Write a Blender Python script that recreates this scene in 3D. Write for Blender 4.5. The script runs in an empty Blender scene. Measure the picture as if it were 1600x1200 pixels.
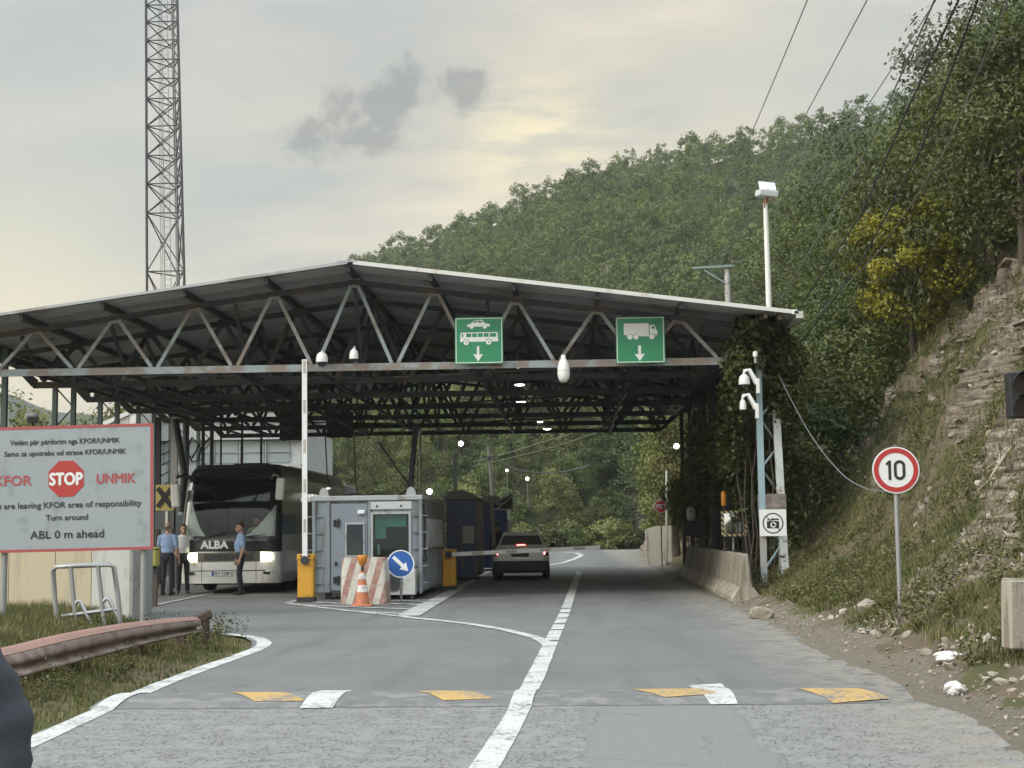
import bpy, bmesh, math, random
import numpy as np
from mathutils import Vector, Matrix, Euler

random.seed(7)
RNG = np.random.default_rng(11)
R = math.radians
SC = bpy.context.scene
COL = SC.collection

# ------------------------------------------------------------------ camera
CAM_H, CAM_F = 1.45, 2311.0            # metres above the road, focal length in pixels of a 1600 px wide frame
CAM_YAW, CAM_PITCH, CAM_ROLL = R(2.27292), R(5.71166), R(0.7)
_f = Vector((-math.sin(CAM_YAW) * math.cos(CAM_PITCH), math.cos(CAM_YAW) * math.cos(CAM_PITCH), math.sin(CAM_PITCH)))
_r = Vector((math.cos(CAM_YAW), math.sin(CAM_YAW), 0)); _u = _r.cross(_f)
_c, _s = math.cos(CAM_ROLL), math.sin(CAM_ROLL)
_r2 = _r * _c - _u * _s; _u2 = _u * _c + _r * _s
cam_data = bpy.data.cameras.new("camera")
cam = bpy.data.objects.new("camera", cam_data); COL.objects.link(cam)
cam_data.sensor_width = 36.0; cam_data.lens = 36.0 * CAM_F / 1600.0
cam_data.clip_start = 0.05; cam_data.clip_end = 5000.0
_m = Matrix((_r2, _u2, -_f)).transposed().to_4x4(); _m.translation = (0, 0, CAM_H)
cam.matrix_world = _m
SC.camera = cam

def ray(u, v):
    return _f + _r2 * ((u - 800) / CAM_F) + _u2 * ((600 - v) / CAM_F)
def gz(u, v, z=0.0):                    # the point of height z that the photograph shows at (u, v)
    d = ray(u, v); return Vector((0, 0, CAM_H)) + d * ((z - CAM_H) / d.z)
def gy(u, v, Y):                        # the point at distance Y down the road
    d = ray(u, v); return Vector((0, 0, CAM_H)) + d * (Y / d.y)
def proj(P):                            # numpy points -> picture coordinates
    d = np.asarray(P, float) - np.array([0, 0, CAM_H]); w = d @ np.array(_f)
    return 800 + CAM_F * (d @ np.array(_r2)) / w, 600 - CAM_F * (d @ np.array(_u2)) / w

# ------------------------------------------------------------------ node helpers
class NT:
    def __init__(s, tree): s.t = tree
    def n(s, typ, **kw):
        nd = s.t.nodes.new(typ)
        for k, v in kw.items(): setattr(nd, k, v)
        return nd
    def set(s, sock, v):
        if hasattr(v, 'is_output') : s.t.links.new(v, sock)
        elif isinstance(v, (tuple, list)) and len(v) == 3 and sock.type == 'RGBA': sock.default_value = (*v, 1)
        else: sock.default_value = v
    def math(s, op, a, b=0.0, c=None, clamp=False):
        nd = s.n('ShaderNodeMath', operation=op); nd.use_clamp = clamp
        s.set(nd.inputs[0], a); s.set(nd.inputs[1], b)
        if c is not None: s.set(nd.inputs[2], c)
        return nd.outputs[0]
    def mix(s, f, a, b, blend='MIX'):
        nd = s.n('ShaderNodeMix', data_type='RGBA', blend_type=blend)
        s.set(nd.inputs[0], f); s.set(nd.inputs[6], a); s.set(nd.inputs[7], b)
        return nd.outputs[2]
    def noise(s, vec, scale, detail=4, rough=0.55, dist=0.0):
        nd = s.n('ShaderNodeTexNoise')
        if vec is not None: s.t.links.new(vec, nd.inputs['Vector'])
        nd.inputs['Scale'].default_value = scale; nd.inputs['Detail'].default_value = detail
        nd.inputs['Roughness'].default_value = rough; nd.inputs['Distortion'].default_value = dist
        return nd.outputs[0]
    def step(s, v, lo, hi):
        nd = s.n('ShaderNodeMapRange', interpolation_type='SMOOTHSTEP')
        s.set(nd.inputs[0], v); nd.inputs[1].default_value = lo; nd.inputs[2].default_value = hi
        nd.inputs[3].default_value = 0; nd.inputs[4].default_value = 1
        return nd.outputs[0]
    def ramp(s, v, stops):
        nd = s.n('ShaderNodeValToRGB'); s.set(nd.inputs[0], v); cr = nd.color_ramp
        while len(cr.elements) > 1: cr.elements.remove(cr.elements[0])
        cr.elements[0].position = stops[0][0]; cr.elements[0].color = (*stops[0][1], 1)
        for p, c in stops[1:]:
            e = cr.elements.new(p); e.color = (*c, 1)
        return nd.outputs[0]
    def sep(s, vec):
        nd = s.n('ShaderNodeSeparateXYZ'); s.t.links.new(vec, nd.inputs[0]); return nd.outputs
    def comb(s, x, y, z):
        nd = s.n('ShaderNodeCombineXYZ')
        for i, v in enumerate((x, y, z)): s.set(nd.inputs[i], v)
        return nd.outputs[0]
    def dot(s, vec, d):
        nd = s.n('ShaderNodeVectorMath', operation='DOT_PRODUCT'); s.t.links.new(vec, nd.inputs[0]); nd.inputs[1].default_value = d
        return nd.outputs['Value']

# ------------------------------------------------------------------ sky and sun: an overcast evening, soft light from the left
SUN_FROM = Vector((-0.80, -0.36, 0.55)).normalized()
SUN_EL = math.asin(SUN_FROM.z); SUN_AZ = math.atan2(SUN_FROM.x, SUN_FROM.y)
world = bpy.data.worlds.new("World"); SC.world = world; world.use_nodes = True
world.node_tree.nodes.clear(); W = NT(world.node_tree)
sky = W.n('ShaderNodeTexSky'); sky.sky_type = 'NISHITA'; sky.sun_disc = False
sky.sun_elevation = SUN_EL; sky.sun_rotation = SUN_AZ; sky.air_density = 1.3; sky.dust_density = 3.0
tc = W.n('ShaderNodeTexCoord').outputs['Generated']
sx, sy, sz = W.sep(tc)
zc = W.math('ADD', W.math('MAXIMUM', sz, 0.0), 0.22)
flat = W.comb(W.math('DIVIDE', sx, zc), W.math('DIVIDE', sy, zc), 0.0)
flat2 = W.comb(W.math('ADD', W.math('MULTIPLY', W.math('DIVIDE', sx, zc), 0.75), W.math('MULTIPLY', W.math('DIVIDE', sy, zc), 0.25)), W.math('MULTIPLY', W.math('DIVIDE', sy, zc), 1.5), 0.0)
n_big = W.noise(flat2, 1.7, 7, 0.52, 0.3)
n_fine = W.noise(flat2, 5.5, 8, 0.6, 0.3)
n_dark2 = W.noise(tc, 34, 9, 0.62, 0.15)
nn = W.math('ADD', W.math('MULTIPLY', n_big, 0.72), W.math('MULTIPLY', n_fine, 0.28))
cloud = W.ramp(nn, [(0.36, (0.315, 0.335, 0.325)), (0.45, (0.37, 0.365, 0.33)), (0.52, (0.425, 0.40, 0.345)), (0.62, (0.515, 0.468, 0.38))])
def blob(u, v, width):                  # soft patch of sky round a direction
    d = ray(u, v).normalized()
    return W.math('POWER', W.math('MAXIMUM', W.dot(tc, d), 0.0), 1.0 / (width * width))
warm = W.math('ADD', W.math('MULTIPLY', W.math('ADD', blob(800, 255, 0.036), blob(870, 225, 0.030)), W.math('ADD', 0.18, W.math('MULTIPLY', W.step(n_fine, 0.40, 0.62), 0.42))), W.math('MULTIPLY', blob(0, 450, 0.07), 0.85))
warm = W.math('ADD', warm, W.math('MULTIPLY', blob(1180, 130, 0.05), 0.30))
cloud = W.mix(W.math('MULTIPLY', warm, 0.95, clamp=True), cloud, (0.68, 0.59, 0.38))
cool = W.math('ADD', W.math('MULTIPLY', blob(60, 150, 0.12), 0.55), W.math('MULTIPLY', blob(1320, 90, 0.06), 0.35))
cloud = W.mix(cool, cloud, (0.305, 0.345, 0.36))
n_dark = W.noise(flat, 6.5, 7, 0.62, 0.3)
d1 = W.math('ADD', W.math('ADD', blob(570, 188, 0.017), W.math('MULTIPLY', blob(632, 138, 0.015), 0.85)), W.math('ADD', W.math('MULTIPLY', blob(735, 142, 0.014), 0.9), W.math('MULTIPLY', blob(462, 218, 0.016), 0.55)))
dark = W.step(W.math('ADD', W.math('MULTIPLY', d1, 0.50), W.math('MULTIPLY', n_dark2, 1.9)), 1.06, 1.50)
dark = W.math('MULTIPLY', dark, W.step(d1, 0.04, 0.30))
cloud = W.mix(W.math('MULTIPLY', dark, 0.62), cloud, (0.175, 0.185, 0.18))
hsv = W.n('ShaderNodeVectorMath', operation='SCALE'); W.t.links.new(sky.outputs[0], hsv.inputs[0]); hsv.inputs['Scale'].default_value = 0.10
skyc = W.mix(0.92, hsv.outputs[0], cloud)
skyc = W.mix(W.step(sz, 0.30, 0.8), skyc, (0.36, 0.40, 0.43))
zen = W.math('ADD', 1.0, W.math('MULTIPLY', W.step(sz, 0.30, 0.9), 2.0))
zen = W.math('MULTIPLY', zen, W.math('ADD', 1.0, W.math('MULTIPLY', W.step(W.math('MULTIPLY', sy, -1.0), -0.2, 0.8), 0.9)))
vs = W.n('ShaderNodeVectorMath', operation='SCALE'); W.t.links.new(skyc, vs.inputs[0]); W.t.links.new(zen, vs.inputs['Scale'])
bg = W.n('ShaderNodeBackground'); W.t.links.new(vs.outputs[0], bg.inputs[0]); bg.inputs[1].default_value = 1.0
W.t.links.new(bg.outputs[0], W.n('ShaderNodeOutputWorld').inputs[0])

sun_data = bpy.data.lights.new("sun", 'SUN'); sun_data.energy = 1.3; sun_data.angle = R(14); sun_data.color = (1.0, 0.93, 0.83)
sun = bpy.data.objects.new("sun", sun_data); COL.objects.link(sun)
sun.rotation_euler = (-SUN_FROM).to_track_quat('-Z', 'Y').to_euler(); sun.location = (-20, -10, 40)

SC.view_settings.view_transform = 'Standard'; SC.view_settings.look = 'None'
SC.view_settings.exposure = 0.70; SC.view_settings.gamma = 1.0; SC.view_settings.use_curve_mapping = False
SC.render.engine = 'CYCLES'
SC.cycles.max_bounces = 6; SC.cycles.diffuse_bounces = 3; SC.cycles.glossy_bounces = 3
SC.cycles.transmission_bounces = 4; SC.cycles.transparent_max_bounces = 8
SC.cycles.use_denoising = True
SC.cycles.caustics_reflective = False; SC.cycles.caustics_refractive = False

# ------------------------------------------------------------------ materials
MATS = {}
def newmat(name):
    m = bpy.data.materials.new(name); m.use_nodes = True; m.node_tree.nodes.clear()
    t = NT(m.node_tree); out = t.n('ShaderNodeOutputMaterial'); b = t.n('ShaderNodeBsdfPrincipled')
    m.node_tree.links.new(b.outputs[0], out.inputs[0]); MATS[name] = m
    return m, t, b, out
def pm(name, col, rough=0.6, metal=0.0, var=0.12, scale=2.5, col2=None, amt=0.5, scale2=3.0, bump=0.0, bscale=25.0, spec=0.5, streak=False, coat=0.0):
    """a painted / bare surface: mottled colour, a second colour in worn patches, a little bump"""
    if name in MATS: return MATS[name]
    m, t, b, out = newmat(name)
    co = t.n('ShaderNodeTexCoord').outputs['Object']
    lo = tuple(c * (1 - var) for c in col); hi = tuple(min(1, c * (1 + var)) for c in col)
    c = t.mix(t.noise(co, scale, 5, 0.6), lo, hi)
    if col2:
        vec = co
        if streak:
            mp = t.n('ShaderNodeMapping'); mp.inputs['Scale'].default_value = (3.0, 3.0, 0.35); t.t.links.new(co, mp.inputs[0]); vec = mp.outputs[0]
        f = t.step(t.noise(vec, scale2, 6, 0.65), 0.62 - amt * 0.3, 0.70 - amt * 0.2)
        c = t.mix(f, c, col2)
    t.set(b.inputs['Base Color'], c); b.inputs['Metallic'].default_value = metal
    t.set(b.inputs['Roughness'], t.math('ADD', rough - 0.08, t.math('MULTIPLY', t.noise(co, scale * 3, 3), 0.16), clamp=True))
    b.inputs['Specular IOR Level'].default_value = spec; b.inputs['Coat Weight'].default_value = coat
    if bump:
        bp = t.n('ShaderNodeBump'); bp.inputs['Strength'].default_value = bump; bp.inputs['Distance'].default_value = 0.02
        t.t.links.new(t.noise(co, bscale, 5, 0.6), bp.inputs['Height']); t.t.links.new(bp.outputs[0], b.inputs['Normal'])
    return m
def em(name, col, strength, base=(0.8, 0.8, 0.8)):
    if name in MATS: return MATS[name]
    m, t, b, out = newmat(name)
    t.set(b.inputs['Base Color'], base); t.set(b.inputs['Emission Color'], col); b.inputs['Emission Strength'].default_value = strength
    return m
def glass(name, tint=(0.5, 0.6, 0.6), clear=0.7):
    if name in MATS: return MATS[name]
    m, t, b, out = newmat(name)
    m.node_tree.nodes.remove(b)
    tr = t.n('ShaderNodeBsdfTransparent'); t.set(tr.inputs[0], tint)
    gl = t.n('ShaderNodeBsdfGlossy'); t.set(gl.inputs[0], (0.9, 0.95, 0.95)); gl.inputs['Roughness'].default_value = 0.03
    fr = t.n('ShaderNodeFresnel'); fr.inputs[0].default_value = 1.5
    mx = t.n('ShaderNodeMixShader'); t.t.links.new(t.math('ADD', t.math('MULTIPLY', fr.outputs[0], 0.55), 0.01), mx.inputs[0])
    t.t.links.new(tr.outputs[0], mx.inputs[1]); t.t.links.new(gl.outputs[0], mx.inputs[2]); t.t.links.new(mx.outputs[0], out.inputs[0])
    return m

# ------------------------------------------------------------------ mesh helpers
class MB:
    """collects shapes and links them as ONE mesh object"""
    def __init__(s): s.v = []; s.f = []; s.mi = []; s.sm = []; s.k = 0
    def mat(s, i): s.k = i; return s
    def add(s, verts, faces, smooth=False):
        o = len(s.v); s.v.extend([tuple(p) for p in verts])
        for f in faces: s.f.append([i + o for i in f]); s.mi.append(s.k); s.sm.append(smooth)
        return s
    def box(s, c, size, rot=None, bevel=0.0, seg=1):
        bm = bmesh.new(); bmesh.ops.create_cube(bm, size=1.0)
        bmesh.ops.scale(bm, vec=size, verts=bm.verts)
        if bevel: bmesh.ops.bevel(bm, geom=bm.edges[:], offset=bevel, segments=seg, affect='EDGES', profile=0.5)
        M = Matrix.Translation(c)
        if rot is not None: M = M @ (rot.to_matrix().to_4x4() if isinstance(rot, Euler) else rot.to_4x4())
        bm.verts.index_update()
        s.add([M @ v.co for v in bm.verts], [[v.index for v in f.verts] for f in bm.faces]); bm.free(); return s
    def span(s, lo, hi, bevel=0.0, seg=1):
        c = [(a + b) / 2 for a, b in zip(lo, hi)]; return s.box(c, [abs(b - a) for a, b in zip(lo, hi)], None, bevel, seg)
    def bar(s, a, b, w, h=None, up=Vector((0, 0, 1))):
        a, b = Vector(a), Vector(b); h = h or w; d = (b - a).normalized()
        if abs(d.dot(up)) > 0.98: up = Vector((0, 1, 0))
        x = d.cross(up).normalized() * (w / 2); y = x.cross(d).normalized() * (h / 2)
        p = [a - x - y, a + x - y, a + x + y, a - x + y, b - x - y, b + x - y, b + x + y, b - x + y]
        return s.add(p, [(3, 2, 1, 0), (4, 5, 6, 7), (0, 1, 5, 4), (1, 2, 6, 5), (2, 3, 7, 6), (3, 0, 4, 7)])
    def tube(s, pts, r, n=8, caps=True):
        pts = [Vector(p) for p in pts]; k = len(pts); rs = r if isinstance(r, (list, tuple)) else [r] * k
        ref = Vector((0, 0, 1)); rings = []
        for i, p in enumerate(pts):
            d = (pts[min(i + 1, k - 1)] - pts[max(i - 1, 0)]).normalized()
            up = ref if abs(d.dot(ref)) < 0.95 else Vector((0, 1, 0))
            x = d.cross(up).normalized(); y = x.cross(d).normalized()
            rings.append([p + (x * math.cos(2 * math.pi * j / n) + y * math.sin(2 * math.pi * j / n)) * rs[i] for j in range(n)])
        return s.loft(rings, caps=caps)
    def loft(s, rings, caps=True, closed=True, smooth=True):
        n = len(rings[0]); V = [p for rg in rings for p in rg]; F = []
        for i in range(len(rings) - 1):
            for j in range(n if closed else n - 1):
                a = i * n + j; b = i * n + (j + 1) % n; F.append((a, b, b + n, a + n))
        s.add(V, F, smooth)
        if caps:
            s.add(rings[0], [tuple(range(n))[::-1]]); s.add(rings[-1], [tuple(range(n))])
        return s
    def lathe(s, prof, c=(0, 0, 0), n=16, M=None):
        M = M or Matrix.Identity(4); c = Vector(c)
        rings = [[c + (M @ Vector((r * math.cos(2 * math.pi * j / n), r * math.sin(2 * math.pi * j / n), z))) for j in range(n)] for r, z in prof]
        return s.loft(rings, caps=True)
    def prism(s, poly, y0, y1, M=None):
        """poly in (x, z), extruded from y0 (facing -Y) to y1"""
        M = M or Matrix.Identity(4); n = len(poly)
        a = [M @ Vector((x, y0, z)) for x, z in poly]; b = [M @ Vector((x, y1, z)) for x, z in poly]
        F = [tuple(range(n)), tuple(range(n, 2 * n))[::-1]] + [(j, j + n, (j + 1) % n + n, (j + 1) % n) for j in range(n)]
        return s.add(a + b, F)
    def ring(s, r0, r1, y0, y1, c=(0, 0), n=40, M=None):
        M = M or Matrix.Identity(4); V = []; F = []
        for j in range(n):
            a = 2 * math.pi * j / n
            for r, y in ((r0, y0), (r1, y0), (r1, y1), (r0, y1)): V.append(M @ Vector((c[0] + r * math.cos(a), y, c[1] + r * math.sin(a))))
        for j in range(n):
            p, q = j * 4, ((j + 1) % n) * 4
            for i in range(4): F.append((p + i, q + i, q + (i + 1) % 4, p + (i + 1) % 4))
        return s.add(V, F)
    def disc(s, r, y0, y1, c=(0, 0), n=40, M=None):
        return s.prism([(c[0] + r * math.cos(2 * math.pi * j / n), c[1] + r * math.sin(2 * math.pi * j / n)) for j in range(n)], y0, y1, M)
    def build(s, name, mats, parent=None, world=False):
        me = bpy.data.meshes.new(name)
        V = s.v
        if world and parent is not None:
            Mi = FRAMES[parent.name].inverted(); V = [tuple(Mi @ Vector(p)) for p in V]
        me.from_pydata(V, [], s.f)
        for m in (mats if isinstance(mats, (list, tuple)) else [mats]): me.materials.append(m)
        me.polygons.foreach_set('material_index', s.mi); me.polygons.foreach_set('use_smooth', s.sm)
        bm = bmesh.new(); bm.from_mesh(me); bmesh.ops.recalc_face_normals(bm, faces=bm.faces); bm.to_mesh(me); bm.free()
        return link(name, me, parent)

FRAMES = {}
def link(name, me, parent=None):
    o = bpy.data.objects.new(name, me); COL.objects.link(o)
    if parent is not None: o.parent = parent
    FRAMES[o.name] = FRAMES.get(parent.name, Matrix.Identity(4)) if parent is not None else Matrix.Identity(4)
    return o
def tag(o, label, cat, group=None, kind=None):
    if label: o['label'] = label
    if cat: o['category'] = cat
    if group: o['group'] = group
    if kind: o['kind'] = kind
    return o
def thing(name, label, cat, loc=(0, 0, 0), rz=0.0, group=None, tilt=(0, 0)):
    o = bpy.data.objects.new(name, None); COL.objects.link(o); o.empty_display_size = 0.2
    o.location = loc; o.rotation_euler = (tilt[0], tilt[1], rz)
    FRAMES[o.name] = Matrix.Translation(Vector(loc)) @ Euler((tilt[0], tilt[1], rz)).to_matrix().to_4x4()
    return tag(o, label, cat, group)
def copy_tree(src, loc, rz, label=None, group=None, scale=None):
    r = src.copy(); COL.objects.link(r); r.location = loc; r.rotation_euler = (0, 0, rz)
    if scale: r.scale = (scale,) * 3 if isinstance(scale, (int, float)) else scale
    if label: r['label'] = label
    if group: r['group'] = group
    for ch in list(src.children):
        c = ch.copy(); COL.objects.link(c); c.parent = r
        for g in ch.children:
            d = g.copy(); COL.objects.link(d); d.parent = c
    return r
def text_verts(txt, size, bold=0.0, spacing=1.0, width=None):
    """flat lettering as (verts, faces), centred on x, baseline at 0, in the x-z plane facing -Y"""
    cu = bpy.data.curves.new('lettering', 'FONT'); cu.body = txt; cu.size = size; cu.align_x = 'CENTER'; cu.offset = 0.0; cu.space_character = spacing
    cu.extrude = 0.0; cu.resolution_u = 3
    ob = bpy.data.objects.new('lettering_curve', cu); COL.objects.link(ob)
    dg = bpy.context.evaluated_depsgraph_get(); me = bpy.data.meshes.new_from_object(ob.evaluated_get(dg))
    V = [(v.co.x, v.co.y) for v in me.vertices]; F = [tuple(p.vertices) for p in me.polygons]
    bpy.data.objects.remove(ob); bpy.data.curves.remove(cu); bpy.data.meshes.remove(me)
    xs = [p[0] for p in V]; mid = (min(xs) + max(xs)) / 2; k = width / (max(xs) - min(xs)) if width else 1.0
    return [((x - mid) * k, y) for x, y in V], F
def put_text(mb, txt, size, cx, z, y, bold=0.0, spacing=1.0, width=None, M=None):
    V, F = text_verts(txt, size, bold, spacing, width); M = M or Matrix.Identity(4)
    for i, (ox, oz) in enumerate(((0, 0), (-bold, 0), (bold, 0), (0, bold), (0, -bold)) if bold else ((0, 0),)):
        mb.add([M @ Vector((cx + a + ox, y - .0004 * i, z + b + oz)) for a, b in V], F)
    return mb

# value noise for terrain and rocks
_perm = np.random.default_rng(5).random((256, 256))
def vnoise(x, y):
    xi = np.floor(x).astype(int); yi = np.floor(y).astype(int); fx = x - xi; fy = y - yi
    fx = fx * fx * (3 - 2 * fx); fy = fy * fy * (3 - 2 * fy)
    g = lambda a, b: _perm[a & 255, b & 255]
    return (g(xi, yi) * (1 - fx) + g(xi + 1, yi) * fx) * (1 - fy) + (g(xi, yi + 1) * (1 - fx) + g(xi + 1, yi + 1) * fx) * fy
def fbm(x, y, o=4, gain=0.5):
    t = 0; a = 1.0; n = 0
    for i in range(o):
        t = t + a * vnoise(x * 2 ** i + 17.3 * i, y * 2 ** i + 9.1 * i); n += a; a *= gain
    return t / n
def np_mesh(name, V, F, mats, parent=None, attrs=None, smooth=False, mi=None):
    """big mesh from numpy arrays; F is (n, 3) or (n, 4)"""
    me = bpy.data.meshes.new(name); k = F.shape[1]
    me.vertices.add(len(V)); me.vertices.foreach_set('co', np.ascontiguousarray(V, np.float32).ravel())
    me.loops.add(F.size); me.loops.foreach_set('vertex_index', np.ascontiguousarray(F, np.int32).ravel())
    me.polygons.add(len(F)); me.polygons.foreach_set('loop_start', np.arange(0, F.size, k, dtype=np.int32))
    me.polygons.foreach_set('use_smooth', np.full(len(F), smooth))
    for m in (mats if isinstance(mats, (list, tuple)) else [mats]): me.materials.append(m)
    if mi is not None: me.polygons.foreach_set('material_index', np.asarray(mi, np.int32))
    for an, (dom, arr) in (attrs or {}).items():
        a = me.attributes.new(an, 'FLOAT', dom); a.data.foreach_set('value', np.ascontiguousarray(arr, np.float32))
    me.update(calc_edges=True); me.validate()
    return link(name, me, parent)

# ================================================================== THE SETTING
def sstep(x, a, b):
    t = np.clip((np.asarray(x, float) - a) / (b - a), 0, 1); return t * t * (3 - 2 * t)
RY = [-10, 10.6, 18.9, 20.2, 21.5, 22, 23, 24.5, 26.2, 27, 60, 64, 118]
RL = [-3.95, -4.0, -4.15, -4.32, -4.8, -5.3, -6.4, -7.1, -7.4, -14.4, -14.4, -8, -6]
def road_left(Y): return np.interp(Y, RY, RL)
def road_right(Y): return np.interp(Y, [-10, 9.4, 12, 16.8, 29, 45, 60, 90, 121], [2.88, 2.90, 2.95, 2.95, 3.03, 3.05, 3.22, 4.0, 5.2])
HA = [-0.8, -0.45, -0.35, -0.25, -0.19, -0.151, -0.084, -0.02, 0.045, 0.11, 0.175, 0.218, 0.30, 0.5, 0.9]
HE = [0.015, 0.035, 0.075, 0.130, 0.172, 0.187, 0.208, 0.234, 0.255, 0.266, 0.283, 0.292, 0.30, 0.30, 0.25]
def hill_ridge(a):
    e = np.interp(a, HA, HE); yr = np.interp(a, [-0.8, -0.15, 0.11, 0.3, 0.9], [400, 345, 285, 235, 190]); return e, yr
def ground_z(X, Y, fine=True):
    X = np.asarray(X, float); Y = np.asarray(Y, float)
    toe = road_right(Y) + 0.40 + 0.35 * (vnoise(Y * 0.35, Y * 0 + 3.1) - 0.5)
    d = X - toe
    bank = np.interp(d, [-1, 0, 1, 2, 4, 7, 8.5, 12, 30, 80, 300], [0, 0.02, 0.36, 1.15, 3.6, 7.1, 8.4, 10.2, 18, 34, 60])
    m = sstep(d, 0.3, 3.0)
    cl = sstep(d, 2.6, 4.2) * (1 - sstep(d, 8, 10)) * sstep(Y, 23, 29) * (1 - sstep(Y, 44, 50))
    n1 = fbm(X * 0.5 + 3, Y * 0.42, 4) - 0.5
    rough = n1 * 1.5 * m + (fbm(X * 1.7, Y * 1.5 + 40, 4) - 0.5) * 0.55 * m
    if fine:
        rid = 1 - np.abs(2 * fbm(X * 0.9 + Y * 0.35, bank * 1.4 + Y * 0.2, 4) - 1)
        rough = rough + cl * (rid - 0.62) * 1.5
        for th, am, k in ((0.62, 1.0, 0.0), (0.23, 0.9, 3.7)):       # bedded rock: risers and ledges dipping along the road
            L = (bank + rough + 0.20 * Y + 0.28 * X * 0.3 + 0.9 * (fbm(X * 0.55 + k, Y * 0.55, 3) - .5)) / th; fr = L % 1.0
            lay = 0.35 + 0.9 * vnoise(np.floor(L) * 7.3 + k, Y * 0.8 + X * 0.3)
            rough = rough + cl * am * lay * th * (sstep(fr, 0.62, 0.96) - fr + 0.18)
        rough = rough + (fbm(X * 5, Y * 5, 3) - 0.5) * 0.13 * sstep(d, -0.4, 0.6)
    bank = np.where(d > 0, bank + rough, (fbm(X * 4, Y * 4, 3) - 0.45) * 0.07 * sstep(d, -0.9, -0.2) - 0.03 * (1 - sstep(d, -0.9, -0.3)))
    a = X / np.maximum(Y, 1.0); e, yr = hill_ridge(a); zr = e * yr + 1.45 - 3.6
    t = (Y - 118) / (yr - 118)
    hill = np.where(t <= 1, zr * np.clip(t, -0.05, 1) ** 1.0 if np.ndim(t) == 0 else zr * np.where(t > 0, t, t * 0.2), zr - 0.3 * (Y - yr))
    hill = hill + (fbm(X * 0.03 + 5, Y * 0.03, 3) - 0.5) * 9 * sstep(Y, 118, 150) * (1 - sstep(t, 0.7, 1.0))
    left = road_left(Y) - X
    verge = np.where(left > 0.0, -0.03 + sstep(left, 0.0, 1.5) * 0.10 + (fbm(X * 2.2, Y * 2.2, 3) - 0.45) * 0.10 * sstep(left, 0.05, 0.6), -0.05)
    flat = np.where(left > -0.1, verge, np.where(X < road_right(Y) - 0.15, -0.05, bank))
    return np.maximum(flat, np.where(Y > 112, hill, -9))
def gzv(x, y): return float(ground_z(np.array([x]), np.array([y]))[0])

# ---- ground: one sheet to the horizon
def grid_axis(*segs):
    out = []
    for a, b, st in segs: out.extend(np.arange(a, b, st))
    out.append(segs[-1][1]); return np.array(out)
gx = grid_axis((-620, -300, 40), (-300, -60, 20), (-60, -16, 4), (-16, -8, 0.8), (-8, -3.6, 0.22), (-3.6, 2.5, 1.2), (2.5, 4, 0.1), (4, 5.6, 0.14), (5.6, 12.0, 0.075), (12.0, 13.5, 0.14), (13.5, 26, 0.8), (26, 80, 4), (80, 300, 22), (300, 620, 40))
gyv = grid_axis((-60, 0, 12), (0, 8, 1), (8, 23, 0.15), (23, 46, 0.11), (46, 50, 0.2), (50, 62, 0.4), (62, 112, 2.5), (112, 420, 4), (420, 760, 34))
GX, GY = np.meshgrid(gx, gyv); GZ = ground_z(GX, GY)
nx_, ny_ = len(gx), len(gyv)
ii = np.arange(nx_ * ny_).reshape(ny_, nx_)
GF = np.stack([ii[:-1, :-1], ii[:-1, 1:], ii[1:, 1:], ii[1:, :-1]], -1).reshape(-1, 4)
toeG = road_right(GY) + 0.40; dG = GX - toeG
cliff = sstep(dG + 1.6 * (fbm(GX * .5, GY * .5, 3) - .5), 2.9, 4.0) * (1 - sstep(dG, 8, 9.5)) * sstep(GY, 22, 28) * (1 - sstep(GY, 43, 48))
scree = sstep(fbm(GX * 0.9 - GY * 0.55, GY * 0.35 + GX * 0.5, 4) + 0.10 * sstep(dG, 0.6, 3.5) - 0.30 * sstep(GY, 20, 27), 0.52, 0.62) * sstep(dG, 0.15, 0.9) * (1 - sstep(dG, 9, 11))
A_rock = np.clip(cliff * sstep(fbm(GX * .8, GY * .8 + 7, 4), .40, .52) + scree * 0.9, 0, 1)
A_gravel = sstep(dG, -0.75, -0.3) * (1 - sstep(dG + 0.9 * (fbm(GX * 2, GY * 2, 3) - .5), 0.0, 0.45)) * (GX > 0)
A_grass = sstep(fbm(GX * 1.3 + 9, GY * 1.3, 4), .38, .56) * (1 - A_rock) * (1 - A_gravel)
A_grass = np.where(GX < 0, 0.35 + 0.65 * sstep(fbm(GX * 1.8, GY * 1.8, 3), .35, .55), A_grass)
m, t, b, out = newmat('ground_soil')
co = t.n('ShaderNodeTexCoord').outputs['Object']
def att(t, n):
    a = t.n('ShaderNodeAttribute'); a.attribute_name = n; return a.outputs['Fac']
px, py, pz = t.sep(co)
soil = t.mix(t.noise(co, 1.8, 6, 0.65), (0.11, 0.088, 0.058), (0.25, 0.20, 0.135))
strat = t.noise(t.comb(t.math('MULTIPLY', px, 1.6), t.math('MULTIPLY', py, 1.2), t.math('MULTIPLY', pz, 11.0)), 1.0, 8, 0.7, 0.6)
rockc = t.ramp(strat, [(0.36, (0.035, 0.028, 0.021)), (0.44, (0.15, 0.12, 0.09)), (0.54, (0.27, 0.225, 0.172)), (0.66, (0.43, 0.38, 0.31))])
grassc = t.mix(t.noise(co, 3.0, 5, 0.7), (0.075, 0.088, 0.034), (0.175, 0.165, 0.08))
gravc = t.mix(t.noise(co, 14, 6, 0.75), (0.13, 0.112, 0.086), (0.31, 0.275, 0.215))
nz_ = t.math('SUBTRACT', t.noise(co, 5, 5, 0.7), 0.5)
def amix(base, top, name, gain=0.8):
    return t.mix(t.step(t.math('ADD', att(t, name), t.math('MULTIPLY', nz_, gain)), 0.35, 0.65), base, top)
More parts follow.
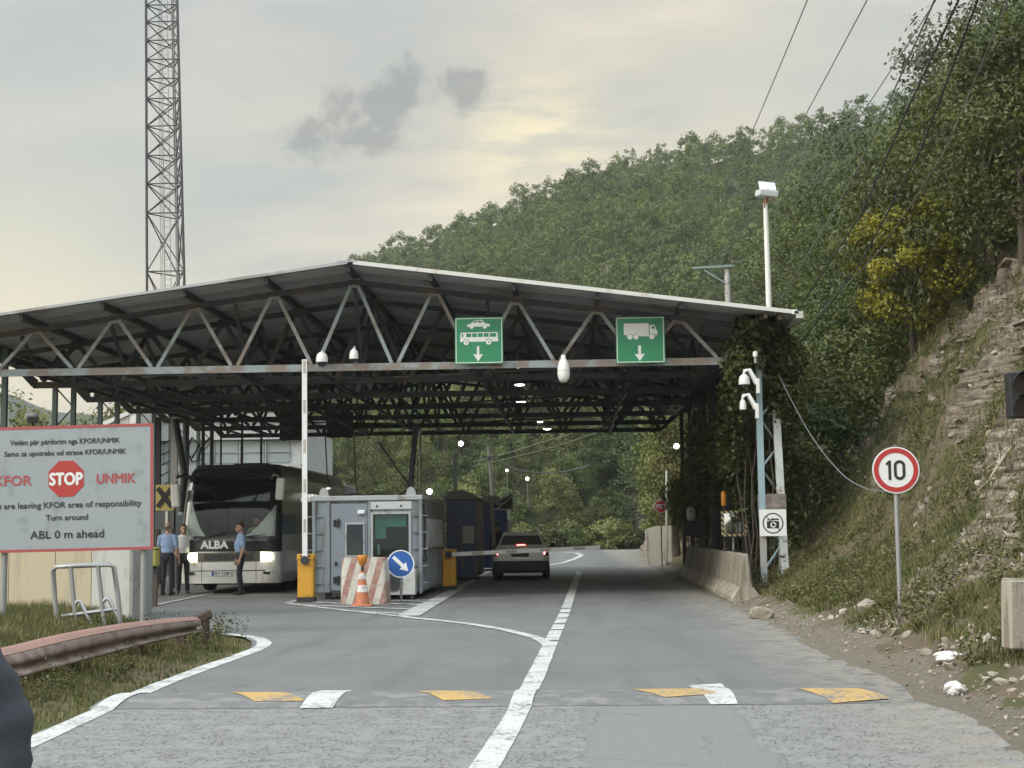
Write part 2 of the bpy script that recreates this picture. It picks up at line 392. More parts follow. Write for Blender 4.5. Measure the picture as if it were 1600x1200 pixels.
c = amix(soil, grassc, 'grass'); c = amix(c, t.mix(t.noise(co, 0.5, 4), (0.035, 0.045, 0.022), (0.075, 0.085, 0.038)), 'wood'); c = amix(c, rockc, 'rock'); c = amix(c, gravc, 'gravel', 0.6)
t.set(b.inputs['Base Color'], c); b.inputs['Roughness'].default_value = 0.95; b.inputs['Specular IOR Level'].default_value = 0.15
bp = t.n('ShaderNodeBump'); bp.inputs['Strength'].default_value = 1.0; bp.inputs['Distance'].default_value = 0.10
t.t.links.new(t.math('ADD', t.noise(co, 9, 8, 0.7), t.math('MULTIPLY', strat, 0.9)), bp.inputs['Height']); t.t.links.new(bp.outputs[0], b.inputs['Normal'])
ground = np_mesh('ground', np.stack([GX, GY, GZ], -1).reshape(-1, 3), GF, m, attrs={'wood': ('POINT', (sstep(GY, 100, 112) * (GZ > 0.3) + sstep(dG, 6.5, 8.5) * (GX > 0)).clip(0, 1).ravel()), 'rock': ('POINT', A_rock.ravel()), 'grass': ('POINT', A_grass.ravel()), 'gravel': ('POINT', A_gravel.ravel())}, smooth=True)
tag(ground, None, None, kind='structure')

# distant mountain ridge beyond the left side
mx_ = np.linspace(-600, -150, 60); mr = []
for k, (yy, hs) in enumerate([(600, 0.0), (640, 0.55), (690, 1.0), (740, 0.0)]):
    mr.append(np.stack([mx_, np.full(60, yy), hs * (38 + 58 * fbm(mx_ * 0.006 + 2, mx_ * 0 + k * .1, 4)) - 2], -1))
MV = np.concatenate(mr); mi_ = np.arange(240).reshape(4, 60)
MF = np.stack([mi_[:-1, :-1], mi_[:-1, 1:], mi_[1:, 1:], mi_[1:, :-1]], -1).reshape(-1, 4)
tag(np_mesh('distant_hills', MV, MF, pm('far_wood', (0.045, 0.06, 0.045), 0.95, scale=0.03, var=0.4), smooth=True), None, None, kind='structure')

# ---- road
m, t, b, out = newmat('asphalt')
co = t.n('ShaderNodeTexCoord').outputs['Object']; px, py, pz = t.sep(co)
base = t.mix(t.noise(co, 0.55, 5, 0.6), (0.102, 0.103, 0.102), (0.182, 0.182, 0.177))
streaks = t.noise(t.comb(t.math('MULTIPLY', px, 2.4), t.math('MULTIPLY', py, 0.22), 0.0), 1.0, 5, 0.6)
base = t.mix(t.math('MULTIPLY', t.step(streaks, 0.47, 0.72), 0.60), base, (0.105, 0.105, 0.105))
wob = t.math('MULTIPLY', t.math('SUBTRACT', t.noise(co, 1.1, 4), 0.5), 0.9)
near = t.math('SUBTRACT', 1.0, t.step(t.math('ADD', py, t.math('MULTIPLY', wob, 0.12)), 12.50, 12.58))
pxw = t.math('ADD', px, t.math('MULTIPLY', wob, 0.5))
patch = t.math('MULTIPLY', t.math('MULTIPLY', t.step(pxw, 0.02, 0.10), t.math('SUBTRACT', 1.0, t.step(pxw, 1.22, 1.30))), near)
old = t.mix(t.noise(co, 2.0, 5, 0.7), (0.185, 0.184, 0.176), (0.27, 0.268, 0.256))
c = t.mix(t.math('MULTIPLY', near, t.math('SUBTRACT', 1.0, patch)), base, old)
c = t.mix(patch, c, t.mix(t.noise(co, 90, 2, 0.7), (0.142, 0.145, 0.147), (0.225, 0.226, 0.222)))
# crazed cracks in the old surface near the hump
warp = t.n('ShaderNodeVectorMath', operation='ADD'); t.t.links.new(co, warp.inputs[0])
nv = t.n('ShaderNodeTexNoise'); nv.inputs['Scale'].default_value = 5.0; nv.inputs['Detail'].default_value = 4; t.t.links.new(co, nv.inputs['Vector'])
sc_ = t.n('ShaderNodeVectorMath', operation='SCALE'); t.t.links.new(nv.outputs['Color'], sc_.inputs[0]); sc_.inputs['Scale'].default_value = 0.16; t.t.links.new(sc_.outputs[0], warp.inputs[1])
vo = t.n('ShaderNodeTexVoronoi'); vo.feature = 'DISTANCE_TO_EDGE'; vo.inputs['Scale'].default_value = 17.0; t.t.links.new(warp.outputs[0], vo.inputs['Vector'])
vo2 = t.n('ShaderNodeTexVoronoi'); vo2.feature = 'DISTANCE_TO_EDGE'; vo2.inputs['Scale'].default_value = 1.1; t.t.links.new(warp.outputs[0], vo2.inputs['Vector'])
crk = t.math('SUBTRACT', 1.0, t.step(vo.outputs['Distance'], 0.015, 0.12))
crk = t.math('MULTIPLY', crk, t.step(t.noise(co, 5.0, 6, 0.75), 0.42, 0.56))
crk = t.math('MULTIPLY', crk, t.math('MULTIPLY', near, t.math('SUBTRACT', 1.0, patch)))
edge = t.math('MULTIPLY', t.math('SUBTRACT', 1.0, t.step(vo2.outputs['Distance'], 0.003, 0.018)), t.math('MULTIPLY', t.step(t.noise(co, .8, 2), .5, .6), 0.55))
crk = t.math('MAXIMUM', crk, edge)
c = t.mix(t.math('MULTIPLY', crk, 0.72), c, (0.060, 0.058, 0.054))
fleck = t.math('MULTIPLY', t.step(t.noise(co, 55, 4, 0.75), 0.56, 0.66), near)
c = t.mix(t.math('MULTIPLY', fleck, 0.40), c, (0.075, 0.073, 0.07))
fleck2 = t.math('MULTIPLY', t.step(t.noise(warp.outputs[0], 48, 4, 0.75), 0.57, 0.66), near)
c = t.mix(t.math('MULTIPLY', fleck2, 0.45), c, (0.40, 0.395, 0.37))
# oil and tyre stains along the lanes
def band(x0, w): return t.math('SUBTRACT', 1.0, t.step(t.math('ABSOLUTE', t.math('SUBTRACT', px, x0)), w * 0.3, w))
oil = t.math('MULTIPLY', t.math('ADD', t.math('MULTIPLY', band(-1.5, 0.9), t.step(py, 26, 34)), t.math('MULTIPLY', band(1.5, 1.0), t.step(py, 24, 36))), t.step(t.noise(t.comb(px, t.math('MULTIPLY', py, 0.3), 0.0), 1.6, 5, 0.6), 0.36, 0.62))
c = t.mix(t.math('MULTIPLY', oil, 0.30), c, (0.055, 0.055, 0.055))
# sandy dust blown in along the right edge
dust = t.math('MULTIPLY', t.step(t.math('ADD', px, t.math('MULTIPLY', wob, 1.0)), 1.7, 2.8), t.step(t.noise(co, 3.5, 6, 0.7), 0.36, 0.62))
c = t.mix(t.math('MULTIPLY', dust, 0.75), c, (0.29, 0.255, 0.20))
grit = t.noise(co, 130, 2, 0.8)
c = t.mix(t.math('MULTIPLY', t.step(grit, 0.56, 0.72), 0.32), c, (0.36, 0.355, 0.34))
t.set(b.inputs['Base Color'], c); b.inputs['Specular IOR Level'].default_value = 0.35
t.set(b.inputs['Roughness'], t.math('SUBTRACT', 0.86, t.math('MULTIPLY', streaks, 0.22)))
bp = t.n('ShaderNodeBump'); bp.inputs['Strength'].default_value = 0.6; bp.inputs['Distance'].default_value = 0.012
t.t.links.new(t.math('SUBTRACT', t.noise(co, 95, 3, 0.7), t.math('MULTIPLY', crk, 1.6)), bp.inputs['Height']); t.t.links.new(bp.outputs[0], b.inputs['Normal'])
ys = np.concatenate([np.arange(-8, 60, 0.4), np.arange(60, 119, 2.0)]); us = np.linspace(0, 1, 26)
xl = road_left(ys) + 0.12 * (vnoise(ys * 1.5, ys * 0) - .5); xr = road_right(ys) + 0.30 * (fbm(ys * 1.1, ys * 0 + 4, 3) - .5)
RX = xl[:, None] * (1 - us) + xr[:, None] * us; RYY = np.repeat(ys[:, None], 26, 1)
ri = np.arange(RX.size).reshape(RX.shape); RF = np.stack([ri[:-1, :-1], ri[:-1, 1:], ri[1:, 1:], ri[1:, :-1]], -1).reshape(-1, 4)
road = np_mesh('road', np.stack([RX, RYY, RX * 0], -1).reshape(-1, 3), RF, m); tag(road, None, None, kind='structure')

def paint(name, col, wear, asph=(0.16, 0.16, 0.16)):
    m, t, b, out = newmat(name); co = t.n('ShaderNodeTexCoord').outputs['Object']
    c = t.mix(t.noise(co, 6, 5, 0.7), tuple(x * 0.82 for x in col), col)
    w = t.math('ADD', t.math('MULTIPLY', t.noise(co, 22, 5, 0.75), 0.6), t.math('MULTIPLY', t.noise(co, 3, 4, 0.6), 0.4))
    c = t.mix(t.step(w, 0.60 - wear * 0.16, 0.68 - wear * 0.10), c, asph)
    t.set(b.inputs['Base Color'], c); b.inputs['Roughness'].default_value = 0.75; b.inputs['Specular IOR Level'].default_value = 0.3; return m
P_white = paint('road_paint_white', (0.55, 0.55, 0.53), 0.75); P_old = paint('road_paint_worn', (0.46, 0.46, 0.44), 0.7)
P_yellow = paint('road_paint_yellow', (0.50, 0.325, 0.11), 0.85)
HY0, HY1 = 12.55, 13.75
def hump_z(y): return 0.040 * math.sin(math.pi * min(max((y - HY0) / (HY1 - HY0), 0), 1)) ** 0.8
RIB = [0]
def ribbon(name, pts, w, mat, dz=0.004, world=False, wob=0.0):
    RIB[0] += 1; dz += 0.0007 * RIB[0]
    pts = [Vector((p[0], p[1], 0)) if world else gz(*p) for p in pts]; dense = []
    for p, q in zip(pts[:-1], pts[1:]):
        k = max(1, int((q - p).length / 0.12)); dense += [p.lerp(q, i / k) for i in range(k)]
    dense.append(pts[-1]); k = 3
    dense = [sum((dense[min(max(i + o, 0), len(dense) - 1)] for o in range(-k, k + 1)), Vector()) / (2 * k + 1) if 0 < i < len(dense) - 1 else dense[i] for i in range(len(dense))]
    L, Rr = [], []
    for i, p in enumerate(dense):
        d = (dense[min(i + 1, len(dense) - 1)] - dense[max(i - 1, 0)]).normalized(); n = Vector((-d.y, d.x, 0))
        ww = w(i / (len(dense) - 1)) if callable(w) else w
        ww += wob * (vnoise(np.array([i * 0.31]), np.array([w * 9 if not callable(w) else 1.]))[0] - 0.5)
        for lst, sg in ((L, 1), (Rr, -1)):
            q = p + n * sg * ww / 2; q.z = hump_z(q.y) * (1 if HY0 < q.y < HY1 else 0) + dz + (0.006 if HY0 < q.y < HY1 else 0); lst.append(q)
    mb = MB(); mb.add(L + Rr, [(i, i + 1, i + 1 + len(L), i + len(L)) for i in range(len(L) - 1)])
    return mb.build(name, mat, road)
ribbon('edge_line', [(-20, 1192), (50, 1160), (120, 1128), (190, 1096), (250, 1070), (330, 1040), (385, 1021), (408, 1012), (415, 1004), (403, 997), (380, 993), (352, 991)], 0.19, P_white, wob=0.03)
ribbon('centre_line', [(730, 1240), (760, 1195), (800, 1130), (818, 1095), (838, 1055), (856, 1015), (861, 1003)], 0.185, P_white, wob=0.02)
for a, bb in (((862, 1001), (869, 985.5)), ((870, 984), (874, 976)), ((874.6, 974.5), (878, 967)), ((878.6, 966), (882, 958.5)), ((882.6, 957.5), (884.6, 952)), ((885, 950.5), (905, 893))):
    ribbon('centre_line', [a, bb], 0.185, P_white)
ribbon('lane_curve', [(636, 965), (700, 971.5), (745, 977), (790, 985), (830, 994.5), (850, 1002), (858, 1010)], 0.17, P_white)
ribbon('island_border', [(448, 943), (520, 952), (575, 958), (640, 965)], 0.16, P_white)
ribbon('island_border', [(449, 942.5), (482, 934)], 0.16, P_white)
ribbon('island_border', [(637, 963), (765, 893)], lambda f: 0.42 - 0.26 * f, P_old)
for pts in ([(466, 945.5), (649, 953)], [(537, 955), (633, 960)], [(608, 943.5), (662, 946)], [(492, 941.5), (530, 944)], [(612, 939), (668, 941)]):
    ribbon('hatch_line', pts, 0.17, P_white)
ribbon('bus_lane_line', [(225, 950), (312, 932), (362, 920)], 0.14, P_old); ribbon('stop_line', [(312, 934), (380, 932.5), (466, 931)], 0.14, P_old)
ribbon('stop_line', [(724, 930), (805, 931), (889, 931)], 0.13, P_old); ribbon('stop_line', [(911, 917.5), (1065, 918)], 0.14, P_old)
ribbon('stop_line', [(915, 891.5), (1024, 890.5)], 0.2, P_old); ribbon('stop_line', [(711, 906.5), (770, 904.5)], 0.14, P_old)
ribbon('lane_curve', [(850, 885), (880, 880), (900, 873), (909, 868), (900, 864.5), (880, 863)], 0.3, P_white)
# speed hump
hb = MB(); n_ = 14
hx = [-4.12, -3.0, -2, -1, 0, 1, 2, 2.62]
rows = [[(x, HY0 + (HY1 - HY0) * j / n_ + 0.05 * math.sin(x * 3), hump_z(HY0 + (HY1 - HY0) * j / n_) + 0.003) for x in hx] for j in range(n_ + 1)]
hb.add([p for r_ in rows for p in r_], [(j * 8 + i, j * 8 + i + 1, j * 8 + i + 9, j * 8 + i + 8) for j in range(n_) for i in range(7)], True)
hump = hb.build('speed_hump', pm('hump_asphalt', (0.140, 0.140, 0.139), 0.85, var=0.25, scale=4, col2=(0.21, 0.205, 0.195), amt=0.5, bump=0.5, bscale=90), road)
def hump_patch(quad, mat):
    q = [gz(*p) for p in quad]; mb = MB(); n = 10; V = []
    for i in range(n + 1):
        for j in range(n + 1):
            p = q[0].lerp(q[1], i / n).lerp(q[3].lerp(q[2], i / n), j / n); V.append((p.x, p.y, hump_z(p.y) + 0.008))
    mb.add(V, [(i * (n + 1) + j, (i + 1) * (n + 1) + j, (i + 1) * (n + 1) + j + 1, i * (n + 1) + j + 1) for i in range(n) for j in range(n)], True)
    mb.build('painted_block', mat, hump)
for quad in ([(355, 1085), (440, 1087), (477, 1101), (398, 1102)], [(650, 1085), (725, 1084), (768, 1098), (692, 1100)], [(965, 1079), (1085, 1077), (1122, 1092), (1038, 1096)], [(1238, 1081), (1340, 1083), (1392, 1096), (1303, 1100)]):
    hump_patch(quad, P_yellow)
for quad in ([(500, 1080), (550, 1080), (520, 1107), (468, 1108)], [(1076, 1072), (1128, 1069), (1153, 1101), (1110, 1102)]): hump_patch(quad, P_white)

# ================================================================== PLANTS
def leaf_mat(name, dark, light, hue=0.0):
    m, t, b, out = newmat(name); m.node_tree.nodes.remove(b)
    oi = t.n('ShaderNodeObjectInfo').outputs['Random']
    c = t.mix(att(t, 'tint'), dark, light)
    h = t.n('ShaderNodeHueSaturation'); t.set(h.inputs['Hue'], t.math('ADD', 0.5 - 0.022 + hue, t.math('MULTIPLY', oi, 0.044)))
    t.set(h.inputs['Value'], t.math('ADD', 0.60, t.math('MULTIPLY', oi, 0.72))); h.inputs['Saturation'].default_value = 1.18; t.t.links.new(c, h.inputs['Color'])
    df = t.n('ShaderNodeBsdfDiffuse'); t.t.links.new(h.outputs[0], df.inputs[0]); tl = t.n('ShaderNodeBsdfTranslucent'); t.t.links.new(h.outputs[0], tl.inputs[0])
    gl = t.n('ShaderNodeBsdfGlossy'); gl.inputs['Roughness'].default_value = 0.45; t.set(gl.inputs[0], (0.9, 0.95, 0.9))
    m1 = t.n('ShaderNodeMixShader'); m1.inputs[0].default_value = 0.28; t.t.links.new(df.outputs[0], m1.inputs[1]); t.t.links.new(tl.outputs[0], m1.inputs[2])
    m2 = t.n('ShaderNodeMixShader'); m2.inputs[0].default_value = 0.035; t.t.links.new(m1.outputs[0], m2.inputs[1]); t.t.links.new(gl.outputs[0], m2.inputs[2])
    t.t.links.new(m2.outputs[0], out.inputs[0]); return m
LEAF = leaf_mat('leaf_green', (0.040, 0.056, 0.018), (0.150, 0.172, 0.055))
LEAF_DARK = leaf_mat('leaf_deep_green', (0.024, 0.037, 0.014), (0.085, 0.110, 0.038))
LEAF_PALE = leaf_mat('leaf_pale_green', (0.095, 0.11, 0.040), (0.25, 0.25, 0.10))
LEAF_GOLD = leaf_mat('leaf_yellowing', (0.10, 0.100, 0.025), (0.30, 0.245, 0.065))
LEAF_GREY = leaf_mat('leaf_silver_green', (0.065, 0.078, 0.048), (0.18, 0.20, 0.13))
BARK = pm('bark', (0.085, 0.068, 0.052), 0.9, var=0.35, scale=6, bump=0.6, bscale=18)
def leaf_quads(rng, C, outward, size, tint, aspect=0.5, up=0.35):
    n = len(C); N = outward + rng.normal(0, 0.75, (n, 3)); N[:, 2] += up; N /= np.linalg.norm(N, axis=1)[:, None] + 1e-9
    Tq = rng.normal(0, 1, (n, 3)); Tq -= (Tq * N).sum(1)[:, None] * N; Tq /= np.linalg.norm(Tq, axis=1)[:, None] + 1e-9
    B = np.cross(N, Tq); s = size * rng.uniform(0.6, 1.35, n)[:, None]
    V = np.stack([C - Tq * s, C + B * s * aspect - N * s * .12, C + Tq * s, C - B * s * aspect - N * s * .12], 1).reshape(-1, 3)
    return V, np.arange(4 * n).reshape(n, 4), tint
def crown_data(rng, H, rad, base, nclump, per, leaf, top=1.0, squash=1.0, dens=0.55):
    """clumps of leaves through an uneven crown between heights base and H"""
    cz, hz = (H + base) / 2, (H - base) / 2; Cs, Os, Ts, centres = [], [], [], []
    for k in range(nclump):
        d = rng.normal(0, 1, 3); d /= np.linalg.norm(d); r = rng.uniform(0.35, 1.0) ** 0.55
        taper = 1.0 - (1.0 - top) * max(0, d[2]) * r
        c = np.array([d[0] * rad * r * taper, d[1] * rad * r * taper * squash, cz + d[2] * hz * r * 0.92]); cr = rad * rng.uniform(0.20, 0.42)
        centres.append(c); n = int(per * rng.uniform(0.6, 1.4)); o = rng.normal(0, 1, (n, 3)); o /= np.linalg.norm(o, axis=1)[:, None]
        rr = rng.uniform(0.15, 1.0, n)[:, None] ** dens
        Cs.append(c + o * rr * cr * np.array([1, 1, 0.8])); Os.append(o * 0.8 + d * 0.4); tk = rng.uniform(0, 1); Ts.append(np.clip(0.55 * tk + 0.45 * rng.uniform(0, 1, n), 0, 1))
    return leaf_quads(rng, np.concatenate(Cs), np.concatenate(Os), leaf, np.concatenate(Ts)), centres
def trunk_mb(rng, H, base, centres, r0, limbs=6):
    mb = MB(); lean = rng.normal(0, 0.05 * H, 2); top = Vector((lean[0], lean[1], base + (H - base) * 0.75))
    pts = [Vector((lean[0] * f * f, lean[1] * f * f, -0.25 + (top.z + 0.25) * f)) for f in np.linspace(0, 1, 6)]
    mb.tube(pts, [r0 * (1.25 if i == 0 else 1 - 0.8 * i / 5) for i in range(6)], 7)
    for i in rng.permutation(len(centres))[:limbs]:
        c = Vector(centres[i]); f = min(0.9, max(0.25, (c.z * 0.62) / max(top.z, .1))); s = Vector((lean[0] * f * f, lean[1] * f * f, f * top.z)); md = s.lerp(c, 0.5) + Vector((0, 0, 0.06 * H))
        mb.tube([s, md, c], [r0 * 0.42, r0 * 0.25, r0 * 0.08], 5)
    return mb
def make_tree(name, label, cat, rng, H, rad, base, nclump, per, leaf, mat, group=None, r0=None, top=1.0, loc=(0, 0, 0), limbs=7, dens=.55):
    (V, F, T), cs = crown_data(rng, H, rad, base, nclump, per, leaf, top, dens=dens)
    t = thing(name, label, cat, loc, 0, group)
    trunk_mb(rng, H, base, cs, r0 or 0.022 * H, limbs).build('trunk', BARK, t)
    np_mesh('crown', V, F, mat, t, {'tint': ('FACE', T)}); return t

# forest on the hillside: the 280 nearest trees one by one, those behind them as one mass
def roofline(u): return np.where(u < 545, 412 + (545 - u) * 0.152, 412 + (u - 545) * 0.107)
def in_sight(P, h, rad):
    """does a tree at P (numpy n x 3), h tall, show above the canopy roof, beside it or below its rear edge"""
    ub, vb = proj(P); ut, vt = proj(P + np.array([0, 0, h])); rp = rad * CAM_F / P[:, 1]
    inside = (ub > -60) & (ub < 1660)
    above = (vt < roofline(ub) - 3) | (ub - rp > 1245); below = (vb > 640) & (ub > 470) & (ub < 1140)
    return inside & (above | below)
cand = []
for k in range(36000):
    y = 114 + (390 - 114) * RNG.random(); a = RNG.uniform(-0.26, 0.40); cand.append((a * y, y))
cand = np.array(cand); e_, yr_ = hill_ridge(cand[:, 0] / cand[:, 1]); cand = cand[cand[:, 1] < yr_ + 5]
cand = cand[(cand[:, 0] > road_right(cand[:, 1]) + 3) | (cand[:, 1] > 119)]
keep = []; cell = {}
for x, y in cand:
    sp = 2.5 + (y - 114) * 0.006; k = (int(x // 4), int(y // 4)); ok = True
    for i in (-1, 0, 1):
        for j in (-1, 0, 1):
            for q in cell.get((k[0] + i, k[1] + j), ()):
                if (q[0] - x) ** 2 + (q[1] - y) ** 2 < sp * sp: ok = False
    if ok: cell.setdefault(k, []).append((x, y)); keep.append((x, y))
keep = np.array(keep); P = np.c_[keep, ground_z(keep[:, 0], keep[:, 1])]
P = P[in_sight(P, 6.0, 2.4)]; P = P[np.argsort(P[:, 1])]
N_SINGLE = 280
HILL_LABEL = 'leafy oak-like tree in the dense wood covering the hillside behind the canopy'
protos = []
for k in range(7):
    protos.append(make_tree('hillside_tree', HILL_LABEL, 'tree', np.random.default_rng(100 + k), 4.3 + 0.25 * k, 1.9, 0.3, 34, 110, 0.098, (LEAF, LEAF, LEAF_DARK, LEAF, LEAF_DARK, LEAF, LEAF_PALE)[k], 'trees covering the hillside', top=0.55 + 0.06 * k, limbs=5))
for i, p in enumerate(P[:N_SINGLE]):
    s = float(RNG.uniform(0.8, 1.25)); rz = float(RNG.uniform(0, 6.28)); loc = (p[0], p[1], p[2] - 0.15)
    if i < 7:
        o = protos[i]; o.location = loc; o.rotation_euler.z = rz; o.scale = (s, s, s)
    else: copy_tree(protos[i % 7], loc, rz, scale=(s, s, s * float(RNG.uniform(0.9, 1.2))))
rest = P[N_SINGLE:]; VV, FF, TT = [], [], []; off = 0
lows = [crown_data(np.random.default_rng(300 + k), 5.0, 2.0, 0.4, 28, 30, 0.17, 0.55 + 0.07 * k)[0] for k in range(6)]
for i, p in enumerate(rest):
    V, F, T = lows[i % 6]; s = RNG.uniform(0.65, 1.4); an = RNG.uniform(0, 6.28); ca, sa = math.cos(an), math.sin(an)
    VV.append(np.c_[(V[:, 0] * ca - V[:, 1] * sa) * s + p[0], (V[:, 0] * sa + V[:, 1] * ca) * s + p[1], V[:, 2] * s * RNG.uniform(.9, 1.25) + p[2] - 0.1]); FF.append(F + off); off += len(V); TT.append(np.clip(T * 0.75 + 0.62 * RNG.random() - 0.24, 0, 1))
far = np_mesh('far_forest', np.concatenate(VV), np.concatenate(FF), LEAF, None, {'tint': ('FACE', np.concatenate(TT))})
tag(far, 'mass of treetops covering the upper hillside up to the skyline', 'forest', kind='stuff')
print('gap', sum((abs(P[:,0]/P[:,1])<.035)&(P[:,1]<140)), 'cand', sum((abs(cand[:,0]/cand[:,1])<.035)&(cand[:,1]<140)), ground_z(np.zeros(8), np.linspace(112,150,8)));print('hill trees', len(P), 'mass', len(rest))

# trees and bushes on the bank beside and beyond the canopy
def on_bank(x, y): return (x, y, gzv(x, y) - 0.12)
rg = np.random.default_rng(21)
bank_protos = [make_tree('bank_tree', 'tall leafy green tree in the wood along the top of the rocky bank', 'tree', np.random.default_rng(400 + k), 6.0 + 0.6 * k, 2.3 + 0.15 * k, 0.9, 52, 300, 0.060, (LEAF, LEAF_DARK, LEAF)[k % 3], 'trees on top of the bank', top=0.75, limbs=9) for k in range(5)]
spots = [(11.6, 33.0), (12.4, 35.5), (10.9, 38.0), (13.6, 37.0), (12.2, 41.5), (10.4, 44.5), (14.5, 42.5), (12.8, 47), (9.6, 50), (11.6, 53), (15.2, 50), (8.4, 55), (13.6, 58), (10.2, 60), (16.5, 58), (7.2, 62), (12.4, 66), (8.8, 68), (15.2, 68), (18.5, 64),
         (6.2, 72), (10.6, 75), (14.4, 77), (19, 76), (7.4, 82), (12.2, 85), (17.2, 87), (22, 84), (6.6, 92), (10.5, 96), (15.4, 98), (20.6, 99), (7.2, 103), (12.6, 107), (18, 109), (8.2, 112), (12.2, 30.0), (14.6, 33)]
for i, (x, y) in enumerate(spots):
    s = float(rg.uniform(0.85, 1.15)); rz = float(rg.uniform(0, 6.28))
    if i < 5: o = bank_protos[i]; o.location = on_bank(x, y); o.rotation_euler.z = rz
    else: o = copy_tree(bank_protos[i % 5], on_bank(x, y), rz, scale=s)
# the ones that stand out
make_tree('yellowing_tree', 'tree with yellow autumn leaves above the rocky slope, the only golden one', 'tree', np.random.default_rng(31), 4.4, 1.7, 0.8, 34, 210, 0.07, LEAF_GOLD, loc=on_bank(8.9, 38.5))
make_tree('silvery_tree', 'tall tree with narrow silver-green leaves rising into the sky beside the wires', 'tree', np.random.default_rng(32), 8.4, 2.3, 3.0, 34, 120, 0.08, LEAF_GREY, loc=on_bank(11.2, 40.0), top=0.8, dens=.8)
make_tree('overhanging_tree', 'dark green tree leaning over the rock face at the picture edge', 'tree', np.random.default_rng(33), 6.2, 2.5, 0.7, 50, 240, 0.07, LEAF, loc=on_bank(10.4, 33.8))
bush_protos = [make_tree('bank_bush', 'dark leafy bush growing low on the bank between canopy and rock face', 'bush', np.random.default_rng(500 + k), 2.6 + 0.5 * k, 1.5 + .2 * k, 0.05, 34, 210, 0.062, (LEAF_DARK, LEAF)[k % 2], 'dark bushes low on the bank', top=0.8, limbs=6, r0=0.05) for k in range(4)]
bspots = [(6.3, 37.5), (7.4, 38.6), (5.7, 40.5), (8.3, 41), (6.9, 42.3), (5.5, 44.5), (7.7, 45.3), (6.3, 47.5), (8.7, 47.8), (5.3, 49.5), (7.1, 51.5), (5.6, 35.3), (9.4, 44.0), (5.1, 53.5), (6.4, 56.5), (9.3, 39.0), (7.9, 53.5)]
for i, (x, y) in enumerate(bspots):
    s = float(rg.uniform(0.85, 1.3)); rz = float(rg.uniform(0, 6.28))
    if i < 4: o = bush_protos[i]; o.location = on_bank(x, y); o.rotation_euler.z = rz
    else: o = copy_tree(bush_protos[i % 4], on_bank(x, y), rz, scale=(s, s, s * float(rg.uniform(1.0, 1.5))))
# pale roadside trees past the end of the canopy on the right, by the stop sign
pp = [make_tree('roadside_tree', 'pale yellow-green tree beside the road beyond the canopy, behind the small stop sign', 'tree', np.random.default_rng(560 + k), 6.5 + k, 1.7 + .2 * k, 0.2, 40, 120, 0.10, LEAF_PALE, 'pale roadside trees past the canopy', top=0.6) for k in range(3)]
for i, (x, y) in enumerate([(4.9, 70.5), (5.9, 76), (4.6, 66.5), (5.4, 84), (6.4, 95), (5.0, 62.0)]):
    if i < 3: o = pp[i]; o.location = on_bank(x, y)
    else: o = copy_tree(pp[i % 3], on_bank(x, y), 1.7 * i)
hb_ = [make_tree('hedge_bush', 'rounded bush in the low hedge across the end of the road, where it bends away', 'bush', np.random.default_rng(640 + k), 2.0 + .3 * k, 1.8, 0.0, 30, 90, 0.12, (LEAF, LEAF_PALE)[k % 2], 'bushes in the hedge at the road bend', r0=.05) for k in range(3)]
for i in range(13):
    x, y = -10.5 + 1.35 * i + float(rg.uniform(-.3, .3)), 117.5 + float(rg.uniform(-1, 1.5)) - (1.0 if i > 9 else 0)
    if i < 3: o = hb_[i]; o.location = (x, y, gzv(x, y) - .1)
    else: o = copy_tree(hb_[i % 3], (x, y, gzv(x, y) - .1), 1.9 * i, scale=float(rg.uniform(.7, 1.15)))
# trees past the left eave
lp = [make_tree('left_side_tree', 'light green tree beyond the left eave of the canopy, above the big sign', 'tree', np.random.default_rng(580 + k), 8.4 + .8 * k, 2.9, 0.6, 44, 90, 0.14, LEAF_PALE, 'trees beyond the left eave', top=0.8) for k in range(3)]
for i, (x, y) in enumerate([(-27.0, 78), (-31.5, 80), (-23.2, 82), (-36, 84), (-28.5, 90), (-20, 92), (-33.5, 76)]):
    if i < 3: o = lp[i]; o.location = (x, y, gzv(x, y)); o.scale = (1, 1, 1.12)
    else: o = copy_tree(lp[i % 3], (x, y, gzv(x, y)), 2.1 * i, scale=(1, 1, 1.12))
# two treetops poking over the ridge of the canopy roof
tp = make_tree('hilltop_tree', 'thin treetop poking up behind the left side of the roof ridge', 'tree', np.random.default_rng(611), 7.2, 1.9, 0.9, 20, 45, 0.22, LEAF_GREY, loc=(-32.6, 172, 24.6), top=.6)

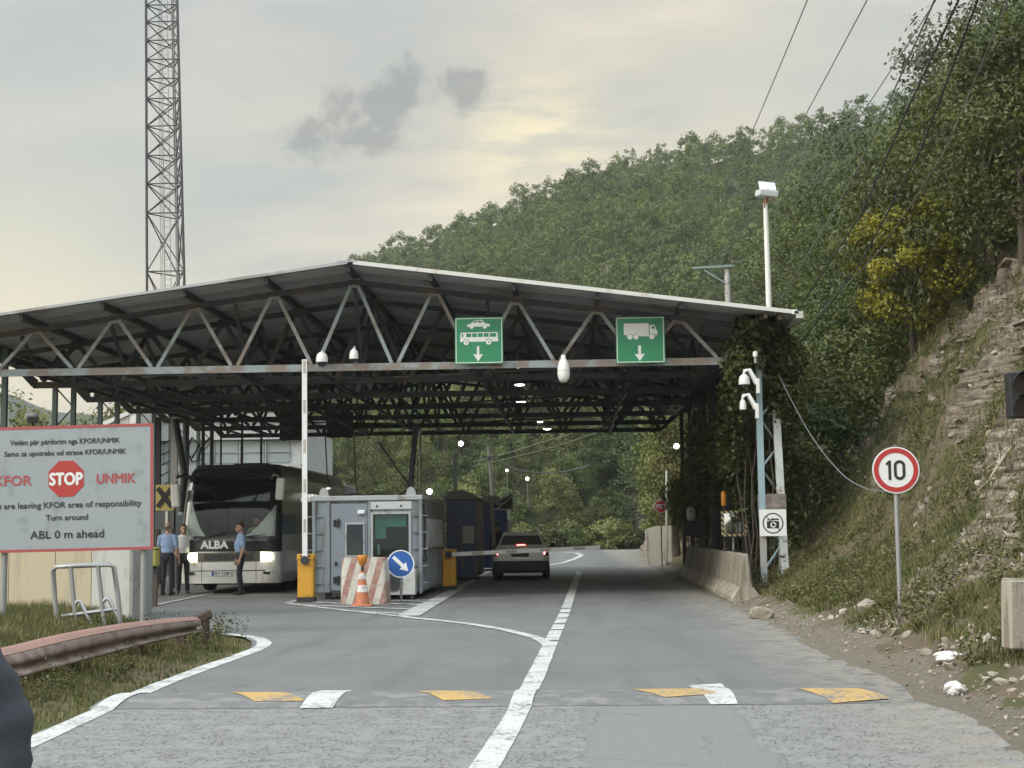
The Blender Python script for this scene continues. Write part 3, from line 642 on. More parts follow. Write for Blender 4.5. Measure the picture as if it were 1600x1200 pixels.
# ---- grass, one blade mesh for the verge and one for the bank
def blades(name, P, H, label, mat, lean=0.45, wid=0.010):
    rng = np.random.default_rng(len(P)); n = len(P); an = rng.uniform(0, 6.28, n); h = H * rng.uniform(0.5, 1.3, n); w = wid * rng.uniform(.6, 1.5, n)
    dx, dy = np.cos(an), np.sin(an); ln = rng.uniform(0.1, 1, n) * lean * h; la = rng.uniform(0, 6.28, n); lx, ly = np.cos(la) * ln, np.sin(la) * ln
    V = np.empty((n, 5, 3)); z = np.zeros(n)
    V[:, 0] = P - np.c_[dx * w, dy * w, z + .02]; V[:, 1] = P + np.c_[dx * w, dy * w, z - .02]
    V[:, 2] = P + np.c_[dx * w * .8 + lx * .35, dy * w * .8 + ly * .35, h * .55]; V[:, 3] = P + np.c_[-dx * w * .8 + lx * .35, -dy * w * .8 + ly * .35, h * .55]
    V[:, 4] = P + np.c_[lx, ly, h * .95]
    i = np.arange(n)[:, None] * 5
    F = np.concatenate([i + [0, 1, 2], i + [0, 2, 3], i + [3, 2, 4]], 1).reshape(-1, 3)
    T = np.repeat(np.clip(rng.uniform(0, 1, n) * .6 + .4 * vnoise(P[:, 0] * 1.4, P[:, 1] * 1.4), 0, 1), 3)
    o = np_mesh(name, V.reshape(-1, 3), F, mat, None, {'tint': ('FACE', T)}); return tag(o, label, 'grass', kind='stuff')
m, t, b, out = newmat('grass_blades'); m.node_tree.nodes.remove(b)
c = t.ramp(att(t, 'tint'), [(0.12, (0.050, 0.066, 0.026)), (0.40, (0.105, 0.122, 0.046)), (0.60, (0.19, 0.185, 0.085)), (0.85, (0.34, 0.28, 0.165))])
df = t.n('ShaderNodeBsdfDiffuse'); t.t.links.new(c, df.inputs[0]); tl = t.n('ShaderNodeBsdfTranslucent'); t.t.links.new(c, tl.inputs[0])
m1 = t.n('ShaderNodeMixShader'); m1.inputs[0].default_value = 0.3; t.t.links.new(df.outputs[0], m1.inputs[1]); t.t.links.new(tl.outputs[0], m1.inputs[2]); t.t.links.new(m1.outputs[0], out.inputs[0])
GRASS = m
vx = RNG.uniform(-9.5, -4.05, 150000); vy = RNG.uniform(10.5, 24.5, 150000); lf = road_left(vy) - vx
ok = (lf > 0.12) & (RNG.random(150000) < 0.25 + 0.75 * sstep(fbm(vx * 1.8, vy * 1.8, 3), .32, .55)) & (RNG.random(150000) < 0.25 + .75 * sstep(lf, 0.2, 0.9))
vx, vy = vx[ok], vy[ok]; hgt = 0.055 + 0.13 * sstep(road_left(vy) - vx, .3, 1.4) * vnoise(vx * .9, vy * .9) + 0.16 * sstep(-vx, 6.4, 7.6)
blades('verge_grass', np.c_[vx, vy, ground_z(vx, vy)], hgt, 'uncut green and straw grass on the verge below the guardrail', GRASS, wid=.0065)
bx = RNG.uniform(3.2, 12.5, 620000); by = RNG.uniform(9.0, 46, 620000)
toe_ = road_right(by) + 0.55; dd = bx - toe_
g_ = sstep(fbm(bx * 1.3 + 9, by * 1.3, 4), .38, .56); sc2 = sstep(fbm(bx * 0.9 - by * 0.55, by * 0.35 + bx * 0.5, 4) + 0.10 * sstep(dd, 0.6, 3.5) - 0.30 * sstep(by, 20, 27), 0.52, 0.62)
cl2 = sstep(dd + 1.6 * (fbm(bx * .5, by * .5, 3) - .5), 2.9, 4.0) * sstep(by, 22, 28) * (1 - sstep(by, 43, 48)) * sstep(fbm(bx * .8, by * .8 + 7, 4), .40, .52)
ok = (dd > 0.25 + .5 * (fbm(bx * 2, by * 2, 3) - .5)) & (RNG.random(len(bx)) < (0.35 + .65 * g_) * (1 - .85 * sc2) * (1 - .88 * cl2))
bx, by = bx[ok], by[ok]
blades('bank_grass', np.c_[bx, by, ground_z(bx, by)], 0.045 + 0.14 * vnoise(bx * 1.1, by * 1.1) ** 1.8, 'patchy dry and green grass growing over the right-hand bank', GRASS, lean=0.8, wid=0.0065)
# taller weeds at the foot of the bank and on the verge, leafy
def weeds(name, P, label, mat, h=0.5, per=34, leaf=0.045, cat='weeds'):
    Cs, Os, Ts = [], [], []; rng = np.random.default_rng(77)
    for p in P:
        hh = h * rng.uniform(.5, 1.3); n = int(per * rng.uniform(.6, 1.4)); f = rng.uniform(0.1, 1, n); rr = hh * .38 * (0.4 + f * .6)
        o = rng.normal(0, 1, (n, 3)); o[:, 2] = abs(o[:, 2]); o /= np.linalg.norm(o, axis=1)[:, None]
        Cs.append(np.array(p) + np.c_[o[:, 0] * rr, o[:, 1] * rr, f * hh]); Os.append(o); Ts.append(rng.uniform(0, 1, n))
    V, F, T = leaf_quads(rng, np.concatenate(Cs), np.concatenate(Os), leaf, np.concatenate(Ts))
    return tag(np_mesh(name, V, F, mat, None, {'tint': ('FACE', T)}), label, cat, kind='stuff')
wp = []
for k in range(3400):
    x, y = RNG.uniform(3.3, 10.5), RNG.uniform(9.5, 44)
    if x > road_right(y) + .75 and vnoise(np.array([x * .7]), np.array([y * .7 + 20]))[0] > .45: wp.append((x, y, gzv(x, y)))
weeds('bank_weeds', wp, 'low leafy weeds scattered over the bank', LEAF_PALE, 0.30, 30, 0.030)
wp = []
for k in range(170):
    y = RNG.uniform(11.5, 23.5); x = road_left(y) - 0.5 - abs(RNG.normal(0, 1.2)); wp.append((x, y, gzv(x, y)))
for k in range(22): wp.append((RNG.normal(-5.05, .18), RNG.normal(20.6, .35), 0.02))
weeds('verge_weeds', wp, 'leafy weeds and sprigs along the verge and round the guardrail end', LEAF, 0.28, 44, 0.018)

# ---- scree and stones
def stone_mesh(rng, n=9):
    bm = bmesh.new(); bmesh.ops.create_icosphere(bm, subdivisions=1, radius=0.5)
    for v in bm.verts: v.co *= rng.uniform(.72, 1.2)
    V = np.array([v.co[:] for v in bm.verts]); bm.verts.index_update(); F = np.array([[v.index for v in f.verts] for f in bm.faces]); bm.free(); return V, F
STONE = pm('bank_stone', (0.23, 0.19, 0.145), 0.9, var=0.45, scale=2.2, col2=(0.36, 0.325, 0.27), amt=0.5, scale2=1.2, bump=0.4)
def stones(name, P, S, label, seed, flat=0.42):
    rng = np.random.default_rng(seed); VV, FF, off = [], [], 0; sh = [stone_mesh(rng) for _ in range(8)]
    for p, s in zip(P, S):
        V, F = sh[rng.integers(8)]; M = np.array(Euler((rng.uniform(-.9, .9), rng.uniform(-1.1, .1), rng.uniform(0, 6.28))).to_matrix())
        v = (V * np.array([1.0, rng.uniform(.45, .9), rng.uniform(.15, flat)])) @ M.T * s + p; VV.append(v); FF.append(F + off); off += len(v)
    return tag(np_mesh(name, np.concatenate(VV), np.concatenate(FF), STONE, None), label, 'stones', kind='stuff')
sx_ = RNG.uniform(3.3, 10, 26000); sy_ = RNG.uniform(9, 46, 26000); dd = sx_ - road_right(sy_) - .55
sc2 = sstep(fbm(sx_ * 0.9 - sy_ * 0.55, sy_ * 0.35 + sx_ * 0.5, 4) + 0.10 * sstep(dd, 0.6, 3.5) - 0.30 * sstep(sy_, 20, 27), 0.50, 0.62)
cl2 = sstep(dd, 2.7, 4.0) * sstep(sy_, 22, 28)
ok = RNG.random(26000) < np.clip(sc2 * .40 + cl2 * .08 + .015, 0, 1) * (dd > .1)
sx_, sy_ = sx_[ok], sy_[ok]
stones('scree', np.c_[sx_, sy_, ground_z(sx_, sy_) + .01], 0.05 + 0.13 * RNG.random(len(sx_)) ** 3 + .02, 'loose shards of pale slate scree lying down the bank', 1)
# slabs of bedded rock sticking out of the cliff face
ox = RNG.uniform(5.6, 12, 26000); oy = RNG.uniform(24, 45, 26000); od = ox - road_right(oy) - .55
ok = RNG.random(26000) < sstep(od + 1.6 * (fbm(ox * .5, oy * .5, 3) - .5), 3.0, 4.3) * (1 - sstep(od, 7.5, 9)) * sstep(fbm(ox * .8, oy * .8 + 7, 4), .40, .50)
ox, oy = ox[ok][:420], oy[ok][:420]; rng_ = np.random.default_rng(8); VV, FF, off = [], [], 0; 
def block_mesh(rng):
    V = np.array([(x, y, z) for z in (-.5, .5) for x, y in ((-.5, -.5), (.5, -.5), (.5, .5), (-.5, .5))]) + rng.uniform(-.16, .16, (8, 3))
    return V, np.array([(3, 2, 1, 0), (4, 5, 6, 7), (0, 1, 5, 4), (1, 2, 6, 5), (2, 3, 7, 6), (3, 0, 4, 7)])
sh_ = [block_mesh(rng_) for _ in range(12)]
for x, y in zip(ox, oy):
    V, F = sh_[rng_.integers(12)]; s = .08 + .30 * rng_.random() ** 2.5; M3 = np.array(Euler((rng_.normal(-.25, .09), rng_.normal(.36, .09), rng_.normal(.4, .3))).to_matrix())
    v = (V * np.array([1.0, rng_.uniform(.5, 1.0), rng_.uniform(.10, .26)])) @ M3.T * s + np.array([x, y, gzv(x, y) - .02]); VV.append(v); FF.append(F + off); off += len(v)
OUTC = pm('outcrop_stone', (0.27, 0.225, 0.175), 0.92, var=0.4, scale=1.1, col2=(0.13, 0.10, 0.075), amt=.5, scale2=2.2, bump=.8, bscale=12)
tag(np_mesh('outcrop_slabs', np.concatenate(VV), np.concatenate(FF), OUTC, None), 'jagged brown slabs of layered rock sticking out of the cliff face', 'rock', kind='stuff')
gx_ = RNG.uniform(2.6, 4.2, 5200); gy_ = RNG.uniform(8.8, 34, 5200); gd = gx_ - road_right(gy_)
ok = RNG.random(5200) < np.exp(-((gd - .42) / .24) ** 2); gx_, gy_ = gx_[ok], gy_[ok]
stones('shoulder_gravel', np.c_[gx_, gy_, np.maximum(ground_z(gx_, gy_), -.01) + .008], 0.018 + .05 * RNG.random(len(gx_)) ** 5, 'pale gravel and stones along the broken right edge of the road', 2, 0.7)
# the bigger boulders stand by themselves
BOULD = pm('boulder_stone', (0.30, 0.27, 0.22), 0.92, var=0.35, scale=1.5, col2=(0.17, 0.145, 0.11), amt=.55, scale2=2.5, bump=.9, bscale=9)
def boulder(name, label, loc, size, seed):
    rng = np.random.default_rng(seed); bm = bmesh.new(); bmesh.ops.create_icosphere(bm, subdivisions=2, radius=0.5)
    for v in bm.verts:
        p = v.co; k = rng.uniform(.84, 1.12) * 0.72 + .55 * float(fbm(np.array([p.x * 2.3 + seed]), np.array([p.y * 2.3 + p.z * 1.9]), 3)[0]); v.co = Vector((p.x * size[0], p.y * size[1], p.z * size[2])) * k
    me = bpy.data.meshes.new(name); bm.to_mesh(me); bm.free(); me.materials.append(BOULD); o = link(name, me); o.location = loc
    o.rotation_euler = (rng.uniform(-.2, .2), rng.uniform(-.2, .2), rng.uniform(0, 6)); return tag(o, label, 'boulder')

# ================================================================== THE CANOPY
CX, CT = -4.74, 7.05                                    # ridge
ROOF_Y0, ROOF_Y1 = 31.2, 55.4
SLOPE = 0.131; EAVE_R, EAVE_L = 4.80, -14.35
YT = [32.2, 34.9, 38.8, 42.6, 46.4, 50.2, 54.0]
def roof_z(x): return 7.22 - SLOPE * abs(x - CX)
canopy = thing('border_canopy', 'long pitched steel canopy on trusses spanning all lanes of the border crossing', 'canopy', (CX, 43, 0))
ROOFM = pm('roof_sheet', (0.36, 0.375, 0.39), 0.6, metal=0.0, var=0.14, scale=0.8, col2=(0.24, 0.23, 0.22), amt=0.35, scale2=0.7)
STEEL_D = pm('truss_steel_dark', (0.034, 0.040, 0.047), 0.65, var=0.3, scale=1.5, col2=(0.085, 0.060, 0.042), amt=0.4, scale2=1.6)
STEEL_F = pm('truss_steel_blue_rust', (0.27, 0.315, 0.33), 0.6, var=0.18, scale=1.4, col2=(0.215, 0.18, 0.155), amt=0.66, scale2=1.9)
STEEL_G = pm('column_blue_paint', (0.27, 0.38, 0.42), 0.6, var=0.15, scale=1.4, col2=(0.33, 0.32, 0.29), amt=0.45, scale2=2.2)
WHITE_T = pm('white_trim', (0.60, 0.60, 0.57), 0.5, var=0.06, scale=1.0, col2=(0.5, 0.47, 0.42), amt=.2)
for sg, xe in ((1, EAVE_R), (-1, EAVE_L)):
    mb = MB(); n = int((ROOF_Y1 - ROOF_Y0) / 0.055); ys_ = [ROOF_Y0 + (ROOF_Y1 - ROOF_Y0) * i / n for i in range(n + 1)]
    prof = [0, 0.0, 0.035, 0.035]
    xs_ = np.linspace(CX, xe, 7)
    for dz in (0.0, -0.012):
        V = [(x, y, roof_z(x) + prof[i % 4] + dz) for i, y in enumerate(ys_) for x in xs_]
        mb.add(V, [(i * 7 + j, i * 7 + j + 1, i * 7 + j + 8, i * 7 + j + 7) for i in range(n) for j in range(6)])
    mb.build('roof_sheet', ROOFM, canopy, True)
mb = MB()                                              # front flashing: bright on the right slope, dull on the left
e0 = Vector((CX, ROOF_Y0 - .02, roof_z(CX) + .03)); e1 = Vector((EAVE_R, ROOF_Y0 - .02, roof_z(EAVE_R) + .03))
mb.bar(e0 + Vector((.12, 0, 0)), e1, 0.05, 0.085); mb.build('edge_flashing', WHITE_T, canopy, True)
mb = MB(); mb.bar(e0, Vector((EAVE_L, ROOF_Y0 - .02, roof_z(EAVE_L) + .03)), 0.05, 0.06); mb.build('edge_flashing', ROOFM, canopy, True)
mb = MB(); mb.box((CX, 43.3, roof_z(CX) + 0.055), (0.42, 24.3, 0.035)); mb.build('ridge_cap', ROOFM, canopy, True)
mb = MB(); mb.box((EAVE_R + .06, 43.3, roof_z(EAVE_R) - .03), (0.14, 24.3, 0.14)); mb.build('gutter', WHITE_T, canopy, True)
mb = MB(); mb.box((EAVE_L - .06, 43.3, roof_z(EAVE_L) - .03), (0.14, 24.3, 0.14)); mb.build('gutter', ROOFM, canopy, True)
tops = [CX + 1.78 * k for k in range(-5, 6)]
mb = MB()
for x in tops + [CX - 9.3, CX + 9.2]:
    mb.span((x - .04, ROOF_Y0 + .05, roof_z(x) - .155), (x + .04, ROOF_Y1 - .1, roof_z(x) - .018))
mb.build('purlins', STEEL_D, canopy, True)
BZ = 5.10; BL, BR = -12.9, 3.28
def tz(x): return roof_z(x) - 0.23
def make_truss(Y, front):
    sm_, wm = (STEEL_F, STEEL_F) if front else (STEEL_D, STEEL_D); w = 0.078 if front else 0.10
    tc_ = MB()
    for a, c2 in ((EAVE_L + .55, CX), (CX, EAVE_R - .55)): tc_.bar((a, Y, tz(a)), (c2, Y, tz(c2)), 0.12, 0.11)
    tr = tc_.build('truss', STEEL_D, canopy, True)
    bc = MB(); bc.bar((BL, Y, BZ), (BR, Y, BZ), 0.12, 0.15); 
    if front: bc.bar((BL, Y - .075, BZ - .06), (BR, Y - .075, BZ - .06), 0.02, 0.05)
    bc.build('bottom_chord', sm_, tr, True)
    wb = MB()
    for k, x in enumerate(tops):
        zt = tz(x) - .05
        for sx2 in (-1, 1):
            bx2 = x + sx2 * 0.82
            if BL < bx2 < BR + .1: wb.bar((x + sx2 * .07, Y, zt), (bx2, Y, BZ + .08), w, w * .7, Vector((0, 1, 0)))
    wb.bar((BR, Y, BZ), (4.12, Y, 5.92), .10, .10, Vector((0, 1, 0))); wb.bar((BL, Y, BZ), (-13.6, Y, 5.85), .10, .10, Vector((0, 1, 0)))
    for x in tops: wb.box((x, Y - .04, tz(x) - .02), (.26, .012, .2))
    wb.build('bracing', wm, tr, True)
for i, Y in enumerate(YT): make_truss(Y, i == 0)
mb = MB()                                              # longitudinal girders and ties between the trusses
for x in (-11.0, -7.5, CX - .9, -2.1, 1.4):
    mb.bar((x, YT[0], BZ - .02), (x, YT[-1], BZ - .02), .08)
for x in (CX, 1.2, -10.2, -7.4, -1.8, 2.9, -12.2):
    zt = tz(x) - .1
    mb.bar((x, YT[0], BZ + .06), (x, YT[-1], BZ + .06), .07)
    for a, c2 in zip(YT[:-1], YT[1:]): mb.bar((x, a, zt), (x, (a + c2) / 2, BZ), .07); mb.bar((x, (a + c2) / 2, BZ), (x, c2, zt), .07)
for a, c2 in zip(YT[:-1:2], YT[1::2]):                 # plan bracing
    mb.bar((BL, a, BZ + .03), (CX, c2, BZ + .03), .05); mb.bar((CX, c2, BZ + .03), (BR, a, BZ + .03), .05)
mb.build('tie_girders', STEEL_D, canopy, True)
def column(x0, x1, y0, y1, mat, base, r=.065, sheet=False):
    mb = MB(); zt0, zt1 = roof_z(x0) - .2, roof_z(x1) - .2
    mb.bar((x0, y0, base), (x0, y0, zt0), r * 2); mb.bar((x1, y1, base + .1), (x1, y1, zt1), r * 2)
    z = base + .5; k = 0
    while z < zt1 - .6:
        a, c2 = ((x0, y0), (x1, y1)) if k % 2 == 0 else ((x1, y1), (x0, y0)); mb.bar((*a, z), (*c2, z + .55), .035); z += .55; k += 1
    return mb.build('column', mat, canopy, True)
fc = column(4.10, 4.62, 32.3, 33.2, STEEL_G, 0.05)
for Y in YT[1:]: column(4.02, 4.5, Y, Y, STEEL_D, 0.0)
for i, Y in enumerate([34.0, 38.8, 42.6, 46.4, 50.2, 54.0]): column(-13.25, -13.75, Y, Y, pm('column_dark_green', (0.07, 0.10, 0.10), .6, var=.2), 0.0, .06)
mb = MB()
mb.box((4.36, 32.62, 1.95), (0.62, .03, .52), None, .004)
mb.build('tie_plate', pm('weathered_board', (0.19, .155, .13), .85, var=.3, scale=6, col2=(.3, .27, .24), amt=.4), canopy, True)

# ---- ivy over the right front corner
def ivy(name, label, boxes, seed, leaf=.075, mat=None):
    rng = np.random.default_rng(seed); Cs, Os, Ts = [], [], []
    for (cx_, cy_, cz_, rx, ry, rz_, n) in boxes:
        for k in range(max(3, n // 70)):
            o0 = rng.normal(0, 1, 3); o0 /= np.linalg.norm(o0); c0 = np.array([cx_, cy_, cz_]) + o0 * np.array([rx, ry, rz_]) * rng.uniform(.2, 1) ** .5
            q = 70; o = rng.normal(0, 1, (q, 3)); o /= np.linalg.norm(o, axis=1)[:, None]; Cs.append(c0 + o * rng.uniform(.05, .32, (q, 1))); Os.append(o); Ts.append(np.clip(rng.uniform(0, 1, q) * .6 + .4 * rng.random(), 0, 1))
    V, F, T = leaf_quads(rng, np.concatenate(Cs), np.concatenate(Os), leaf, np.concatenate(Ts), .7)
    root = thing(name, label, 'ivy', (float(boxes[0][0]), float(boxes[0][1]), 0.2)); Mi = np.array(FRAMES[root.name].inverted()); V = V @ Mi[:3, :3].T + Mi[:3, 3]
    np_mesh('leaves', V, F, mat or LEAF_DARK, root, {'tint': ('FACE', T)})
    mb = MB()
    for k in range(6):
        x, y = boxes[0][0] + rng.normal(0, .25), boxes[0][1] + rng.normal(0, .2); mb.tube([(x + rng.normal(0, .03) + .1 * math.sin(z * .7 + k) + .35, y + 1.1, z) for z in np.linspace(0.05, 5.2, 9)], .016, 5)
    mb.build('stems', BARK, root, True); return root
ivy('climbing_ivy', 'dark ivy smothering the front right corner and eave of the canopy',
    [(3.72, 32.2, 5.15, .40, .35, .42, 2200), (4.05, 32.1, 5.75, .35, .3, .35, 1300), (4.75, 32.9, 5.35, .50, .45, .45, 2200), (3.7, 32.5, 4.5, .28, .3, .6, 1300), (4.72, 32.9, 4.4, .42, .35, .8, 2200), (3.7, 33.6, 3.6, .35, .35, .9, 1500), (4.95, 34.0, 3.0, .4, .4, 1.0, 1500), (4.2, 34.2, 2.6, .5, .4, 1.3, 1800), (4.7, 34.2, 1.2, .5, .4, .8, 1400)], 3, .055, LEAF)
ivy('hanging_creeper', 'dark creeper hanging down the inner columns under the right eave',
    [(3.9, 36.8, 3.8, .35, .5, 1.6, 1500), (4.1, 40.7, 3.6, .3, .8, 1.6, 900), (4.2, 44.5, 3.4, .3, .9, 1.7, 900), (4.3, 49, 3.2, .4, 1.2, 1.6, 900)], 4, .09)

# ================================================================== SIGNS ON THE FRONT TRUSS
GREEN = pm('sign_green', (0.022, 0.225, 0.105), 0.45, var=.08, scale=2, col2=(.03, .19, .10), amt=.3)
SIGNW = pm('sign_white', (0.72, 0.74, 0.73), 0.45, var=.05, scale=3)
SIGNB = pm('sign_back', (0.25, .26, .27), .5, metal=.6, var=.1)
BLACK = pm('black_paint', (0.018, 0.018, 0.020), .5, var=.2)
def arrow_down(mb, cx, z0, z1, y, w=.05, hw=.115, hh=.16):
    mb.prism([(cx - w, z1), (cx - w, z0 + hh), (cx - hw, z0 + hh + .01), (cx, z0), (cx + hw, z0 + hh + .01), (cx + w, z0 + hh), (cx + w, z1)], y, y + .004)
def rrect(x0, x1, z0, z1, r, n=4):
    out = []
    for cx, cz, a0 in ((x1 - r, z1 - r, 0), (x0 + r, z1 - r, 90), (x0 + r, z0 + r, 180), (x1 - r, z0 + r, 270)):
        out += [(cx + r * math.cos(R(a0 + 90 * i / n)), cz + r * math.sin(R(a0 + 90 * i / n))) for i in range(n + 1)]
    return out
def green_sign(u0, u1, v0, v1, label):
    a, c2 = gy(u0, v1, 31.98), gy(u1, v0, 31.98); w, h = c2.x - a.x, c2.z - a.z
    t = thing('lane_sign', label, 'sign', ((a.x + c2.x) / 2, 31.98, a.z))
    mb = MB(); mb.prism(rrect(-w / 2, w / 2, 0, h, .04), 0, .03); mb.build('panel', GREEN, t)
    mb = MB()
    for p, q in (((-w / 2 + .02, .02), (w / 2 - .02, .035)), ((-w / 2 + .02, h - .035), (w / 2 - .02, h - .02)), ((-w / 2 + .02, .035), (-w / 2 + .035, h - .035)), ((w / 2 - .035, .035), (w / 2 - .02, h - .035))):
        mb.span((p[0], -.003, p[1]), (q[0], 0.0005, q[1]))
    mb.build('border', SIGNW, t)
    mb = MB(); mb.span((-.3, .031, h * .2), (-.25, .07, h * .9)); mb.span((.25, .031, h * .2), (.3, .07, h * .9)); mb.build('bracket', SIGNB, t)
    return t, w, h
t, w, h = green_sign(711, 785.5, 495, 569, 'green overhead lane sign with a white car above a white bus')
s = w / 1.03
mb = MB(); y0 = -.005
mb.prism([(x * s, z * s) for x, z in [(-.25, .80), (-.25, .84), (-.17, .865), (-.10, .93), (.07, .945), (.13, .87), (.235, .85), (.24, .80)]], y0, y0 + .004)
mb.build('car_symbol', SIGNW, t); 
for x in (-.155, .13): cs_ = MB(); cs_.disc(.045 * s, y0 - .002, y0 + .003, (x * s, .797 * s), 16); cs_.build('car_wheel', SIGNW, t)
pass
mb = MB()
mb.prism([(x * s, z * s) for x, z in [(-.025, .885), (-.025, .925), (.055, .925), (.085, .885)]], y0 - .002, y0 + .001); mb.prism([(x * s, z * s) for x, z in [(-.13, .885), (-.085, .923), (-.045, .925), (-.045, .885)]], y0 - .002, y0 + .001)
for k, (a, c2) in enumerate(((-.365, -.335), (-.32, -.30), (-.27, -.165), (-.145, -.04), (-.02, .085), (.105, .21), (.235, .37))):
    if k == 1: continue
    mb.span((a * s, y0 - .003, .575 * s), (c2 * s, y0 + .001, .655 * s))
for x in (-.27, .21): mb.disc(.017 * s, y0 - .008, y0 + .001, (x * s, .462 * s), 12)
mb.build('symbol_windows', GREEN, t)
mb = MB(); mb.prism([(x * s, z * s) for x, z in [(-.40, .475), (-.40, .58), (-.385, .675), (.40, .675), (.415, .475)]], y0, y0 + .004)
mb.build('bus_symbol', SIGNW, t)
for x in (-.27, .21):
    mb = MB(); mb.disc(.058 * s, y0 - .006, y0 + .001, (x * s, .462 * s), 20); mb.build('bus_wheel', SIGNW, t)
    gr = MB(); gr.ring(.058 * s, .072 * s, y0 - .004, y0 + .001, (x * s, .462 * s), 20); gr.build('wheel_arch', GREEN, t)
mb = MB(); arrow_down(mb, -.02, .05, .385, y0, .025, .105, .15); mb.build('arrow', SIGNW, t)
t, w, h = green_sign(963, 1038, 494, 568, 'green overhead lane sign with a single white lorry')
mb = MB(); mb.span((-.355, y0, .62), (.185, y0 + .004, .87)); mb.prism([(.205, .60), (.205, .835), (.31, .835), (.355, .72), (.375, .66), (.375, .60)], y0, y0 + .004); mb.span((-.30, y0, .585), (.375, y0 + .004, .625)); mb.build('lorry_symbol', SIGNW, t)
mb = MB(); g2 = MB()
for x in (-.225, -.095, .25): mb.disc(.058, y0 - .003, y0 + .001, (x, .575), 20); g2.ring(.058, .068, y0 - .002, y0 + .001, (x, .575), 20)
g2.prism([(.25, .745), (.25, .81), (.30, .81), (.325, .745)], y0 - .002, y0 + .001)
mb.build('lorry_wheels', SIGNW, t); g2.build('symbol_gaps', GREEN, t)
mb = MB(); arrow_down(mb, -.02, .045, .385, y0, .03, .11, .15); mb.build('arrow', SIGNW, t)
# egg-shaped white lantern on the chord
p = gy(881, 598, 31.9); t = thing('egg_lantern', 'white egg-shaped lantern hanging on the front truss between the green signs', 'lamp', (p.x, 31.88, p.z))
mb = MB(); mb.lathe([(.01, 0), (.07, .015), (.115, .08), (.135, .18), (.135, .30), (.115, .41), (.075, .50), (.05, .53), (.05, .60), (.01, .605)], n=18); mb.build('shade', pm('lantern_white', (.80, .80, .78), .35, var=.04), t)
mb = MB(); mb.lathe([(.1375, .255), (.1375, .262)], n=18); mb.build('seam', pm('seam_grey', (.25, .25, .25), .5), t)
mb = MB(); mb.tube([(.03, 0, .60), (.09, 0, .66), (.02, 0, .72), (-.05, .06, .70)], .008, 6); mb.build('hook', STEEL_D, t)

# ================================================================== LAMPS, CAMERAS AND BOARDS UNDER THE ROOF
LAMP_ON = em('lamp_glow', (1.0, 0.93, 0.80), 9.0)
def pendant(u, v, Y, label, r=.16):
    p = gy(u, v, Y); t = thing('pendant_lamp', label, 'lamp', p, group='lit lamps under the canopy roof')
    mb = MB(); mb.lathe([(r, 0.0), (r * .92, .035), (r * .45, .13), (.03, .17), (.015, .18), (.012, max(.2, 5.9 - p.z))], n=14); mb.build('shade', pm('lamp_shade_grey', (.30, .31, .31), .4, metal=.4), t)
    mb = MB(); mb.lathe([(r * .3, -.035), (r * .8, -.02), (r * .9, .004)], n=14); mb.build('bulb', LAMP_ON, t); return t
pendant(812, 601, 42.6, 'lit round lamp under the roof, directly below the front truss between the green signs')
pendant(814, 628, 44.6, 'brightest lit round lamp hanging under the middle of the roof')
pendant(844, 659, 50.2, 'small lit lamp hanging low under the rear of the roof', .13)
pendant(855, 670, 52, 'lowest lit lamp hanging at the rear edge of the roof', .15)
pendant(809, 573, 36.5, 'lit lamp peeping just beneath the front bottom chord', .12)
pendant(211, 628, 46, 'lone lit lamp under the left side of the roof above the big white sign', .12)
pendant(1059, 629, 46, 'lit lamp under the right eave near the creeper', .1)
def flood(u, v, Y, label, r=.11, sup=0.6):
    p = gy(u, v, Y); t = thing('floodlight', label, 'lamp', p, group='lit floodlights beyond the canopy')
    mb = MB(); mb.lathe([(r * .45, -.16), (r * .95, -.02), (r * .95, .0), (r * .8, .001)], (0, .02, 0), 18, Matrix.Rotation(R(90), 4, 'X')); mb.bar((0, .12, 0), (0, .3, sup), .035); mb.build('housing', SIGNB, t)
    mb = MB(); mb.disc(r * .6, -.004, .018, (0, 0), 20); mb.build('lens', em('flood_glow', (1, .96, .88), 14), t)
flood(720, 693, 56, 'lit floodlight at the top of the pale blue post behind the booths', .14, -.5); flood(824, 748, 75, 'small lit floodlight low among the trees beyond the white car', .12, -1.5)
flood(792, 735, 75, 'small faint floodlight beside the wooden pole beyond the booths', .09, -1.5); flood(1057, 697, 55, 'lit floodlight beside the inner right columns', .15, .8)
flood(671, 768, 39.2, 'lit round floodlight on the rear corner of the grey booth roof', .11, -.3)
WHITEP = pm('camera_white', (.72, .73, .72), .35, var=.05)
DARKGL = pm('dark_dome', (.02, .022, .025), .08, var=.1, spec=.8)
def dome(u, v, Y, label, r=.14, arm=None):
    p = gy(u, v, Y); t = thing('dome_camera', label, 'camera', p)
    mb = MB(); mb.lathe([(r, 0), (r * 1.02, .07), (r * .85, .17), (r * .4, .22), (.02, .235)], n=18); mb.build('housing', WHITEP, t)
    mb = MB(); mb.lathe([(.01, -r * .8), (r * .5, -r * .66), (r * .8, -r * .35), (r * .86, .0)], n=18); mb.build('dome', DARKGL, t)
    mb = MB()
    if arm: mb.tube([(0, 0, .2), (.02, 0, .3), (arm * .4, 0, .32), (arm, 0, .02)], [.04, .045, .05, .06], 10); mb.span((arm - .02, -.09, -.2), (arm + .05, .09, .12), .01)
    else: mb.tube([(0, 0, .2), (0, .1, .28), (0, .2, .1), (0, .25, -.05)], .025, 8)
    mb.build('mount', WHITEP, t); return t
dome(503, 566, 31.95, 'low white dome camera on the chord next to the raised boom', .13); dome(553, 561, 31.95, 'white round camera on the chord right of the raised boom', .10)
dome(1163, 601, 31.72, 'large white dome camera on a bracket arm of the blue column', .12, .27); dome(1161, 640, 31.72, 'small white camera below the bracketed dome on the blue column', .07, .28)
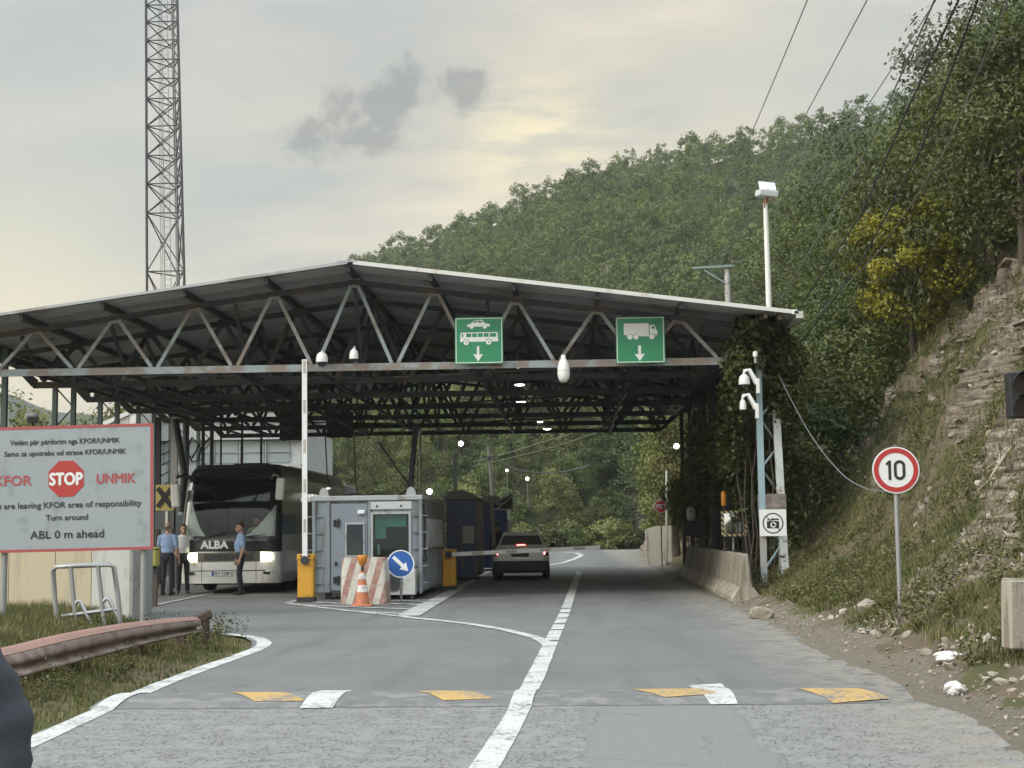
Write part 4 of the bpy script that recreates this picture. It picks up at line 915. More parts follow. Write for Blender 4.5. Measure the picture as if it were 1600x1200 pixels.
p = gy(1180, 553, 31.7); t = thing('column_lamp', 'small white cap lamp at the top of the pale blue column', 'lamp', p); mb = MB(); mb.lathe([(.05, -.06), (.055, .02), (.03, .06), (.01, .065)], n=12); mb.build('cap', WHITEP, t); mb = MB(); mb.lathe([(.03, -.20), (.03, -.06)], n=10); mb.build('stem', STEEL_G, t)
def dark_board(u0, u1, v0, v1, label):
    a, c2 = gy(u0, v1, 53.8), gy(u1, v0, 53.8); w, h = c2.x - a.x, c2.z - a.z; t = thing('lane_board', label, 'sign', ((a.x + c2.x) / 2, 53.75, a.z))
    mb = MB(); mb.span((-w / 2, 0, 0), (w / 2, .04, h), .01); mb.build('panel', pm('board_back', (.022, .026, .034), .6, var=.2), t)
    mb = MB(); [mb.span((x - .03, -.04, -.05), (x + .03, -.001, h + .12)) for x in (-w * .3, w * .3)]; mb.build('bracket', STEEL_D, t)
dark_board(437, 477, 640, 688, 'dark square sign board seen from behind, above the bus'); dark_board(511, 552, 643, 684, 'dark square sign board seen from behind, above the grey booth')

# ================================================================== BOOTHS
GREYP = pm('booth_grey_blue', (0.205, 0.243, 0.275), .5, var=.07, scale=1.2, col2=(.15, .15, .145), amt=.45, scale2=2.5, streak=True)
TRIMP = pm('booth_trim', (.36, .38, .385), .5, var=.08, scale=2, col2=(.22, .2, .18), amt=.25)
SHADE = pm('dark_interior', (.03, .035, .04), .7, var=.2)
GL = glass('booth_glass', (.60, .74, .72)); GLD = glass('dark_glass', (.10, .13, .14))
booth = thing('control_booth', 'grey steel container booth with door and wide window between the lanes', 'booth', (-4.58, 33.0, 0))
BW, BH, BL_ = 1.215, 2.18, 6.0
mb = MB(); zb = .16
dx0, dx1 = -.86, .02          # door leaf ; window .06..1.02 x .98..1.95
wx0, wx1, wz0, wz1 = .13, .93, .92, 1.88
mb.span((-BW, 0, zb), (dx0, .05, BH)); mb.span((dx0, .03, zb), (wx0, .05, BH)); mb.span((wx0, 0, zb), (wx1, .05, wz0)); mb.span((wx0, 0, wz1), (wx1, .05, BH)); mb.span((wx1, 0, zb), (BW, .05, BH))
mb.span((-BW, .05, zb), (-BW + .05, BL_, BH)); mb.span((-BW + .05, BL_ - .05, zb), (BW - .05, BL_, BH)); mb.span((-BW + .05, .05, zb), (BW - .05, BL_ - .05, zb + .05))
for k in range(22):            # corrugations of the long sides
    y = .3 + k * .26; mb.span((-BW - .018, y, zb + .05), (-BW, y + .12, BH - .05))
mb.span((BW - .05, .05, zb), (BW, BL_ - .05, 1.15)); mb.span((BW - .05, .05, 1.78), (BW, BL_ - .05, BH)); mb.span((BW - .05, .05, 1.15), (BW, .9, 1.78)); mb.span((BW - .05, 5.2, 1.15), (BW, BL_ - .05, 1.78))
for k in range(22): y = .3 + k * .26; mb.span((BW, y, zb + .05), (BW + .018, y + .12, 1.08))
mb.build('wall', GREYP, booth)
mb = MB(); mb.span((-BW - .03, -.05, BH), (BW + .03, BL_ + .03, BH + .12), .02)
for x in (-.98, .98):
    mb.prism([(x - .11, BH + .12), (x - .09, BH + .24), (x - .03, BH + .30), (x + .03, BH + .30), (x + .09, BH + .24), (x + .11, BH + .12)], .02, .07)
mb.span((-BW - .28, -.04, BH - .01), (-BW - .03, .05, BH + .09), .015)
mb.build('roof', TRIMP, booth)
mb = MB()
for x in (-BW + .02, BW - .02):                         # corner posts with ladder-like ribs
    for z in np.arange(.35, 2.1, .37): mb.span((x - .17, -.035, z), (x + .17, -.001, z + .022))
    mb.span((x - .035, -.05, zb - .04), (x + .035, .0, BH - .001))
for x in (-.87, .045): mb.span((x - .03, -.03, zb), (x + .03, -.001, BH - .002))
mb.build('corner_posts', GREYP, booth)
mb = MB(); mb.span((-.82, -.012, .2), (.005, .028, 2.12), .006); door = mb.build('door', pm('door_grey', (.20, .232, .27), .5, var=.06, scale=1.5), booth)
mb = MB(); mb.span((-.49, -.045, .94), (.0 - .055, -.013, 1.70), .006); mb.build('frame', TRIMP, door)
mb = MB(); mb.span((-.455, -.05, .98), (-.09, -.046, 1.66)); mb.build('window', pm('door_pane', (.035, .045, .05), .12, var=.25, scale=1, spec=.7), door)
mb = MB(); [mb.span((-.38 + i * .052, -.020, .86), (-.345 + i * .052, -.013, .875)) for i in range(6)]; mb.build('letter_slot', BLACK, door)
mb = MB()
for z in (1.68, .42):
    mb.span((-.76, -.035, z), (-.60, -.013, z + .03)); mb.span((-.74, -.04, z - .07), (-.71, -.013, z + .09)); mb.span((-.67, -.04, z - .09), (-.63, -.013, z + .11)); mb.span((-.76, -.033, z + .045), (-.6, -.013, z + .07)); mb.span((-.76, -.033, z - .045), (-.6, -.013, z - .02))
mb.build('hinge', BLACK, door)
mb = MB(); mb.box((-.70, -.04, .80), (.05, .05, .09), None, .01); mb.build('handle', BLACK, door)
mb = MB(); mb.box((-.13, -.04, 1.93), (.17, .06, .10), None, .03, 3); mb.build('bulkhead_lamp', WHITEP, booth)
mb = MB()
for a, c2 in (((wx0 - .05, wz0 - .05), (wx1 + .05, wz0)), ((wx0 - .05, wz1), (wx1 + .05, wz1 + .05)), ((wx0 - .05, wz0), (wx0, wz1)), ((wx1, wz0), (wx1 + .05, wz1))): mb.span((a[0], -.035, a[1]), (c2[0], .02, c2[1]))
mb.span((wx0 - .09, -.09, wz0 - .075), (wx1 + .09, -.036, wz0 - .05)); fr = mb.build('window', TRIMP, booth)
mb = MB(); mb.span((wx0, .005, wz0), (wx1, .012, wz1)); mb.build('pane', GL, fr)
mb = MB(); mb.span((.06, -.03, 1.985), (1.0, -.001, 2.16), .006); sp_ = mb.build('lamp_panel', pm('panel_pale', (.47, .50, .51), .5, var=.04), booth)
mb = MB(); [mb.box((x, -.036, 2.06), (.035, .015, .05), None, .004) for x in (.22, .76)]; mb.build('screw', BLACK, sp_)
mb = MB(); mb.span((-BW + .06, 1.4, zb + .06), (BW - .06, 1.42, BH - .01)); mb.span((.15, .5, wz0 - .1), (.93, 1.1, wz0 - .04)); mb.span((.42, .95, wz0 - .04), (.9, 1.0, 1.55)); mb.build('interior', SHADE, booth)
mb = MB(); mb.span((.16, .12, 1.60), (.86, .13, 1.86)); mb.span((.16, .14, 1.34), (.40, .15, 1.6)); mb.build('blind', pm('teal_blind', (.30, .62, .56), .6, var=.12, scale=3), booth)
mb = MB(); mb.prism([(.2, .98), (.19, 1.2), (.25, 1.22), (.27, 1.05), (.26, .98)], .18, .19); mb.build('paper', SIGNW, booth)
mb = MB(); [mb.span((BW - .01, y, 1.15), (BW + .02, y + .035, 1.78)) for y in np.arange(.95, 5.2, .22)]; mb.span((BW - .02, .9, 1.10), (BW + .05, 5.2, 1.15)); mb.build('window_bars', TRIMP, booth)
mb = MB(); mb.span((BW - .045, .9, 1.15), (BW - .035, 5.2, 1.78)); mb.build('side_pane', GLD, booth)
mb = MB(); [mb.span((BW - .12, y, 1.16), (BW - .11, y + .5, 1.55)) for y in (1.1, 1.9, 3.0, 4.2)]; mb.build('notice_paper', SIGNW, booth)
mb = MB()
for x in (-.9, .9):
    for y in (.2, 5.7): mb.span((x - .06, y - .06, 0), (x + .06, y + .06, zb))
mb.build('foot', STEEL_D, booth)
mb = MB(); mb.tube([(BW + .04, .1, 2.1), (BW + .08, .08, 1.6), (BW + .06, .08, 1.0), (BW + .1, .06, .9)], .02, 6); mb.span((BW + .01, .02, .82), (BW + .11, .14, .95), .01); mb.build('power_cable', BLACK, booth)
mb = MB()                                               # clutter of cables and a mat on the roof
mb.tube([(-.7, .8, BH + .14), (-.4, 1.2, BH + .2), (-.2, .9, BH + .14), (.1, 1.3, BH + .22), (.4, 1.0, BH + .14)], .03, 6); mb.tube([(.5, 1.6, BH + .14), (.9, 1.2, BH + .34), (1.05, .5, BH + .2)], .02, 6); mb.build('roof_cables', BLACK, booth)
# air conditioner at the foot of the booth
t = thing('air_conditioner', 'dirty white air conditioning unit standing by the booth behind the round arrow sign', 'air conditioner', (-3.83, 32.62, 0))
mb = MB(); mb.span((-.36, 0, .10), (.36, .30, .66), .02, 2); mb.build('casing', pm('aircon_white', (.52, .53, .51), .5, var=.08, scale=2, col2=(.36, .34, .30), amt=.35), t)
mb = MB(); mb.ring(.19, .205, -.02, 0, (-.13, .38), 28); [mb.ring(r, r + .008, -.014, -.004, (-.13, .38), 24) for r in (.05, .09, .13, .165)]; mb.build('grille', SIGNB, t)
mb = MB(); mb.disc(.19, -.004, -.001, (-.13, .38), 28); mb.build('fan', BLACK, t)
mb = MB(); [mb.span((x - .03, .02, 0), (x + .03, .28, .10)) for x in (-.28, .28)]; mb.build('foot', STEEL_D, t)

# ---- the two blue kiosks further along the island
NAVY = pm('kiosk_navy', (.022, .047, .135), .45, var=.2, scale=1.5, col2=(.03, .04, .07), amt=.3)
BEIGE = pm('kiosk_beige', (.34, .33, .29), .6, var=.12, scale=2)
def kiosk(name, label, x0, x1, y, L, h, lean_roof=True):
    t = thing(name, label, 'booth', ((x0 + x1) / 2, y, 0)); w = (x1 - x0) / 2
    mb = MB(); mb.span((-w, 0, .1), (w, L, h)); mb.build('wall', NAVY, t)
    mb = MB(); mb.span((w, .05, h - .62), (w + .02, L - .05, h - .02)); mb.span((w, .05, .12), (w + .02, L - .05, .95)); mb.build('side_panel', BEIGE, t)
    mb = MB(); mb.span((w, .1, .95), (w + .012, L - .1, h - .62)); mb.build('window', pm('kiosk_pane', (.05, .055, .06), .15, spec=.7), t)
    mb = MB(); [mb.span((w + .012, yy, .95), (w + .04, yy + .03, h - .62)) for yy in np.arange(.15, L - .1, .2)]; mb.build('window_bars', BEIGE, t)
    mb = MB(); mb.add([(-w - .1, -.12, h + .02), (w + .15, -.12, h + .02), (w + .15, L + .1, h + .02), (-w - .1, L + .1, h + .02), (-w + .1, -.1, h + .26), (w * .2, -.1, h + .3), (w * .2, L, h + .3), (-w + .1, L, h + .26)], [(0, 3, 2, 1), (4, 5, 6, 7), (0, 1, 5, 4), (1, 2, 6, 5), (2, 3, 7, 6), (3, 0, 4, 7)]); mb.build('roof', pm('kiosk_roof', (.16, .16, .155), .6, var=.25), t)
    return t, w
k1a, k1b = gz(697, 907), gz(745, 906)
t, kw = kiosk('blue_kiosk', 'dark blue kiosk with a paper notice behind the lowered boom', k1a.x, k1b.x, 45.6, 3.4, 2.45)
mb = MB(); mb.span((kw - .42, -.015, 1.12), (kw - .06, -.001, 1.65)); mb.build('notice', pm('notice_paper_grey', (.42, .44, .42), .7, var=.15, scale=20), t)
mb = MB(); mb.bar((-.1, -.03, 1.95), (.06, -.03, .35), .07, .04); mb.bar((-.42, -.03, 1.68), (.0, -.03, 1.28), .05, .03); mb.bar((-.44, -.03, 1.72), (-.06, -.03, 1.72), .05, .03); mb.build('brace', pm('kiosk_steel', (.11, .12, .14), .6), t)
a = gy(773, 850, 56); c2 = gy(791, 850, 56)
kiosk('blue_kiosk', 'smaller bright blue kiosk further back between the white car and the wooden pole', a.x - .6, c2.x, 56.5, 3, 2.55)
# angular white-edged bracket sign frame
a, c2 = gy(771, 796, 52), gy(806, 768, 52); t = thing('gantry_frame', 'dark angled frame with white edges beside the tall pole at the kiosks', 'frame', (a.x, 52, a.z))
ww, hh = c2.x - a.x, c2.z - a.z
mb = MB(); pts = [(0, .0), (.03, .38 * hh), (ww, hh), (ww, 0), (ww, -.15)]
for p_, q_ in (((0, .35 * hh), (ww, hh)), ((ww, hh), (ww, -.25)), ((.02, .02), (ww * .9, -.02)), ((ww * .88, hh * .78), (ww * .88, 0)), ((ww * .15, 0.02), (ww * .88, hh * .78)), ((.1, hh * .3), (ww * .5, hh * .35))): mb.bar((p_[0], 0, p_[1]), (q_[0], 0, q_[1]), .045, .06, Vector((0, 1, 0)))
mb.build('edges', pm('frame_white', (.55, .55, .53), .6, var=.15), t); mb = MB(); mb.prism([(.02, .02), (.02, hh * .36), (ww * .86, hh * .92), (ww * .86, .02)], .04, .30); mb.build('housing', pm('frame_dark', (.04, .04, .042), .6), t)

# ================================================================== BARRIERS ON THE ISLAND
YEL = pm('cabinet_yellow', (.60, .315, .035), .5, var=.10, scale=2, col2=(.38, .20, .04), amt=.3, scale2=4)
BOOMW = pm('boom_white', (.70, .71, .70), .4, var=.05); BOOMR = pm('boom_mark', (.40, .37, .35), .6, var=.2)
def boom(loc, label, angle, length, yaw=0, ori=0):
    t = thing('boom_barrier', label, 'barrier', loc, yaw)
    mb = MB(); mb.span((-.17, -.15, .10), (.17, .15, .93), .012); mb.span((-.185, -.165, .90), (.185, .165, 1.03), .02); cab = mb.build('cabinet', YEL, t)
    mb = MB(); mb.span((-.13, -.158, .16), (.13, -.151, .78)); mb.build('door', YEL, cab)
    mb = MB(); [mb.box((x, -.166, .99), (.05, .012, .025)) for x in (-.09, .09)]; mb.build('vent', BLACK, cab)
    mb = MB(); mb.span((-.19, -.17, 0), (.19, .17, .10), .01); mb.build('base', pm('base_black', (.03, .028, .025), .8, var=.3), t)
    d = Vector((math.cos(angle), 0, math.sin(angle))); o = Vector((0, -.20 if ori == 0 else -.20, .90))
    mb = MB(); mb.bar(o, o + d * length, .045, .11, Vector((0, 1, 0))) if False else mb.bar(o, o + d * length, .11 if angle > .5 else .045, .045 if angle > .5 else .10, Vector((0, 1, 0)) if angle > .5 else Vector((0, 0, 1))); arm = mb.build('boom', BOOMW, t)
    mb = MB()
    k = .6
    while k < length - .3:
        c_ = o + d * k; q_ = o + d * (k + .28)
        off_ = Vector((0, -.026, 0)); mb.bar(c_ + off_, q_ + off_, .05, .008, Vector((0, 1, 0))) if angle > .5 else mb.bar(c_ + off_, q_ + off_, .008, .07); k += .86
    mb.build('reflector', BOOMR, arm)
    mb = MB(); mb.disc(.09, -.24, -.15, (0, .9), 18); mb.build('pivot', STEEL_D, t); return t
g = gz(477, 941); boom((g.x, g.y + .15, 0), 'yellow barrier cabinet with its white boom raised upright, left of the grey booth', R(90.2), 4.35)
g = gz(702, 922); boom((g.x, g.y + .15, 0), 'yellow barrier cabinet with its white boom lowered across behind the white car', R(2.0), 3.85)
# striped concrete block
g = gz(567, 944); t = thing('concrete_block', 'concrete block with faded red and white stripes in front of the grey booth', 'barrier', (g.x, g.y, 0), R(-4))
mb = MB(); rings = []
for z, w_, d_ in ((0, .475, .30), (.03, .48, .31), (.5, .47, .29), (.88, .455, .25), (.935, .44, .23), (.96, .40, .20)):
    rr = [(x, y_, z) for x, y_ in rrect(-w_, w_, 0, d_ * 2, .06, 3)]; rings.append(rr)
mb.loft(rings, smooth=False)
m, tt, b, out = newmat('striped_concrete'); co = tt.n('ShaderNodeTexCoord').outputs['Object']; px, py, pz = tt.sep(co)
ph = tt.math('ADD', tt.math('MULTIPLY', px, 3.55), tt.math('ADD', tt.math('MULTIPLY', pz, -1.0), tt.math('MULTIPLY', tt.noise(co, 9, 4), .12)))
st = tt.step(tt.math('ABSOLUTE', tt.math('SUBTRACT', tt.math('FRACT', ph), .5)), .23, .27)
wear = tt.step(tt.noise(co, 7, 6, .7), .42, .66)
c = tt.mix(st, tt.mix(wear, (.33, .17, .14), (.42, .35, .30)), tt.mix(wear, (.60, .58, .52), (.42, .39, .33)))
tt.set(b.inputs['Base Color'], c); b.inputs['Roughness'].default_value = .9
bp = tt.n('ShaderNodeBump'); bp.inputs['Strength'].default_value = .4; bp.inputs['Distance'].default_value = .01; tt.t.links.new(tt.noise(co, 40, 4), bp.inputs['Height']); tt.t.links.new(bp.outputs[0], b.inputs['Normal'])
mb.build('body', m, t)
# cone with lamp
g = gz(569, 946); ORG = pm('cone_orange', (.50, .17, .075), .6, var=.12, scale=6, col2=(.36, .15, .09), amt=.4, scale2=9); CW = pm('cone_white', (.62, .61, .57), .6, var=.1, col2=(.4, .38, .34), amt=.35, scale2=9)
t = thing('traffic_cone', 'orange and white traffic cone topped with an amber lamp by the striped block', 'cone', (g.x, g.y - .25, 0))
mb = MB(); mb.span((-.22, -.22, 0), (.22, .22, .035), .02); mb.build('base', ORG, t)
def cr(z): return .155 - .155 * (z / .86) * .78
mb = MB(); mb.lathe([(cr(.035), .035), (cr(.70), .70)], n=20); mb.build('body', ORG, t)
mb = MB(); [mb.lathe([(cr(a) + .004, a), (cr(b_) + .004, b_)], n=20) for a, b_ in ((.28, .42), (.54, .66))]; mb.build('band', CW, t)
mb = MB(); mb.lathe([(.035, .70), (.03, .80), (.02, .82)], n=12); mb.build('lamp_stem', BLACK, t)
mb = MB(); mb.lathe([(.03, .80), (.075, .86), (.10, .93), (.105, 1.0), (.09, 1.02), (.01, 1.025)], n=16); mb.build('lamp', pm('amber_lamp', (.52, .20, .03), .35, var=.1), t)
# round blue arrow sign
a = gy(626, 881, 31.3); t = thing('arrow_sign', 'round blue keep-right sign with a white diagonal arrow on a short post', 'sign', (a.x, 31.3, 0), R(-3)); zc_ = a.z
BLUE = pm('sign_blue', (.022, .105, .36), .4, var=.06)
mb = MB(); mb.disc(.285, 0, .02, (0, zc_)); mb.build('panel', BLUE, t); mb = MB(); mb.ring(.270, .292, -.004, .0215, (0, zc_)); mb.build('border', SIGNW, t)
ar = [(-.215, .035), (.06, .035), (.06, .10), (.225, 0), (.06, -.10), (.06, -.035), (-.215, -.035)]; ca, sa = math.cos(R(-43)), math.sin(R(-43))
mb = MB(); mb.prism([(x * ca - z * sa, x * sa + z * ca + zc_) for x, z in ar], -.006, -.001); mb.build('arrow', SIGNW, t)
mb = MB(); mb.tube([(0, .05, -.02), (0, .05, zc_ + .2)], .028, 10); mb.build('post', SIGNB, t)

# ================================================================== RIGHT EDGE
CONC = pm('barrier_concrete', (.345, .315, .26), .9, var=.16, scale=2.2, col2=(.20, .17, .125), amt=.55, scale2=2.6, streak=True, bump=.5, bscale=30)
g0, g1 = Vector((3.17, 30.3, 0)), Vector((3.30, 46.8, 0)); nb = 8; L_ = (g1 - g0).length / nb; ang = math.atan2(g1.x - g0.x, g1.y - g0.y)
prof = [(0, 0), (0, .09), (.17, .30), (.245, .92), (.26, .95), (.36, .95), (.375, .92), (.44, .30), (.60, .09), (.60, 0)]
ords = ['first concrete barrier segment, the one nearest the camera', 'second concrete barrier segment from the near end of the row', 'third concrete barrier segment from the near end of the row', 'fourth concrete barrier segment from the near end of the row', 'fifth concrete barrier segment from the near end of the row', 'sixth concrete barrier segment from the near end of the row', 'seventh concrete barrier segment from the near end of the row', 'last concrete barrier segment, at the far end of the row']
for k in range(nb):
    p_ = g0.lerp(g1, k / nb); t = thing('jersey_barrier', ords[k] + ' on the right road edge', 'barrier', p_, -ang + R(random.uniform(-.8, .8)), 'concrete barriers along the right road edge')
    sl = L_ - .07; ysl = [0, .04] + [sl * i / 10 for i in range(1, 10)] + [sl - .04, sl]
    rings = []
    for j, y in enumerate(ysl):
        e = .03 if j in (0, len(ysl) - 1) else 0
        rings.append([(x + e * (1 if x < .3 else -1) - (0.0), y, max(0, z - e)) for x, z in prof])
    mb = MB(); mb.loft(rings, smooth=False)
    for j in range(7):                                   # vertical form marks and chips
        y = .25 + j * (sl - .5) / 6; mb.add([(x - .008, y + dy_, z) for dy_ in (0, .05) for x, z in prof[2:5]], [(0, 1, 4, 3), (1, 2, 5, 4)])
    mb.build('body', CONC, t)
    
    for y in (.12, sl - .24): mb = MB(); mb.tube([(.3, y, .94), (.3, y + .02, 1.0), (.3, y + .10, 1.0), (.3, y + .12, .94)], .010, 5); mb.build('lifting_loop', BLACK, t)
# convex traffic mirror in a yellow and black square frame
a = gy(1147, 818, 34.2); t = thing('traffic_mirror', 'square convex mirror in a yellow and black striped frame by the right columns', 'mirror', (a.x, 34.2, a.z), R(8))
m, tt, b, out = newmat('hazard_stripes'); co = tt.n('ShaderNodeTexCoord').outputs['Object']; px, py, pz = tt.sep(co)
c = tt.mix(tt.step(tt.math('FRACT', tt.math('MULTIPLY', tt.math('ADD', px, pz), 8.5)), .49, .51), (.02, .02, .02), (.55, .45, .22)); tt.set(b.inputs['Base Color'], c); b.inputs['Roughness'].default_value = .5
mb = MB(); q = .29
for lo, hi in (((-q, -q), (q, -q + .055)), ((-q, q - .055), (q, q)), ((-q, -q + .055), (-q + .055, q - .055)), ((q - .055, -q + .055), (q, q - .055))): mb.span((lo[0], -.02, lo[1]), (hi[0], .03, hi[1]))
mb.build('frame', m, t)
mb = MB(); nn_ = 12; V = [((i / nn_ - .5) * .47, .0 - .05 * (1 - ((i / nn_ - .5) ** 2 + (j / nn_ - .5) ** 2) * 2), (j / nn_ - .5) * .47) for i in range(nn_ + 1) for j in range(nn_ + 1)]
mb.add(V, [(i * (nn_ + 1) + j, (i + 1) * (nn_ + 1) + j, (i + 1) * (nn_ + 1) + j + 1, i * (nn_ + 1) + j + 1) for i in range(nn_) for j in range(nn_)], True); mb.build('mirror', pm('mirror_face', (.62, .64, .64), .12, metal=1, var=.1), t)
mb = MB(); mb.span((-q, .031, -q), (q, .05, q)); mb.tube([(0, .1, -a.z), (0, .1, .3)], .035, 8); mb.build('backing', SIGNB, t)
t = thing('amber_beacon', 'upright orange lamp above the striped mirror', 'lamp', gy(1131, 790, 34.3)); mb = MB(); mb.lathe([(.05, 0), (.06, .03), (.06, .28), (.04, .33), (.01, .335)], n=12); mb.build('lens', pm('amber_lens', (.62, .24, .03), .3, var=.1), t); mb = MB(); mb.tube([(0, .06, -1.9), (0, .06, .02)], .02, 6); mb.build('stem', STEEL_D, t)
# no-photography sign on the blue column
a, c2 = gy(1187.5, 836.5, 32.15), gy(1228, 797, 32.15); t = thing('no_camera_sign', 'white square sign with a crossed-out black camera on the blue column', 'sign', ((a.x + c2.x) / 2, 32.15, (a.z + c2.z) / 2), R(-2)); q = (c2.x - a.x) / 2
mb = MB(); mb.prism(rrect(-q, q, -q, q, .015), 0, .02); mb.build('panel', SIGNW, t)
rr_ = q * .78; mb = MB(); mb.ring(rr_ - .025, rr_, -.004, -.0005, (0, -.01), 36); ca = math.cos(R(45)); mb.prism([(-rr_ * ca + .01, rr_ * ca - .02 - .01 + .012), (-rr_ * ca + .012 + .012, rr_ * ca - .01), (rr_ * ca - .01, -rr_ * ca + .012 - .01), (rr_ * ca - .022, -rr_ * ca - .01)], -.005, -.0006); mb.build('prohibition_ring', BLACK, t)
mb = MB(); mb.prism(rrect(-.13, .13, -.12, .035, .015), -.003, -.0007); mb.span((-.12, -.003, .05), (-.05, -.0007, .075)); mb.span((.045, -.003, .055), (.125, -.0007, .09)); mb.prism([(-.05, .05), (-.03, .095), (.04, .095), (.04, .05)], -.003, -.0007); mb.build('camera_symbol', BLACK, t)
mb = MB(); mb.ring(.035, .062, -.0045, -.0032, (.005, -.045), 24); mb.build('lens_symbol', SIGNW, t)
# leaning white post beside the column
a, c2 = gy(1229, 893, 32.6), gy(1214, 640, 32.6); t = thing('white_post', 'leaning white painted steel post beside the blue column', 'post', (a.x, 32.75, .3))
mb = MB(); mb.bar((0, 0, -.2), (c2.x - a.x, .0, c2.z - .3), .16, .10, Vector((0, 1, 0))); mb.build('shaft', pm('post_white', (.60, .63, .63), .6, var=.08, col2=(.3, .26, .2), amt=.3, scale2=4), t)
mb = MB(); [mb.box((-.1 + .3 * (k * .13), -.06, .55 + k * .5), (.175, .02, .03)) for k in range(1)]; mb.build('strap', BLACK, t)
# small stop sign, pole and wall farther on
RED = pm('sign_red', (.42, .035, .035), .45, var=.06)
def octagon(r, cz): return [(r * math.cos(R(22.5 + 45 * i)), cz + r * math.sin(R(22.5 + 45 * i))) for i in range(8)]
a = gy(1032.5, 791, 58); t = thing('stop_sign', 'small red octagonal stop sign on a thin post beyond the right columns', 'sign', (a.x, 58, 0))
mb = MB(); mb.prism(octagon(.27, a.z), 0, .02); mb.build('panel', SIGNW, t); mb = MB(); mb.prism(octagon(.245, a.z), -.004, -.0005); mb.build('face', RED, t)
mb = MB(); put_text(mb, 'STOP', .21, 0, a.z - .075, -.006, .006, width=.36); mb.build('lettering', SIGNW, t); mb = MB(); mb.tube([(0, .04, 0), (0, .04, a.z + .2)], .025, 8); mb.build('post', SIGNB, t)
a = gy(1041, 856, 59); c2 = gy(1041.5, 735, 59); t = thing('thin_white_pole', 'thin white pole standing right next to the small stop sign', 'pole', (a.x, 59, 0)); mb = MB(); mb.tube([(0, 0, 0), (c2.x - a.x, 0, c2.z)], .04, 8); mb.build('shaft', pm('pole_white', (.68, .67, .62), .6, var=.1), t); mb = MB(); mb.lathe([(.1, 0), (.1, .15), (.05, .2)], n=10); mb.build('base', CONC, t)
a, c2 = gy(1009, 852, 61), gy(1049, 822, 61); t = thing('roadside_wall', 'low pale concrete wall behind the small stop sign', 'wall', ((a.x + c2.x) / 2, 61, 0)); mb = MB(); w2 = (c2.x - a.x) / 2; mb.prism([(-w2, 0), (-w2, c2.z - .12), (-w2 * .2, c2.z), (w2, c2.z + .03), (w2, 0)], 0, .25); mb.build('slab', pm('wall_pale', (.52, .48, .40), .85, var=.12, scale=1.5, col2=(.3, .27, .22), amt=.35, scale2=2, streak=True), t)
for k, (u, v, sz, lb) in enumerate([(1012, 865, (1.5, 1.2, 1.3), 'grey boulder at the road edge under the low wall, left of its pair'), (1030, 868, (1.5, 1.1, 1.2), 'grey boulder at the road edge under the low wall, right of its pair'), (1003, 861, (.9, .8, .7), 'small boulder farthest out at the bend of the road')]):
    g = gz(u, v); boulder('boulder', lb, (g.x + .3, g.y, sz[2] * .25), sz, 40 + k)
for k, (u, v, sz, lb) in enumerate([(1190, 962, (.5, .35, .3), 'stone at the end of the concrete barrier row'), (1357, 985, (.30, .26, .26), 'pale stone among the grass left of the speed sign foot')]):
    g = gz(u, v, .05); boulder('boulder', lb, (g.x, g.y, gzv(g.x, g.y) + sz[2] * .2), sz, 50 + k)
# speed limit sign
a = gy(1400, 734.5, 19.2); f_ = gy(1408, 952, 19.2); t = thing('speed_limit_sign', 'round red-rimmed speed sign reading 10 on a slightly leaning pole', 'sign', (f_.x, 19.2, f_.z - .1))
dx_ = a.x - f_.x; zc_ = a.z - f_.z + .1; M_ = Matrix.Translation((dx_, 0, zc_))
mb = MB(); mb.disc(.300, 0, .018, (0, 0), 48, M_); mb.build('panel', SIGNW, t); mb = MB(); mb.ring(.222, .283, -.004, -.0005, (0, 0), 48, M_); mb.build('rim', RED, t)
mb = MB(); mb.prism([(-.063, -.125), (-.063, .125), (-.088, .125), (-.125, .092), (-.125, .058), (-.098, .078), (-.098, -.125)], -.005, -.0007, M_); mb.build('digit', BLACK, t)
mb = MB(); oo, ii_ = rrect(-.028, .118, -.127, .127, .072, 8), rrect(.008, .082, -.090, .090, .036, 8); n = len(oo); mb.add([M_ @ Vector((x, -.005, z)) for x, z in oo + ii_], [(j, (j + 1) % n, (j + 1) % n + n, j + n) for j in range(n)]); mb.build('digit', BLACK, t)
GALV = pm('galvanised', (.34, .35, .35), .45, metal=.5, var=.1, scale=3)
mb = MB(); mb.tube([(0, .045, -.3), (dx_ * .95, .045, zc_ + .1)], .032, 12); mb.build('pole', GALV, t)
# traffic light at the edge of the picture
a = gy(1597, 616, 15); t = thing('traffic_light', 'dark hooded traffic light head at the right edge of the picture', 'traffic light', (a.x, 15, a.z))
mb = MB(); mb.span((-.12, 0, -.235), (.12, .18, .235), .02, 2); mb.build('housing', BLACK, t)
mb = MB()
for z in (.11, -.11):
    prof_ = []
    n = 20; Vh = []
    for j in range(n + 1):
        an = R(-20 + 220 * j / n); dep = .20 * (0.35 + .65 * max(0, math.sin(an)))
        Vh += [(.095 * math.cos(an), 0, z + .095 * math.sin(an)), (.100 * math.cos(an), -dep, z + .100 * math.sin(an) + .012)]
    mb.add(Vh, [(2 * j, 2 * j + 1, 2 * j + 3, 2 * j + 2) for j in range(n)], True)
mb.build('hood', BLACK, t); mb = MB(); [mb.disc(.085, -.012, -.001, (0, z), 24) for z in (.11, -.11)]; mb.build('lens', pm('dark_lens', (.03, .02, .02), .2, spec=.7), t)
mb = MB(); mb.tube([(.55, .1, -a.z + gzv(a.x + .55, 15)), (.55, .1, .4)], .05, 10); mb.bar((.08, .1, .18), (.55, .1, .18), .03); mb.bar((.08, .1, -.18), (.55, .1, -.18), .03); mb.build('post', STEEL_D, t)
